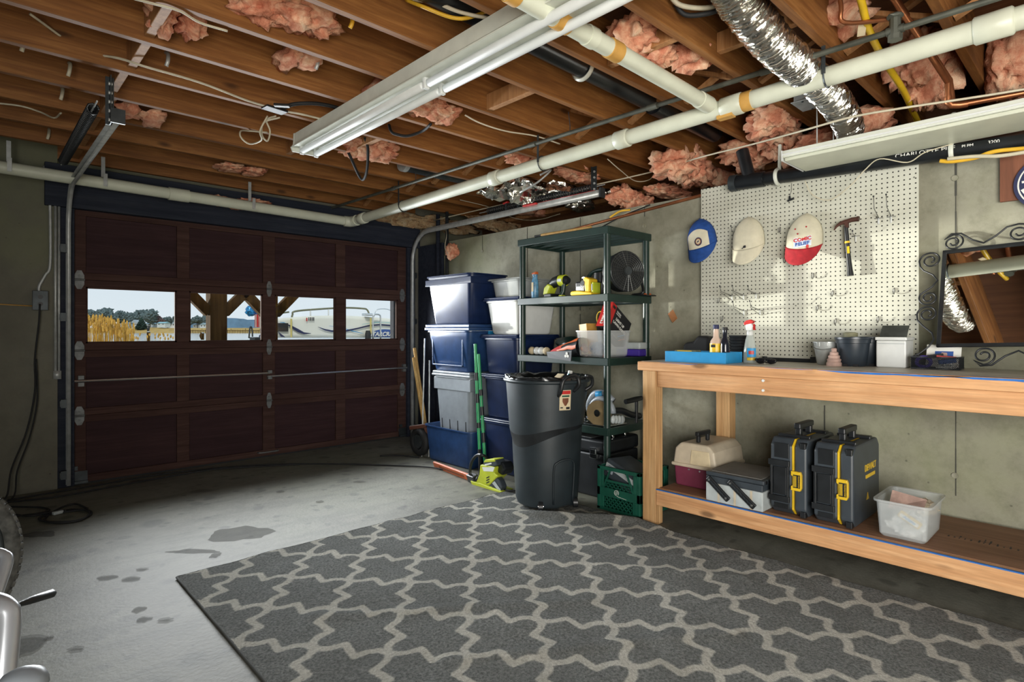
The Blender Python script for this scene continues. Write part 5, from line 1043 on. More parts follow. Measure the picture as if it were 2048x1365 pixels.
solo('card', 'grey folded card sticking out of the clear tub', 'card', MB().add([(3.06, .735, SH+.12), (3.05, .60, SH+.14), (3.12, .60, SH+.172), (3.13, .735, SH+.188)], [(0,1,2,3)]), M['clay'], (3.1, .66, SH+.13), solid=.003)
T = thing('packet', 'yellow and white packet with blue lettering pressed against the clear tub wall', 'packet', (3.03, .63, SH+.07))
pk = build('wrapper', MB().bar((3.026, .685, SH+.118), (3.026, .605, SH+.072), .010, .034), M['yellow'], T, bevel=.004)
build('band', MB().bar((3.0205, .680, SH+.112), (3.0205, .612, SH+.073), .002, .016), M['whiteink'], T)
text('Antro', .021, M['cyan'], T, (3.0188, .645, SH+.093), (0, -.866, -.5), (0, -.5, .866), bold=.0006)
# ================================================================ SHELF RACK
RKX0, RKX1, RKY0, RKY1 = 3.085, 3.60, 2.34, 3.205
RK = thing('shelf_rack', 'dark green plastic shelf rack with four shelves against the concrete wall', 'shelf rack', (3.34, 2.77, 0))
LV = [1.85, 1.398, .967, .50]
def shelf(z):
    mb = MB(); t = .052
    for a in ((RKX0, RKX0+.014, RKY0, RKY1), (RKX1-.014, RKX1, RKY0, RKY1), (RKX0+.014, RKX1-.014, RKY0, RKY0+.014), (RKX0+.014, RKX1-.014, RKY1-.014, RKY1)): mb.bb(*a, z-t, z)
    s = build('shelf', mb, M['rackgreen'], RK, bevel=.004)
    build('deck', MB().bb(RKX0+.012, RKX1-.012, RKY0+.012, RKY1-.012, z-.012, z-.004), M['rackgreen'], s)
    for k in range(4): x = RKX0+.11+.10*k; build('rib', MB().bb(x-.005, x+.005, RKY0+.014, RKY1-.014, z-.045, z-.012), M['rackgreen'], s)
for z in LV: shelf(z)
zz = [0]+[z for z in reversed(LV)]
for x in (RKX0+.028, RKX1-.028):
    for y in (RKY0+.028, RKY1-.028):
        for k in range(4):
            z0 = zz[k]; z1 = zz[k+1]-.05
            build('post', MB().cyl((x, y, z0), (x, y, z1), .0235, n=16), M['rackgreen'], RK, smooth=50)
# on the top shelf
a = P(1140, 467, X=3.20); a.z = LV[0]+.016; b_ = P(1198, 455, X=3.20); b_.z = LV[0]+.016
solo('wooden_stick', 'yellow-brown wooden stick with a black tip lying on the top of the green rack', 'stick', MB().tube([(3.12, 2.98, LV[0]+.013), (3.13, 2.52, LV[0]+.013)], .013, 8).tube([(3.119, 3.05, LV[0]+.014), (3.12, 2.98, LV[0]+.013)], .008, 8, 1), [M['bamboo'], M['black']], (3.12, 2.7, LV[0]), smooth=50)
# second shelf
z = LV[1]
q = V((3.15, YX(1070, 3.15), z)); T = thing('air_freshener', 'blue spray can with a slanted top on the second rack shelf', 'spray can', q)
mblue = plain('printed_can_blue', (.10, .26, .42), .35, 0, .5, 30)
build('can', MB().lathe([(.026, 0), (.028, .004), (.028, .105), (.025, .135), (.0185, .155), (.0185, .165), (.022, .182)], q, 20), mblue, T, smooth=50)
build('cap', MB().at(Matrix.Translation(q)).prism([(-.020, .178), (.020, .178), (.022, .203), (-.023, .194)], (-.018, 0, 0), (0, -1, 0), (0, 0, 1), (.036, 0, 0)), M['orange'], T, bevel=.006, label='orange inside of the slanted top')
build('print', MB().at(Matrix.Translation(q)).bb(-.0292, -.0275, -.010, .010, .05, .12), M['cream'], T)
# lime power tool (drill-like pump) 
q = V((3.19, YX(1120, 3.19), z)); A = Matrix.Translation(q)
T = thing('power_tool', 'lime and black cordless tool lying next to the blue spray can', 'power tool', q)
build('battery', MB().at(A).bb(-.06, .05, .035, .11, 0, .028), M['black'], T, bevel=.006)
build('shell', MB().at(A).prism([(.085, .02), (.135, .02), (.125, .075), (.085, .105), (.05, .085)], (-.045, 0, 0), (0, 1, 0), (0, 0, 1), (.08, 0, 0)), M['lime'], T, bevel=.010)
build('body', MB().at(A).tube([(0, .10, .085), (0, .05, .115), (0, 0, .125), (0, -.06, .122), (0, -.085, .118)], [.030, .040, .042, .036, .022], 14), M['black'], T, smooth=50)
build('band', MB().at(A).tube([(0, -.005, .124), (0, -.055, .122)], .0425, 14), M['lime'], T, smooth=50)
build('badge', MB().at(A).bb(-.0445, -.042, -.048, -.012, .112, .132), M['lightgrey'], T)
build('handle', MB().at(A).tube([(-.01, -.05, .10), (-.015, -.045, .04), (-.02, -.03, .012)], [.016, .015, .017], 10), M['rackgreen'], T, smooth=50)
build('foot', MB().at(A).bb(-.04, .0, -.055, -.02, 0, .014), M['lime'], T, bevel=.004)
# yellow inflator
q = V((3.17, YX(1172, 3.17), z)); A = Matrix.Translation(q)
T = thing('air_pump', 'yellow and black portable air pump on the second rack shelf', 'air pump', q)
build('base', MB().at(A).prism([(.10, .012), (.09, .032), (.03, .034), (-.10, .016), (-.10, 0), (.085, 0)], (-.06, 0, 0), (0, 1, 0), (0, 0, 1), (.10, 0, 0)), M['yellow'], T, bevel=.008)
build('motor_block', MB().at(A).bb(-.03, .06, -.01, .075, .03, .10), M['black'], T, bevel=.012)
build('shell', MB().at(A).prism([(-.03, .02), (-.07, .02), (-.075, .11), (-.035, .128), (-.01, .118), (-.02, .09)], (-.05, 0, 0), (0, 1, 0), (0, 0, 1), (.09, 0, 0)), M['yellow'], T, bevel=.008)
build('side_panel', MB().at(A).bb(-.04, .04, -.098, -.078, .012, .088), M['lime'], T, bevel=.004)
build('vent', MB().at(A).bb(-.045, -.038, -.090, -.084, .03, .075), M['lightgrey'], T)
build('gauge_plate', MB().at(A).bb(-.034, -.028, .012, .060, .036, .066), M['lightgrey'], T, bevel=.003)
for y in (-.005, .01): build('cylinder', MB().at(A).cyl((-.036, y, .034), (-.036, y, .078), .007, n=12), M['chrome'], T, smooth=50)
build('gauge', MB().at(A).tube([(-.052, -.01, .085), (-.044, -.01, .085)], .018, 16).blob((0, -.0, .125), (.02, .026, .012), 4, .4, 2), M['chrome'], T, smooth=50)
# black tubular handle frame and round fan
q = V((3.30, YX(1247, 3.30), z)); cz = z+.158; R0 = .142
T = thing('fan', 'round black floor fan on the second rack shelf behind the corner post', 'fan', q)
fx = q.x; fy = q.y
axis = V((-.40, -1, .06)).normalized(); e1 = V((0,0,1)).cross(axis).normalized(); e2 = axis.cross(e1)
c0 = V((fx, fy, cz))
build('drum', MB().tube([c0+axis*.045, c0+axis*.04, c0-axis*.06, c0-axis*.065], [R0-.004, R0, R0-.010, R0-.02], 40), M['black'], T, smooth=40)
gm = MB()
for r in [.03+.0145*k for k in range(8)]: gm.tube([c0+axis*(.05+.012*(1-r/R0))+(e1*math.cos(a)+e2*math.sin(a))*r for a in [k*PI/18 for k in range(36)]], .0016, 4, closed=True)
for k in range(24):
    a = k*PI/12; dr = e1*math.cos(a)+e2*math.sin(a); gm.tube([c0+axis*.062+dr*.028, c0+axis*.05+dr*R0*.98], .0014, 4)
build('grille', gm, plain('grille_metal', (.10, .105, .10), .3, .6), T, kind='stuff')
build('hub', MB().tube([c0+axis*.055, c0+axis*.066], [.032, .028], 20), M['darksteel'], T, smooth=50)
bl_ = MB()
for k in range(3):
    a = k*2*PI/3; d1 = e1*math.cos(a)+e2*math.sin(a); d2 = e1*math.cos(a+.9)+e2*math.sin(a+.9)
    bl = MB().add([c0+axis*.034+d1*.03, c0+axis*.036+d1*.12, c0+axis*.010+d2*.125, c0+axis*.018+d2*.03], [(0,1,2,3)]); build('blade', bl, M['darksteel'], T, solid=.003)
for s_ in (-1, 1): build('leg', MB().tube(curve([c0+e1*s_*(R0+.004), c0+e1*s_*(R0+.012)-V((0,0,.08)), V((fx, fy, z+.012))+e1*s_*.13+axis*.04, V((fx, fy, z+.010))+e1*s_*.12-axis*.07], 5), .010, 8), M['black'], T, smooth=True)
T2 = thing('vacuum_handle', 'black tubular handled tool body between the yellow pump and the fan', 'power tool', (3.27, YX(1205, 3.27), z))
q = V((3.29, YX(1200, 3.29), z)); A = Matrix.Translation(q)
build('handle', MB().at(A).tube(curve([(0, .13, .05), (0, .12, .11), (0, .085, .165), (0, .03, .185), (0, -.03, .19)], 5), .014, 10), M['rackgreen'], T2, smooth=True)
build('body', MB().at(A).bb(-.04, .06, -.05, .11, 0, .11), M['black'], T2, bevel=.02, seg=3)
build('motor', MB().at(A).tube([(0, .0, .10), (0, .0, .165)], [.05, .045], 16), M['black'], T2, smooth=40)
q = V((3.105, RKY0+.025, z)); 
T = thing('screwdriver', 'orange and black screwdriver set lying across the rack shelf corner', 'screwdriver', (3.55, 2.37, z))
build('shaft', MB().tube([(3.46, 2.385, z+.010), (3.54, 2.365, z+.010)], .004, 8), M['wire'], T)
build('handle', MB().tube([(3.54, 2.365, z+.012), (3.60, 2.352, z+.012)], .012, 10), M['orange'], T, smooth=50)
build('pouch', MB().bb(3.47, 3.60, 2.30, 2.38, z+.0, z+.008), M['black'], T, bevel=.003)
# third shelf
z = LV[2]
for i, (px, lab) in enumerate(((1064, 'pale tennis-sized ball nearest the left post on the third rack shelf'), (1074, 'scuffed white ball, second in the row on the third rack shelf'), (1083, 'scuffed white ball, third in the row on the third rack shelf'), (1093, 'pinkish white ball at the right end of the row on the third rack shelf'))):
    q = V((3.17, YX(px, 3.17), z+.030)); solo('ball', lab, 'ball', MB().lathe([(.030*math.sin(PI*k/10), -.030*math.cos(PI*k/10)) for k in range(11)], q, 16, cap=False), [M['cream'], M['whitep'], M['whitep'], M['cream']][i], q, 'row of balls on the third rack shelf', smooth=True)
q = V((3.14, YX(1130, 3.14), z)); A = Matrix.Translation(q)
T = thing('sports_bag', 'limp black and red bag with orange stripes hanging over the third rack shelf edge', 'bag', q)
def bagf(u, v_):
    a = 2*PI*v_; y = .11-.27*u; th = .018+.052*u**.8; w = .05+.02*u
    n_ = .010*noise.noise((u*5, v_*6, 2))
    return A @ V((.03+w*math.cos(a)-.045*(1-u)*0-.03, y, max(.002, .0+th+th*math.sin(a)+n_)))
build('body', MB().grid(bagf, 20, 20), M['black'], T, smooth=60)
def patchf(u0, u1, v0, v1): return MB().grid(lambda u, v_: bagf(u0+(u1-u0)*u, v0+(v1-v0)*v_)*1.0+V((-.0025, 0, .0015)), 12, 5)
build('red_end', patchf(0, .45, .34, .52), M['redcloth'], T, smooth=True); build('stripe', patchf(.30, 1, .46, .53), M['orange'], T, smooth=True); build('stripe', patchf(.35, 1, .33, .40), M['orange'], T, smooth=True); build('red_edge', patchf(0, 1, .28, .32), M['redcloth'], T, smooth=True)
build('strap', MB().at(A).add([(-.085, .10, .03), (-.085, -.14, .045), (-.095, -.14, -.03), (-.092, .08, -.012)], [(0,1,2,3)]), M['black'], T, solid=.008)
for k in range(3): a = k*2*PI/3+PI/2; build('emblem', MB().at(A).tube([(-.0945, -.10+.012*math.cos(a), .012+.012*math.sin(a)), (-.097, -.10+.012*math.cos(a), .012+.012*math.sin(a))], .010, 12), M['whiteink'], T)
solo('canvas_bag', 'dark green limp bag behind the black and red bag on the rack', 'bag', MB().blob((3.34, 2.88, z+.07), (.10, .13, .065), 6, .3, 3), M['rackgreen'], (3.34, 2.88, z), smooth=60)
bx0, bx1_, by0, by1 = 3.125, 3.44, 2.40, 2.66
T = thing('clear_bin', 'clear plastic bin of boxed games on the third rack shelf', 'bin', ((bx0+bx1_)/2, (by0+by1)/2, z))
tub('bin', T, bx0, bx1_, by0, by1, z, z+.185, .06, .003, plain('clear_bin_plastic', (.72, .75, .75), .22, 0, .04, alpha=.30), rim=.008)
T = thing('game_box', 'black and red lawn game box tilted up in the clear bin', 'box', (3.30, 2.50, z+.10))
R3 = Matrix.Rotation(math.radians(4), 4, 'Z') @ Matrix.Rotation(math.radians(32), 4, 'Y')
A = Matrix.Translation(P(1234, 613, Y=2.455)-(R3 @ V((-.03, 0, .20)))) @ R3
build('carton', MB().at(A).bb(-.085, .20, 0, .075, 0, .20), M['ink'], T, bevel=.001)
build('red_end', MB().at(A).bb(-.0862, -.085, .0, .075, .0, .20).bb(-.086, -.03, -.0008, .0, .0, .20).bb(-.086, -.03, .0, .075, .2, .2008), M['red'], T, label='red end with white lettering')
ux = A.to_3x3() @ V((1, 0, 0)); uz = A.to_3x3() @ V((0, 0, 1)); uy = A.to_3x3() @ V((0, 1, 0))
text('LIGHT UP', .028, M['whiteink'], T, A @ V((.065, -.0012, .118)), ux, uz, bold=.0006); text('LAWN DARTS', .028, M['whiteink'], T, A @ V((.072, -.0012, .085)), ux, uz, bold=.0006)
text('TOPEX', .020, M['whiteink'], T, A @ V((.02, -.0012, .168)), ux, uz)
build('underline', MB().at(A).bb(-.012, .05, -.0012, 0, .152, .155), M['whiteink'], T)
text('Lawn Darts', .034, M['whiteink'], T, A @ V((-.0875, .038, .10)), uz, -uy, bold=.0008)
build('streak', MB().at(A).bar((.09, -.0014, .02), (.155, -.0014, .075), .0012, .004), M['cyan'], T); build('streak', MB().at(A).bar((.11, -.0014, .0), (.175, -.0014, .055), .0012, .004), M['orange'], T)
build('red_badge', MB().at(A).bb(-.072, -.036, -.0016, -.0008, .165, .185), M['ink'], T)
T = thing('book', 'thick cream paperback standing on end in the clear bin', 'book', (3.19, 2.58, z+.06))
A = Matrix.Translation((3.16, 2.565, z+.02)) @ Matrix.Rotation(math.radians(-6), 4, 'X')
build('pages', MB().at(A).bb(0, .11, 0, .062, 0, .215), M['cream'], T, bevel=.002); build('cover', MB().at(A).bb(-.001, .112, -.003, 0, 0, .216).bb(-.001, .112, .062, .065, 0, .216), M['tan'], T)
solo('coiled_rope', 'thin yellow cord loop standing out of the clear bin', 'cord', MB().tube([V((3.27, 2.545+.035*math.cos(a), z+.275+.045*math.sin(a))) for a in [k*PI/12 for k in range(24)]], .0045, 6, closed=True).tube([V((3.27, 2.52, z+.235)), V((3.27, 2.50, z+.20))], .012, 8), M['yellow'], (3.27, 2.55, z+.2), smooth=True)
solo('cloth', 'pink and blue cloth folded at the bottom of the clear bin', 'cloth', MB().blob((3.20, 2.60, z+.06), (.06, .05, .055), 3, .3, 3).blob((3.19, 2.50, z+.055), (.05, .06, .05), 9, .3, 3, m=1), [M['clay'], M['blue']], (3.2, 2.55, z+.01), smooth=50)
solo('orange_cup', 'small orange cup at the bottom of the clear bin corner', 'cup', MB().lathe([(.025, 0), (.018, .055), (.016, .058)], (3.18, 2.425, z+.004), 16), M['orange'], (3.18, 2.425, z+.004), smooth=50)
T = thing('purple_tub', 'purple-based translucent tub at the back corner of the third rack shelf', 'tub', (3.54, 2.42, z))
build('base', MB().bb(3.47, 3.60, 2.355, 2.56, z-.0, z+.05), M['purple'], T, bevel=.01); build('lid', MB().bb(3.465, 3.605, 2.35, 2.565, z+.051, z+.10), M['lightgrey'], T, bevel=.01)
# fourth shelf: circular saw and grips
z = LV[3]
q = V((3.22, 2.47, z)); A = Matrix.Translation(q)
T = thing('circular_saw', 'grey and blue circular saw with a brass blade guard on the lowest rack shelf', 'saw', q)
build('base_plate', MB().at(A).bb(-.10, .12, -.10, .12, 0, .008), M['chrome'], T, bevel=.002)
build('blade_guard', MB().at(A).tube([(-.04, .01, .085), (-.075, .0, .085)], .085, 28), plain('brass_guard', (.34, .25, .13), .4, .6), T, smooth=40)
build('blade_bolt', MB().at(A).tube([(-.075, 0, .085), (-.088, 0, .085)], .025, 14), M['chrome'], T, smooth=40)
build('upper_guard', MB().at(A).tube([(-.02, .01+.095*math.cos(a), .085+.095*math.sin(a)) for a in [PI*k/12 for k in range(13)]], .022, 8), M['greybin'], T, smooth=True)
build('motor', MB().at(A).tube([(-.02, .06, .11), (.10, .06, .11)], [.055, .05], 18), M['greybin'], T, smooth=40)
build('handle', MB().at(A).tube(curve([(.0, .13, .06), (.0, .14, .13), (0, .09, .205), (0, .0, .215), (0, -.07, .17)], 5), .022, 10), M['greybin'], T, smooth=True)
build('accent', MB().at(A).tube([(-.012, .06, .205), (-.012, .01, .21)], .023, 10), M['cyan'], T, smooth=True)
build('depth_lever', MB().at(A).blob((-.06, .11, .03), (.03, .03, .02), 4, .4, 2), M['chrome'], T, smooth=50)
q = V((3.30, 2.40, z)); T = thing('grip', 'black and pale tool grip with finger ridges on the lowest rack shelf', 'grip', q)
build('handle', MB().tube(curve([(3.22, 2.40, z+.10), (3.30, 2.385, z+.095), (3.40, 2.38, z+.06), (3.50, 2.375, z+.04)], 5), .022, 10), M['black'], T, smooth=True)
for k in range(4): build('finger_ridge', MB().blob((3.20+.035*k, 2.385, z+.045-.004*k), (.022, .018, .03), k, .1, 2), M['lightgrey'], T, smooth=True)
solo('nozzle', 'black nozzle handle pointing left beside the workbench post', 'nozzle', MB().tube([(3.33, 2.375, z+.155), (3.42, 2.36, z+.165), (3.50, 2.36, z+.17)], [.018, .02, .016], 10).tube([(3.44, 2.36, z+.16), (3.44, 2.36, z)], .012, 8), M['black'], (3.42, 2.36, z), smooth=50)
# black tool chest on the floor under the rack
T = thing('tool_chest', 'black tool chest with chrome latches on the floor under the rack', 'tool chest', (3.36, 2.66, 0))
build('body', MB().bb(3.15, 3.55, 2.42, 2.98, 0, .30), M['black'], T, bevel=.012)
build('lid', MB().bb(3.145, 3.555, 2.415, 2.985, .305, .40), M['black'], T, bevel=.02, seg=3)
build('lid_plate', MB().bb(3.17, 3.53, 2.55, 2.96, .4005, .403), M['alu'], T)
for y in (2.50, 2.85): build('latch', MB().bb(3.128, 3.146, y-.03, y+.03, .27, .345).bb(3.122, 3.13, y-.022, y+.022, .30, .335), M['chrome'], T, bevel=.003)
build('handle', MB().tube(curve([(3.28, 2.44, .40), (3.28, 2.45, .43), (3.40, 2.45, .435), (3.42, 2.44, .40)], 5), .009, 8), M['chrome'], T, smooth=True)
# ================================================================ MILK CRATE
c0x, c1x, c0y, c1y, cz = 2.952, 3.272, 2.0, 2.326, .285
T = thing('milk_crate', 'green milk crate with lattice sides on the floor beside the bench post', 'crate', ((c0x+c1x)/2, (c0y+c1y)/2, 0))
for (x, y) in ((c0x, c0y), (c0x, c1y-.026), (c1x-.026, c0y), (c1x-.026, c1y-.026)): build('corner_post', MB().bb(x, x+.026, y, y+.026, .008, cz), M['crate'], T, bevel=.004)
build('floor_grid', MB().bb(c0x+.01, c1x-.01, c0y+.01, c1y-.01, .006, .014), M['crate'], T)
def side(o, u, n_, L_, lab=False):
    o = V(o); u = V(u); n_ = V(n_)
    def band(nm, z0, z1, a=0, b=L_, th=.008): return build(nm, MB().prism([(a, z0), (b, z0), (b, z1), (a, z1)], o, u, (0,0,1), n_*th), M['crate'], T, bevel=.002)
    band('rim', cz-.022, cz, th=.014); band('band', .006, .026); band('band', .098, .152); band('band', .190, .205, .06, L_-.06)
    band('stile', .026, .098, .026, .055); band('stile', .026, .098, L_-.055, L_-.026); band('stile', .152, cz-.022, .026, .05); band('stile', .152, cz-.022, L_-.05, L_-.026)
    for s_, a, b in ((1, .05, .10), (-1, L_-.05, L_-.10)): build('grip_frame', MB().bar(o+u*a+V((0,0,.152))+n_*.004, o+u*b+V((0,0,cz-.02))+n_*.004, .008, .012, up=n_), M['crate'], T)
    lm = MB()
    for z0, z1, a, b in ((.026, .098, .05, L_-.05), (.152, .190, .06, L_-.06)):
        d = z1-z0; k = a-d
        while k < b:
            for s_ in (1, -1):
                xa, xb = (k, k+d) if s_ > 0 else (k+d, k)
                t0 = max(0, (a-min(xa, xb))/d) ; lo = max(a, min(xa, xb)); hi = min(b, max(xa, xb))
                if hi-lo > .006:
                    f = lambda x: z0+(x-k)*(1 if s_ > 0 else -1)+(0 if s_ > 0 else d)
                    lm.bar(o+u*lo+V((0,0,f(lo)))+n_*.004, o+u*hi+V((0,0,f(hi)))+n_*.004, .006, .0045, up=n_)
            k += .030
    build('lattice', lm, M['crate'], T, kind='stuff')
side((c0x, c1y, 0), (0,-1,0), (1,0,0), c1y-c0y); side((c1x, c1y, 0), (0,-1,0), (-1,0,0), c1y-c0y); side((c0x, c0y, 0), (1,0,0), (0,1,0), c1x-c0x); side((c0x, c1y, 0), (1,0,0), (0,-1,0), c1x-c0x)
lo = V((c0x-.0012, (c0y+c1y)/2+.01, .122)); pts = [lo+V((0, .016*math.cos(a), .012+.016*math.sin(a))) for a in [PI*1.25-PI*1.55*k/14 for k in range(15)]]
build('logo', MB().tube(pts, .0014, 4).tube([pts[-1], lo+V((0, -.014, -.010)), lo+V((0, -.075, -.016))], .0012, 4).tube([lo+V((0,.006*math.cos(a),.012+.008*math.sin(a))) for a in [k*PI/6 for k in range(12)]], .0012, 4, closed=True), M['whiteink'], T, label='white line logo on the crate band')
T = thing('toolbox', 'dark grey latched box lying tilted inside the green milk crate', 'box', (3.10, 2.12, .15))
A = Matrix.Translation((3.08, 2.19, .235)) @ Matrix.Rotation(math.radians(18), 4, 'X') @ Matrix.Rotation(math.radians(-8), 4, 'Z')
build('shell', MB().at(A).bb(-.09, .13, -.16, .11, -.06, .06), M['casegrey'], T, bevel=.012)
build('rim', MB().at(A).bb(-.095, -.088, -.155, .10, .005, .035), M['lightgrey'], T); build('latch', MB().at(A).bb(-.10, -.09, .03, .075, -.02, .03), M['greybin'], T, bevel=.003)
# ================================================================ TRASH CAN
cx, cy = 2.785, 2.615
T = thing('trash_can', 'tall dark grey wheeled trash can lined with a black bag', 'trash can', (cx, cy, 0))
A = Matrix.Translation((cx, cy, 0))
def swave(th): k = math.cos(th-math.radians(222-48)); return .535-.012*k-.045*max(0, k)**3
build('lower_body', MB().lathe([(.185, .018), (.195, .02), (.205, .05), (.222, .30), (.232, .50), (.234, .585)], (cx, cy, 0), 56), M['can'], T, smooth=40)
def ups(u, v_):
    th = 2*PI*u; zb_ = swave(th); z_ = zb_+(.815-zb_)*v_; r = .246+.024*v_ if v_ > 0 else .246
    return V((cx+r*math.cos(th), cy+r*math.sin(th), z_))
build('upper_body', MB().grid(ups, 56, 8), M['can'], T, smooth=60)
def upl(u, v_):
    th = 2*PI*u; zb_ = swave(th); return V((cx+(.246-.022*v_)*math.cos(th), cy+(.246-.022*v_)*math.sin(th), zb_-(.045+.05*max(0, math.cos(th-math.radians(170))))*v_))
build('shoulder', MB().grid(upl, 56, 3), M['black'], T, smooth=60, label='wavy shoulder below the upper wall, its shade painted black')  # black colour stands in for the shade inside the groove
build('rim', MB().tube([(cx+.274*math.cos(a), cy+.274*math.sin(a), .818) for a in [k*PI/32 for k in range(64)]], .0125, 8, closed=True), M['can'], T, smooth=True)
dv = V((-FW[0], -FW[1], 0)); rt = V((RT[0], RT[1], 0))
def cang(deg, r, z): a = math.radians(deg); d = dv*math.cos(a)+rt*math.sin(a); return V((cx, cy, z))+d*r
for d_ in (30, 150, 210):
    pass
for dg in (22, 56):
    build('handle', MB().tube(curve([cang(dg-9, .262, .735), cang(dg-9, .305, .765), cang(dg-6, .312, .835), cang(dg+4, .30, .862), cang(dg+14, .30, .85), cang(dg+16, .302, .80), cang(dg+15, .262, .76)] if dg < 40 else [cang(dg-3, .30, .855), cang(dg+8, .31, .84), cang(dg+12, .305, .79), cang(dg+10, .262, .755)], 6), .0115, 8), M['black'], T, smooth=True)
def lab_(u, v_): return cang(14+17*u, .2615+.010*v_+.001, .665+.105*v_)
def labf(u0, u1, v0, v1, off): return MB().grid(lambda u, v_: cang(14+17*(u0+(u1-u0)*u), .2595+.0072*(v0+(v1-v0)*v_)+off, .645+.125*(v0+(v1-v0)*v_)), 8, 6)
lb_ = build('label', labf(0, 1, 0, 1, .001), M['cream'], T, smooth=True, label='cream label with a red top and shield')
build('label_top', labf(.12, .95, .80, .97, .0022), M['red'], lb_, smooth=True); build('label_text', labf(.2, .85, .66, .74, .0022), M['crate'], lb_, smooth=True)
sh = MB().grid(lambda u, v_: cang(14+17*(.5+(u-.5)*.52*min(1, .25+1.4*v_)), .2628+.0072*(.22+.38*v_)+.0015, .645+.125*(.22+.38*v_)), 8, 8); build('shield', sh, M['brownply'], lb_, smooth=True)
build('label_text', labf(.28, .72, .44, .52, .0042), M['cream'], lb_, smooth=True); build('barcode', labf(.58, .92, .04, .16, .0022), M['ink'], lb_, smooth=True); build('label_text', labf(.08, .3, .10, .16, .0022), M['ink'], lb_, smooth=True)
build('foot_panel', MB().tube(curve([cang(8, .212, .05), cang(8, .228, .27), cang(14, .230, .315), cang(28, .231, .33), cang(42, .230, .315), cang(47, .226, .26), cang(47, .212, .05)], 5), .006, 6), M['can'], T, smooth=True, label='raised arch moulded on the lower wall')
for dg in (-14, 60):
    w = build('wheel', MB().tube([cang(dg, .205, .034)-rt*.014, cang(dg, .205, .034)+rt*.014], .033, 20), M['black'], T, smooth=40); build('wheel_hub', MB().tube([cang(dg, .2, .034)-rt*.018-dv*.0, cang(dg, .2, .034)+rt*.018], .012, 12), M['chrome'], w, smooth=40)
build('axle', MB().tube([cang(18, .209, .028), cang(40, .209, .030)], .004, 6), M['chrome'], T)
def lin(u, v_):
    th = 2*PI*u; r = .276-.02*v_ if v_ < .35 else .267-.16*(v_-.35)
    n_ = .010*noise.noise((math.cos(th)*5, math.sin(th)*5, v_*4)); zt = .835+.012*math.sin(v_*PI)-.06*max(0, v_-.5)
    if v_ == 0: zt = .822
    return V((cx+(r+n_)*math.cos(th), cy+(r+n_)*math.sin(th), zt+n_*1.6))
build('bin_liner', MB().grid(lin, 72, 10).blob((cx, cy, .79), (.19, .19, .035), 3, .3, 4, 3), M['bag'], T, smooth=50)
T.location.z += .012                                    # standing on the rug pile
solo('cardboard', 'flat piece of pale card sticking out of the trash can', 'card', MB().bar(cang(12, .16, .825), cang(38, .14, .872), .055, .006), M['cream'], cang(20, .15, .82))
T = thing('bottle', 'turquoise bottle with a white cap poking out of the trash can', 'bottle', cang(40, .16, .82))
build('body', MB().tube([cang(42, .19, .80), cang(48, .19, .872)], .017, 12), M['turq'], T, smooth=40); build('cap', MB().tube([cang(48, .19, .872), cang(50, .19, .892)], .014, 12), M['whitep'], T, smooth=40)
# ================================================================ STORAGE TUBS
SX0, SX1 = 3.0, 3.42; SY0, SY1 = 3.665, 4.30
def bin_(lab, x0, x1, y0, y1, z0, z1, mat, lidmat=None, ribs=False, panel=False, tp=.05, name='storage_tub', lidh=.03, inner=None):
    T = thing(name, lab, 'storage tub', ((x0+x1)/2, (y0+y1)/2, z0))
    top = z1-lidh if lidmat else z1
    tub('tub', T, x0, x1, y0, y1, z0, top, tp, .004, mat, rim=.014)
    if lidmat:
        build('lid', MB().bb(x0-.020, x1+.020, y0-.020, y1+.020, top+.001, top+lidh*.5).bb(x0-.014, x1+.014, y0-.014, y1+.014, top+lidh*.5, z1), lidmat, T, bevel=.008)
    if ribs:
        rm = []
        for k in range(4):
            y = y0+(y1-y0)*(.16+.225*k); build('rib_groove', MB().bar((x0+.002+(x1-x0)*tp*.45, y, z0+(top-z0)*.66), (x0+(x1-x0)*tp*.95+.002, y+(.5-(k+.5)/4)*.03, z0+.03), .012, .010, up=(1,0,0)), M['black'], T, label='dark vertical groove')
        build('side_band', MB().bb(x0-.004, x1+.004, y0-.004, y1+.004, top-.115, top-.010), mat, T, bevel=.004)
    if panel:
        x = x0-.002; pm = MB()
        za, zb_ = z0+.045, top-.045; ya, yb = y0+.10, y1-.06
        for q in ((ya, yb, za, za+.012), (ya, yb, zb_-.012, zb_), (ya, ya+.014, za, zb_), (yb-.014, yb, za, zb_)): pm.bar((x+(x1-x0)*tp*(1-(q[2]+q[3])/2/top*0)*.4, q[0], (q[2]+q[3])/2), (x+(x1-x0)*tp*.4, q[1], (q[2]+q[3])/2), .012, q[3]-q[2])
        build('panel_frame', pm, mat, T, bevel=.003)
    return T
bin_('open dark blue tub on the floor holding the grey tub', 2.985, 3.43, 3.66, 4.31, 0, .315, M['blue'])
bin_('grey lidded tub with dark grooves nested in the open blue tub', 3.02, 3.40, 3.70, 4.20, .02, .80, M['greybin'], M['greybin'], True, tp=.10, lidh=.045)
bin_('blue lidded tub with a framed end panel in the tall stack', SX0, SX1, SY0+.02, SY1-.02, .802, 1.205, M['blue'], M['blue'], panel=True, tp=.09, lidh=.055)
TT = bin_('navy open tub on top of the tall stack', SX0, SX1, SY0, SY1, 1.207, 1.63, M['navy'], None, tp=.10)
build('side_band', MB().bb(SX0-.006, SX1+.006, SY0-.006, SY1+.006, 1.545, 1.60), M['navy'], TT, bevel=.004)
solo('latch', 'light blue clip handle on the lidded blue tub in the tall stack', 'clip', MB().bb(3.19, 3.30, SY0-.008, SY0+.012, 1.115, 1.15), M['cyan'], (3.24, SY0, 1.115), bevel=.004)
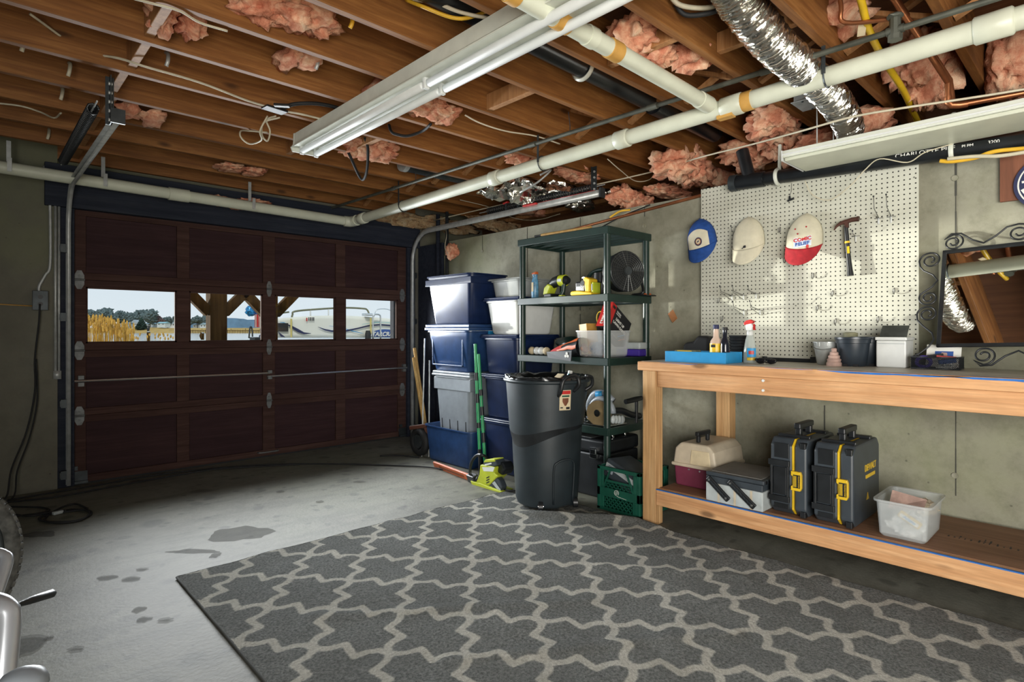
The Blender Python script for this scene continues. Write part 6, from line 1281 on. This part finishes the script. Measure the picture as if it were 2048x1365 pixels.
# second stack, behind and right
bin_('large navy lidded tub on the floor at the bottom of the rear stack', 3.10, 3.56, 3.225, 3.63, 0, .44, M['navy'], M['navy'], tp=.05)
bin_('navy lidded tub in the middle of the rear stack behind the rack', 3.10, 3.56, 3.225, 3.63, .442, .80, M['navy'], M['navy'], tp=.05)
bin_('navy lidded tub below the white tub in the rear stack', 3.10, 3.56, 3.225, 3.63, .802, 1.12, M['navy'], M['navy'], tp=.05)
bin_('white tub with a navy lid near the top of the rear stack', 3.12, 3.56, 3.225, 3.62, 1.122, 1.42, M['whitep'], M['navy'], tp=.08)
bin_('pale translucent tub topping the rear stack behind the rack', 3.16, 3.54, 3.25, 3.60, 1.422, 1.575, M['milk'], M['milk'], tp=.05, lidh=.015)
# ================================================================ long-handled tools
def stick(name, lab, cat, p0, p1, r, mat, parts=()):
    T = thing(name, lab, cat, p0); build('shaft', MB().tube([p0, p1], r, 10), mat, T, smooth=50)
    for nm, t0, t1, rr_, m_ in parts: build(nm, MB().tube([lerp(p0, p1, t0), lerp(p0, p1, t1)], rr_, 12), m_, T, smooth=50)
    return T
pa, pb = V((3.005, 3.535, 0.0)), V((2.985, 3.600, 1.06))
pr = (('grip', .55, .62, .0155, M['black']), ('grip', .72, .78, .0155, M['black']), ('collar', .86, 1.0, .010, M['blackrub']), ('lower_sleeve', 0, .20, .0145, M['blackrub']), ('grip', .36, .40, .0155, M['black']))
stick('pruner_pole', 'green extension pole with black grips leaning on the tub stack, left of the pair', 'pole', V((2.955, 3.49, 0)), V((2.962, 3.565, 1.045)), .0125, M['green'], pr)
stick('pruner_pole', 'green extension pole with black grips leaning on the tub stack, right of the pair', 'pole', V((2.955, 3.425, 0)), V((2.955, 3.515, .965)), .0125, M['green'], (('grip', .50, .57, .0155, M['black']), ('grip', .66, .71, .0155, M['black']), ('collar', .88, 1.0, .009, M['blackrub']), ('grip', .28, .36, .0155, M['black'])))
stick('axe_handle', 'straight wooden handle leaning in the corner by the door, taller of the two', 'handle', lerp(P(829, 697, Y=5.0), P(851, 850, Y=4.72), 1.29), P(829, 697, Y=5.0), .017, M['bamboo'])
stick('axe_handle', 'curved wooden handle leaning in the corner by the door, shorter of the two', 'handle', lerp(P(827, 716, Y=4.95), P(849, 858, Y=4.66), 1.28), P(827, 716, Y=4.95), .016, M['bamboo'])
stick('metal_rod', 'thin grey metal rod standing left of the tub stack', 'rod', V((3.02, 4.40, 0)), V((3.03, 4.365, 1.08)), .006, M['steel'])
stick('metal_rod', 'second thin grey metal rod standing close to the tub stack', 'rod', V((3.06, 4.345, 0.0)), V((3.06, 4.335, .88)), .006, M['steel'])
q = P(838, 905, X=3.02); q = V((3.02, q.y+.03, 0))
T = thing('hand_truck', 'black pneumatic wheel and axle on the floor beside the bottom blue tub', 'wheel', q)
wq = V((3.02, 4.43, .135))
build('tyre', MB().tube([wq+V((0, .098*math.cos(a), .098*math.sin(a))) for a in [k*PI/16 for k in range(32)]], .036, 10, closed=True), M['blackrub'], T, smooth=True)
build('hub', MB().tube([wq-V((.03,0,0)), wq+V((.03,0,0))], .062, 20), M['darksteel'], T, smooth=40)
build('axle', MB().tube([wq, wq+V((.30, .02, 0))], .012, 10), M['darksteel'], T)
solo('mattock', 'dark red metal mattock head resting over the black wheel', 'mattock', MB().bar((2.99, 4.53, .25), (3.03, 4.33, .29), .05, .035).bar((3.03, 4.36, .28), (3.05, 4.33, .20), .04, .03), plain('rusty_dark', (.10, .035, .02), .6), (3.02, 4.43, .25), bevel=.006)
# ================================================================ HEDGE TRIMMER and its orange guard
T = thing('hedge_trimmer', 'lime green hedge trimmer with a black loop handle on the floor by the trash can', 'hedge trimmer', (2.755, 3.15, 0))
def ht(px, py, X=2.765): return P(px, py, X=X)
def hpoly(nm, pts, mat, x0, th, **k):
    q = [ht(a, b, x0) for a, b in pts]; mb = MB(); n = len(q); vs = q+[p+V((th, .0, 0)) for p in q]
    mb.add(vs, [tuple(range(n-1, -1, -1)), tuple(range(n, 2*n))]+[(i, (i+1) % n, n+(i+1) % n, n+i) for i in range(n)]); return build(nm, mb, mat, T, **k)
hpoly('blade_cover_edge', [(940, 962), (944, 972), (958, 978), (975, 984), (998, 993), (1005, 990), (1003, 984), (980, 975), (960, 967)], M['lime'], 2.745, .12, bevel=.006)
hpoly('body', [(951, 965), (958, 950), (960, 930), (976, 931), (990, 935), (988, 946), (996, 953), (978, 972)], M['lime'], 2.755, .10, bevel=.008)
hpoly('battery', [(965, 930), (968, 921), (990, 920), (994, 931), (988, 934)], M['casegrey'], 2.752, .09, bevel=.006)
hpoly('battery_top', [(967, 926), (970, 920), (989, 919), (990, 924)], M['lime'], 2.749, .09, bevel=.003)
hpoly('label', [(964, 935), (989, 935), (986, 944), (967, 943)], M['whitep'], 2.7535, .002); hpoly('label', [(969, 929), (982, 926), (983, 929), (970, 932)], M['whitep'], 2.750, .002)
hpoly('rear_handle', [(976, 974), (984, 958), (991, 953), (999, 962), (1004, 975), (1000, 988), (990, 985)], M['casegrey'], 2.760, .05, bevel=.006)
hpoly('handle_grip', [(983, 974), (989, 965), (994, 972), (997, 984), (990, 983)], M['black'], 2.757, .056, bevel=.004)
hpoly('grip_trim', [(984, 967), (989, 963), (1001, 980), (999, 985)], M['lightgrey'], 2.7555, .002)
hpoly('motor_cap', [(990, 922), (1004, 926), (1010, 940), (1004, 952), (992, 948)], M['black'], 2.79, .10, bevel=.012)
for k in range(3): hpoly('vent', [(972, 966-5*k), (978, 963-5*k), (979, 965-5*k), (973, 968-5*k)], M['black'], 2.7535, .002)
build('loop_handle', MB().tube(curve([ht(944, 958), ht(940, 945), ht(943, 925), ht(953, 912), ht(965, 911), ht(974, 918, 2.84), ht(972, 935, 2.86)], 6), .011, 10), M['black'], T, smooth=True)
build('fin_lever', MB().tube([ht(945, 958), ht(953, 962), ht(957, 955)], .014, 8), M['black'], T, smooth=True)
T2 = thing('blade_sheath', 'orange hedge trimmer blade sheath lying on the floor in front of the blue tub', 'sheath', (2.80, 3.7, 0))
s0 = V((2.86, 3.98, .025)); s1 = V((2.785, 3.42, .030))
build('sheath', MB().bar(s0, s1, .020, .052, up=(-.35, 0, 1)), M['orange'], T2, bevel=.004)
dn = V((-.9, .1, .3)).normalized(); ua = (s1-s0).normalized(); va = V((-.35, 0, 1)); va = (va-ua*va.dot(ua)).normalized(); nw = ua.cross(va)
off = nw*(-.0108 if (nw.x > 0) else .0108); build('embossing', MB().bar(lerp(s0, s1, .18)+off, lerp(s0, s1, .88)+off, .002, .020, up=va), plain('dark_orange', (.22, .06, .02), .6), T2)
build('guard_end', MB().bar(s1, s1+ua*.10, .05, .07, up=va), M['black'], T2, bevel=.006)
solo('cord', 'black cord trailing on the floor behind the trash can', 'cord', MB().tube(curve([(2.80, 3.06, .01), (2.78, 2.98, .02), (2.84, 2.90, .022), (2.95, 2.92, .01)], 5), .006, 6), M['blackrub'], (2.8, 3.0, 0), smooth=True)
# ================================================================ extension cords on the floor
fl = .007
def cordf(lab, pts, r=.0065): return solo('power_cable', lab, 'cable', MB().tube(curve([(a, b, fl+(.004 if i % 3 == 1 else 0)) for i, (a, b) in enumerate(pts)], 6), r, 6), M['blackrub'], (pts[0][0], pts[0][1], 0), smooth=True)
def fz(px, py): q = P(px, py, Z=0); return (q.x, q.y)
cordf('long black cord curving across the floor from the left coil to the tub stack', [fz(a, b) for a, b in ((15, 1003), (100, 990), (200, 972), (330, 950), (500, 934), (640, 930), (780, 933), (860, 938), (900, 945))], .006)
cordf('second black cord lying along the foot of the garage door', [fz(a, b) for a, b in ((5, 1008), (110, 998), (230, 975), (330, 957), (430, 942), (520, 935), (600, 931))], .006)
cordf('black cord end near the corner wheel on the floor', [fz(a, b) for a, b in ((760, 914), (800, 914), (838, 917))], .006)
cordf('black cord looped in an oval coil at the left on the floor', [fz(a, b) for a, b in ((10, 1030), (60, 1036), (100, 1028), (150, 1022), (178, 1028), (165, 1042), (120, 1049), (85, 1046), (80, 1038), (110, 1030), (170, 1024), (182, 1032), (150, 1045), (100, 1048), (90, 1040), (118, 1020), (150, 1012), (175, 1020))], .0065)
cordf('black cord running from the oval coil to the left wall', [fz(a, b) for a, b in ((0, 1016), (50, 1018), (85, 1018), (98, 1024), (70, 1032), (20, 1036))], .006)
q = V((*fz(118, 1030), .012)); T = thing('plug', 'pale blue-grey plug end of the coiled black cord', 'plug', q)
build('body', MB().bar(q+V((-.03, .0, 0)), q+V((.02, .02, .0)), .028, .02), M['lightgrey'], T, bevel=.005); build('prong', MB().bar(q+V((.02, .02, 0)), q+V((.038, .028, 0)), .003, .008), M['chrome'], T)
# ================================================================ BICYCLE at the left edge
M['silver'] = plain('silver_paint', (.42, .44, .47), .28, .5, .08)
T = thing('bicycle', 'knobbly tyre and silver frame of a bicycle at the left edge of the frame', 'bicycle', (-.35, 2.6, 0))
wc = P(-62, 1042, Z=.335); wc = V((-.055, 2.62, .33)); wd = V((.12, 1, 0)).normalized()
ty = V((P(35, 1042, Y=2.75)))
R_w = .30
wc = P(20, 1042, Y=2.86); wc = V((wc.x-.265, wc.y-.13, .335))
up_ = V((0,0,1)); fwd = V((.90, .43, 0)).normalized(); sidev = fwd.cross(up_)
build('tyre', MB().tube([wc+(fwd*math.cos(a)+up_*math.sin(a))*R_w for a in [k*PI/24 for k in range(48)]], .029, 12, closed=True), M['tyre'], T, smooth=True)
kn = MB()
for k in range(72):
    a = k*PI/36
    for s_ in (-1, 0, 1):
        aa = a+(.02 if s_ else .06); d = fwd*math.cos(aa)+up_*math.sin(aa); c = wc+d*(R_w+.027-(.008 if s_ else 0))+sidev*s_*.018; tg = -fwd*math.sin(aa)+up_*math.cos(aa)
        kn.bar(c-tg*.009, c+tg*.009, .013, .012, up=d)
build('tread_knobs', kn, M['tyre'], T, kind='stuff')
build('rim', MB().tube([wc+(fwd*math.cos(a)+up_*math.sin(a))*(R_w-.035) for a in [k*PI/24 for k in range(48)]], .012, 8, closed=True), M['darksteel'], T, smooth=True)
build('spokes', (lambda m_: [m_.tube([wc+sidev*.02*(-1)**k, wc+(fwd*math.cos(k*PI/12)+up_*math.sin(k*PI/12))*(R_w-.035)], .0012, 4) for k in range(24)] and m_)(MB()), M['wire'], T, kind='stuff')
build('hub', MB().tube([wc-sidev*.05, wc+sidev*.05], .018, 12), M['alu'], T, smooth=40)
def bz(px, py, Y): return P(px, py, Y=Y)
f1 = [bz(-40, 1290, 1.75), bz(-12, 1200, 1.80), bz(12, 1128, 1.86), bz(6, 1112, 1.88), bz(-20, 1106, 1.90), bz(-70, 1100, 1.95)]
build('frame_tube', MB().tube(curve(f1, 6), .014, 12), M['silver'], T, smooth=True)
f2 = [bz(-6, 1440, 1.20), bz(8, 1340, 1.22), bz(17, 1240, 1.25), bz(10, 1218, 1.26), bz(-10, 1208, 1.28), bz(-50, 1204, 1.30)]
build('frame_tube', MB().tube(curve(f2, 6), .017, 12), M['silver'], T, smooth=True)
build('brake_lever', MB().tube([bz(20, 1216, 1.35), bz(34, 1211, 1.36), bz(60, 1202, 1.38), bz(104, 1188, 1.42), bz(110, 1186, 1.425)], [.004, .004, .007, .008, .004], 8), M['black'], T, smooth=True)
build('bell', MB().blob(bz(44, 1372, 1.10), (.032, .032, .025), 2, .05, 3), M['greybin'], T, smooth=True)
build('bell', MB().blob(bz(70, 1358, 1.10), (.006, .006, .006), 2, .05, 2), M['black'], T, smooth=True)
# ================================================================ OUTSIDE THE DOOR
def FP(px, s, z): t = (px-CXP)/FPX; return Vector((s*(FW[0]+t*RT[0]), s*(FW[1]+t*RT[1]), z))
def FZ(py, s): return EYE+(CYP-py)*s/FPX
M['lawn'] = plain('gravel_ground', (.30, .27, .20), .9, 0, .3, 6)
M['water'] = plain('pale_water', (.70, .72, .74), .12, 0, .03, .4)  # the sky's reflection is put into the near-white base colour
M['marsh'] = plain('marsh_grass', (.42, .27, .07), .9, 0, .35, .25)
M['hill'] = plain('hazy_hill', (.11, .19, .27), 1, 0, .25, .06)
struct('ground_1', MB().bb(-40, 60, YF+.12, 16, -.4, -.06), M['lawn'])
struct('water_1', MB().bb(-400, 700, 16, 900, -.6, -.25), M['water'])
mm = MB(); n = 40
A0 = [FP(100+740*k/n, 330+8*noise.noise((k*.6, 1, 0)), -.24) for k in range(n+1)]; A1 = [FP(100+740*k/n, 375, 3.0+.5*noise.noise((k*.4, 5, 0))) for k in range(n+1)]; A2 = [FP(100+740*k/n, 520, 3.4) for k in range(n+1)]
vs = A0+A1+A2; fs = []
for r in (0, 1):
    for k in range(n): fs.append((r*(n+1)+k, r*(n+1)+k+1, (r+1)*(n+1)+k+1, (r+1)*(n+1)+k))
struct('ground_2', mm.add(vs, fs), M['marsh'])
hm_ = MB(); n = 60
top = [FP(380+460*k/n, 900, FZ(638-4*noise.noise((k*.15, 2, 0))-2*noise.noise((k*.7, 3, 0))+max(0, (k-20))*.05, 900)) for k in range(n+1)]; bot = [FP(380+460*k/n, 900, -1) for k in range(n+1)]; back = [p+Vector((60, 100, -8)) for p in top]
struct('hills', hm_.add(bot+top+back, [(k, k+1, n+2+k, n+1+k) for k in range(n)]+[(n+1+k, n+2+k, 2*n+3+k, 2*n+2+k) for k in range(n)]), M['hill'])
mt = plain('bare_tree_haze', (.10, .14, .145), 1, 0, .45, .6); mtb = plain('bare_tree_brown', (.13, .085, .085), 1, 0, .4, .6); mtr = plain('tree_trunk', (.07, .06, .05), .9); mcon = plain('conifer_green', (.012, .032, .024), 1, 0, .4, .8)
rr = random.Random(11)
TREES = [(150, 622, 26), (178, 621, 30), (200, 622, 26), (217, 619, 34), (240, 624, 28), (262, 627, 24), (283, 622, 30), (300, 620, 34), (318, 631, 22), (335, 634, 20), (350, 633, 22), (375, 632, 22), (395, 634, 24), (410, 632, 22), (425, 634, 20)]
for i, (px, py, w) in enumerate(TREES):
    s = 400+rr.uniform(-12, 30); base = FP(px, s, 2.9); topz = FZ(py, s); hT = topz-base.z; wr = w*s/FPX/2
    T = thing('tree', 'bare grey-green tree in the far treeline across the water' if i != 8 else 'reddish-brown bare tree in the far treeline right of the tallest one', 'tree', base, 'far treeline across the water')
    build('trunk', MB().tube([base, base+Vector((0, 0, hT*.5))], [.35, .2], 6), mtr, T)
    cr = MB()
    for k in range(9):
        a = rr.uniform(0, 6.28); q = base+Vector((math.cos(a)*wr*rr.uniform(.1, .65), math.sin(a)*wr*.5, hT*rr.uniform(.45, .86))); cr.blob(q, (wr*.48, wr*.4, hT*.20), i*9+k, .7, 3, 3.2)
    build('crown', cr, mtb if i == 8 else mt, T)
base = FP(283, 356, 1.2); T = thing('tree', 'dark conical evergreen standing alone on the far marsh', 'tree', base)
build('trunk', MB().cyl(base, base+Vector((0,0,2)), .3, n=6), mtr, T)
cr = MB()
for k in range(6): cr.blob(base+Vector((0, 0, 1.6+1.05*k)), ((6-k)*.52+.3, (6-k)*.52+.3, 1.1), k, .5, 3, 2.6)
build('crown', cr, mcon, T)
HS = [('long white house with a grey roof near the left of the far shore', 248, 14, 645, 651, (.62,.66,.68), (.20,.26,.32)), ('tall white gabled house left of the evergreen on the far shore', 268, 11, 640, 653, (.74,.76,.76), (.34,.40,.46)), ('white gabled house just right of the tall one on the far shore', 276, 9, 641, 653, (.76,.78,.78), (.40,.46,.52)),
      ('low blue-grey house right of the evergreen on the far shore', 303, 22, 645, 652, (.50,.56,.60), (.16,.30,.40)), ('pale teal-roofed long house on the far shore', 322, 16, 644, 651, (.60,.66,.68), (.22,.40,.46)), ('white house with a steep roof left of the door stile on the far shore', 338, 12, 645, 654, (.78,.80,.80), (.45,.52,.58)), ('small white house close to the door stile on the far shore', 349, 9, 643, 653, (.74,.77,.78), (.38,.46,.52)),
      ('white cottage in the second pane beside the yellow patch', 392, 12, 647, 655, (.74,.77,.78), (.34,.42,.48)), ('grey cottage in the second pane just left of the deck post', 406, 12, 646, 655, (.56,.62,.66), (.24,.34,.40))]
for i, (lab, px, w, y0, y1, cw, crf) in enumerate(HS):
    s = 352+(i*5 % 9)*8; c = FP(px, s, FZ(y1, s)); ww = w*s/FPX; h_ = (y1-y0)*s/FPX; T = thing('house', lab, 'house', c)
    u = Vector((RT[0], RT[1], 0)); d = Vector((FW[0], FW[1], 0)); A = Matrix((u, d, (0,0,1))).transposed().to_4x4(); A.translation = c
    build('wall', MB().at(A).bb(-ww/2, ww/2, 0, 6, -1.5, h_*.6), plain('house_wall', cw, .8), T)
    if ww > 4: build('roof', MB().at(A).prism([(-.4, h_*.55), (3, h_), (6.4, h_*.55)], (-ww/2-.2, 0, 0), (0,1,0), (0,0,1), (ww+.4, 0, 0)), plain('house_roof', crf, .8), T)
    else: build('roof', MB().at(A).prism([(-ww/2-.3, h_*.55), (0, h_), (ww/2+.3, h_*.55)], (0, -.3, 0), (1,0,0), (0,0,1), (0, 6.6, 0)), plain('house_roof', crf, .8), T)
    for k in (-.25, .25): build('window', MB().at(A).bb(ww*k-.35, ww*k+.35, -.05, 0, h_*.2, h_*.42), M['ink'], T)
q = FP(262, 345, 1.0)
pr_ = MB(); p0_ = FP(375, 318, .2); p1_ = FP(520, 318, .2)
P_ = thing('pier', 'long low wooden pier along the far shore in the second pane', 'pier', lerp(p0_, p1_, .5))
build('deck', MB().bar(p0_+Vector((0,0,1.0)), p1_+Vector((0,0,1.0)), 1.5, .25), M['deckwood'], P_)
pl = MB()
for k in range(46): q = lerp(p0_, p1_, k/45); pl.bar(q+Vector((0,0,-.6)), q+Vector((0,0,2.1 if k % 9 == 0 else 1.5)), .22, .22)
build('pile', pl, M['deckwood'], P_, kind='stuff')
# reeds
rm = MB(); rr = random.Random(5)
M['reed'] = plain('golden_reed', (.66, .40, .07), .9, 0, .4, 3); M['plume'] = plain('reed_plume', (.55, .31, .06), 1, 0, .4, 9)
for k in range(430):
    px = rr.uniform(140, 262) if k < 395 else rr.uniform(258, 345)
    s = rr.uniform(14.2, 15.4); fall = max(0, (px-205)/60); topy = 642+rr.uniform(-8, 22)+fall*18
    if px > 262: topy = rr.uniform(667, 678)
    b_ = FP(px, s, -.06); t_ = FP(px+rr.uniform(-6, 9), s, FZ(topy, s)); w = .007 if px < 262 else .005
    rm.tube([b_, lerp(b_, t_, .6)+Vector((rr.uniform(-.02, .02), 0, 0)), t_], [w, w*.8, w*.4], 3)
    if rr.random() < .7: rm.blob(t_, (.022, .022, .09 if px < 262 else .045), k, .5, 1, 2, m=1)
o = build('reeds', rm, [M['reed'], M['plume']], loc=FP(210, 14.8, -.06), kind='stuff'); tag(o, 'tall golden reeds growing at the water edge outside the first pane', 'reeds')
for i, (px, py, s, lab) in enumerate(((297, 663, 17, 'weathered mooring post with a dark bird on top'), (405, 665, 18, 'weathered mooring post left of the deck post'))):
    T = thing('mooring_post', lab, 'post', FP(px, s, -.5)); r = 3.2*s/FPX
    build('post', MB().cyl(FP(px, s, -.5), FP(px, s, FZ(py+2, s)), r, r*.95, 12), M['deckwood'], T, smooth=50); build('cap', MB().tube([FP(px, s, FZ(py+2, s)), FP(px, s, FZ(py, s))], [r*1.1, r*.8], 12), M['greybin'], T, smooth=50)
    if i: build('side_block', MB().blob(FP(px-3, s-.1, FZ(py+7, s)), (r*.8, r*.8, .10), 3, .3, 2), M['deckwood'], T)
q = FP(297, 17, FZ(661, 17)); T = thing('bird', 'small dark bird perched on the mooring post', 'bird', q-Vector((0,0,.02)))
build('body', MB().tube([q+Vector((-.03, 0, -.02)), q+Vector((-.01, 0, .0)), q+Vector((.0, 0, .06)), q+Vector((.01, 0, .10)), q+Vector((.0, 0, .125)), q+Vector((-.045, 0, .122))], [.012, .035, .038, .018, .022, .003], 10), M['ink'], T, smooth=True)
# deck posts
def deckpost(px, lab, Y, w, mat, braces=True):
    c = P(px, 640, Y=Y); T = thing('deck_post', lab, 'post', (c.x, c.y, -.06))
    build('post', MB().bb(c.x-w/2, c.x+w/2, Y-w/2, Y+w/2, -.06, 2.45), mat, T, bevel=.006)
    if braces:
        for s_ in (-1, 1): build('brace', MB().bar((c.x+s_*w*.45, Y, 1.34), (c.x+s_*.92, Y, 2.25), .09, .10), mat, T, bevel=.004)
deckpost(433, 'brown timber deck post with diagonal braces outside the second pane', 6.6, .165, M['deckwood'])
deckpost(540, 'timber deck post with braces hidden behind the middle door stile', 6.6, .13, M['deckwood'])
deckpost(790, 'dark grey-blue post at the right end of the fourth pane', 5.95, .085, M['beam'], False)
solo('deck_beam', 'timber beam resting on the deck posts above the door outside', 'beam', MB().bb(-1, 7, 6.5, 6.7, 2.25, 2.45), M['deckwood'], (3, 6.6, 2.25), bevel=.006)
# pontoon boat
YB_ = 9.2
def B_(px, py, dy=0): return P(px, py, Y=YB_+dy)
T = thing('pontoon_boat', 'white pontoon boat with navy swoosh stripes moored outside the right-hand panes', 'boat', (B_(660, 680).x, YB_+1, .5))
mhull = plain('boat_white', (.76, .76, .68), .35, 0, .04, 2)
def panelf(u, v_):
    px = 522+300*u; top = 641-9.5*math.sin(PI*min(1, u*1.05)); py = 676+(top-676)*v_; return B_(px, py)
build('hull_panel', MB().grid(panelf, 40, 6), mhull, T, smooth=True, solid=.04)
build('deck_edge', MB().bb(B_(478, 680).x, 7.6, YB_-.06, YB_+2.2, .93, .985), M['whitep'], T, bevel=.01)
build('rub_rail', MB().bar((B_(478, 680).x, YB_-.065, .975), (7.6, YB_-.065, .995), .012, .014), M['cyan'], T)
for y in (YB_+.35, YB_+1.8): build('pontoon', MB().tube([(B_(478, 680).x+.1, y, .60), (7.4, y, .60)], .32, 20), M['alu'], T, smooth=40)
for x in (3.4, 5.0, 6.6): build('dock_leg', MB().bb(x-.06, x+.06, YB_+1.0, YB_+1.12, -.4, .93), M['darksteel'], T)
olv = plain('olive_rail', (.20, .20, .12), .4, .3)
build('rail', MB().tube(curve([B_(583, 640), B_(585, 630), B_(591, 623), B_(640, 618.5), B_(690, 616), B_(725, 617.5), B_(734, 620), B_(739, 630)], 6), .016, 8), olv, T, smooth=True)
build('rail', MB().tube([B_(553, 628, .3), B_(578, 624.5, .3)], .014, 8), olv, T, smooth=True)
for px in (621, 657): build('rail_post', MB().tube([B_(px, 641), B_(px, 618)], .012, 8), M['whitep'], T, smooth=True)
build('rail', MB().tube(curve([B_(748, 634, .4), B_(752, 622, .4), B_(760, 618.5, .4), B_(775, 619, .4), B_(785, 624, .4)], 5), .008, 6), M['alu'], T, smooth=True)
build('ladder', MB().tube(curve([B_(746, 680, -.12), B_(746, 640, -.12), B_(747, 631, -.12), B_(753, 629, -.12), B_(760, 631, -.12), B_(761, 640, -.12), B_(761, 680, -.12)], 5), .014, 8), M['alu'], T, smooth=True)
def swoosh(nm, pts, mat, off=-.045):
    up = [B_(a, b, off) for a, b, w in pts]; lo = [B_(a, b+w, off) for a, b, w in pts]; n = len(pts)
    build(nm, MB().add(up+lo, [(k+1, k, n+k, n+k+1) for k in range(n-1)]), mat, T)
swoosh('stripe', [(574, 648, 2), (584, 652, 5), (596, 658, 7), (608, 665, 4), (622, 667, 1)], M['navyink']); swoosh('stripe', [(636, 654, .6), (650, 658.5, 3), (664, 661, 3.5), (690, 661, 3.5), (715, 656, 3), (740, 650, 3), (760, 648.5, 3), (790, 651, 3)], M['navyink'])
swoosh('stripe', [(556, 663, 1), (562, 668, 6), (570, 674, 1)], M['navyink']); swoosh('stripe', [(520, 658, 3), (528, 650, 4), (540, 645, 3), (552, 644, 2)], M['navyink']); swoosh('stripe', [(518, 672, 4), (526, 663, 6), (540, 656, 4)], M['navyink'])
swoosh('stripe', [(560, 644.5, 1), (568, 645, 1.5), (574, 648, .6)], M['cyan']); swoosh('stripe', [(692, 658, 1.2), (706, 662, 1.5), (722, 666, 1), (728, 667, .5)], M['cyan']); swoosh('stripe', [(724, 649, .5), (745, 645.5, .8), (765, 644.5, .8), (785, 646, .8)], M['turq']); swoosh('stripe', [(658, 652, .4), (668, 653, .8), (690, 654, .5)], M['cyan'])
swoosh('name_swoosh', [(744, 668, 6), (750, 662, 12), (760, 659.5, 15), (770, 659, 16), (785, 660, 15), (795, 662, 13)], M['blueink'])
text('STARCRAFT', .105, M['whiteink'], T, B_(768, 669, -.06), (1,0,0), (0,0,1), shear=.25, sx=1.05, bold=.004)
build('registration', MB().bb(*sorted((B_(610, 640).x, B_(612.5, 640).x)), YB_-.046, YB_-.044, B_(610, 643).z, B_(610, 636).z), M['red'], T)
for px, w in ((614.5, 1.5), (617.5, 2), (621, 1.8), (624, 2)): build('registration', MB().bb(*sorted((B_(px, 640).x, B_(px+w, 640).x)), YB_-.046, YB_-.044, B_(px, 642).z, B_(px, 635).z), M['ink'], T)
build('dark_window', MB().bb(B_(550, 650).x, B_(574, 650).x, YB_-.05, YB_-.042, B_(550, 663.5).z, B_(550, 646.5).z), M['ink'], T)
for px, a, b in ((582.5, 638, 675), (741.5, 636, 668)): build('fender_pole', MB().tube([B_(px, b, -.06), B_(px, a, -.06)], .016, 8), plain('pale_yellow', (.62, .52, .18), .5), T, smooth=50)
build('light_box', MB().bb(B_(726, 630).x, B_(740, 630).x, YB_-.10, YB_+.05, B_(726, 632).z, B_(726, 627).z), M['alu'], T, bevel=.01)
build('outboard', MB().tube([B_(736, 678, -.1), B_(736, 668, -.1), B_(736, 661.5, -.1)], [.05, .05, .035], 12), M['ink'], T, smooth=40); build('step', MB().bb(B_(730, 680).x, 6.2, YB_-.25, YB_-.1, .97, 1.0), M['darksteel'], T)
build('stern_hook', MB().tube(curve([B_(498, 677, -.1), B_(499, 664, -.1), B_(500.5, 655, -.1), B_(503, 655, -.1), B_(504.5, 664, -.1), B_(505, 674, -.1)], 5), .012, 8), M['darksteel'], T, smooth=True); build('stern_seat', MB().bb(B_(504, 676).x, B_(518, 676).x, YB_-.12, YB_+.1, .98, 1.05), M['ink'], T)
# flag hanging by the boat
FY = 8.6
def FL(px, py): return P(px, py, Y=FY)
T = thing('flag', 'American flag hanging vertically beside the boat, seen in the second pane', 'flag', FL(519, 655))
def wav(px): return .02*math.sin(px*.9)
def strip(x0, x1, y0, y1, off=0):
    mb = MB(); n = 6; vs = []
    for k in range(n+1): px = x0+(x1-x0)*k/n; vs += [FL(px, y0)+V((0, wav(px)+off, 0)), FL(px, y1)+V((0, wav(px)+off, 0))]
    return mb.add(vs, [(2*k, 2*k+1, 2*k+3, 2*k+2) for k in range(n)])
for k in range(9): build('stripe', strip(509+2.1*k, 509+2.1*(k+1), 629, 655), M['redink'] if k % 2 == 0 else M['whiteink'], T, solid=.003)
build('canton', strip(509, 528, 612, 629), M['blueink'], T, solid=.003)
st_ = MB()
for r in range(5):
    for k in range(6): q = FL(511+3*k+(1.5 if r % 2 else 0), 614.5+3.2*r)+V((0, wav(511+3*k)-.006, 0)); st_.add([q+V((.009*math.sin(a)*(1 if i % 2 == 0 else .4), 0, .009*math.cos(a)*(1 if i % 2 == 0 else .4))) for i, a in enumerate([j*PI/5 for j in range(10)])], [tuple(range(10))])
build('stars', st_, M['whiteink'], T, kind='stuff')
build('pole', MB().tube([FL(518, 610), P(530, 605, Y=FY), V((FL(532, 600).x, FY, 2.25))], .008, 6), M['darksteel'], T)
q = FL(504, 622)+V((0, .05, 0)); solo('wind_spinner', 'blue and black round spinner hanging beside the flag', 'spinner', MB().blob(q, (.075, .06, .08), 4, .25, 3, 3).tube([q+V((0,0,.07)), V((q.x+.1, q.y, 2.3))], .004, 5), plain('shiny_blue', (.02, .22, .50), .3, .2, .8, 30), q, smooth=50)
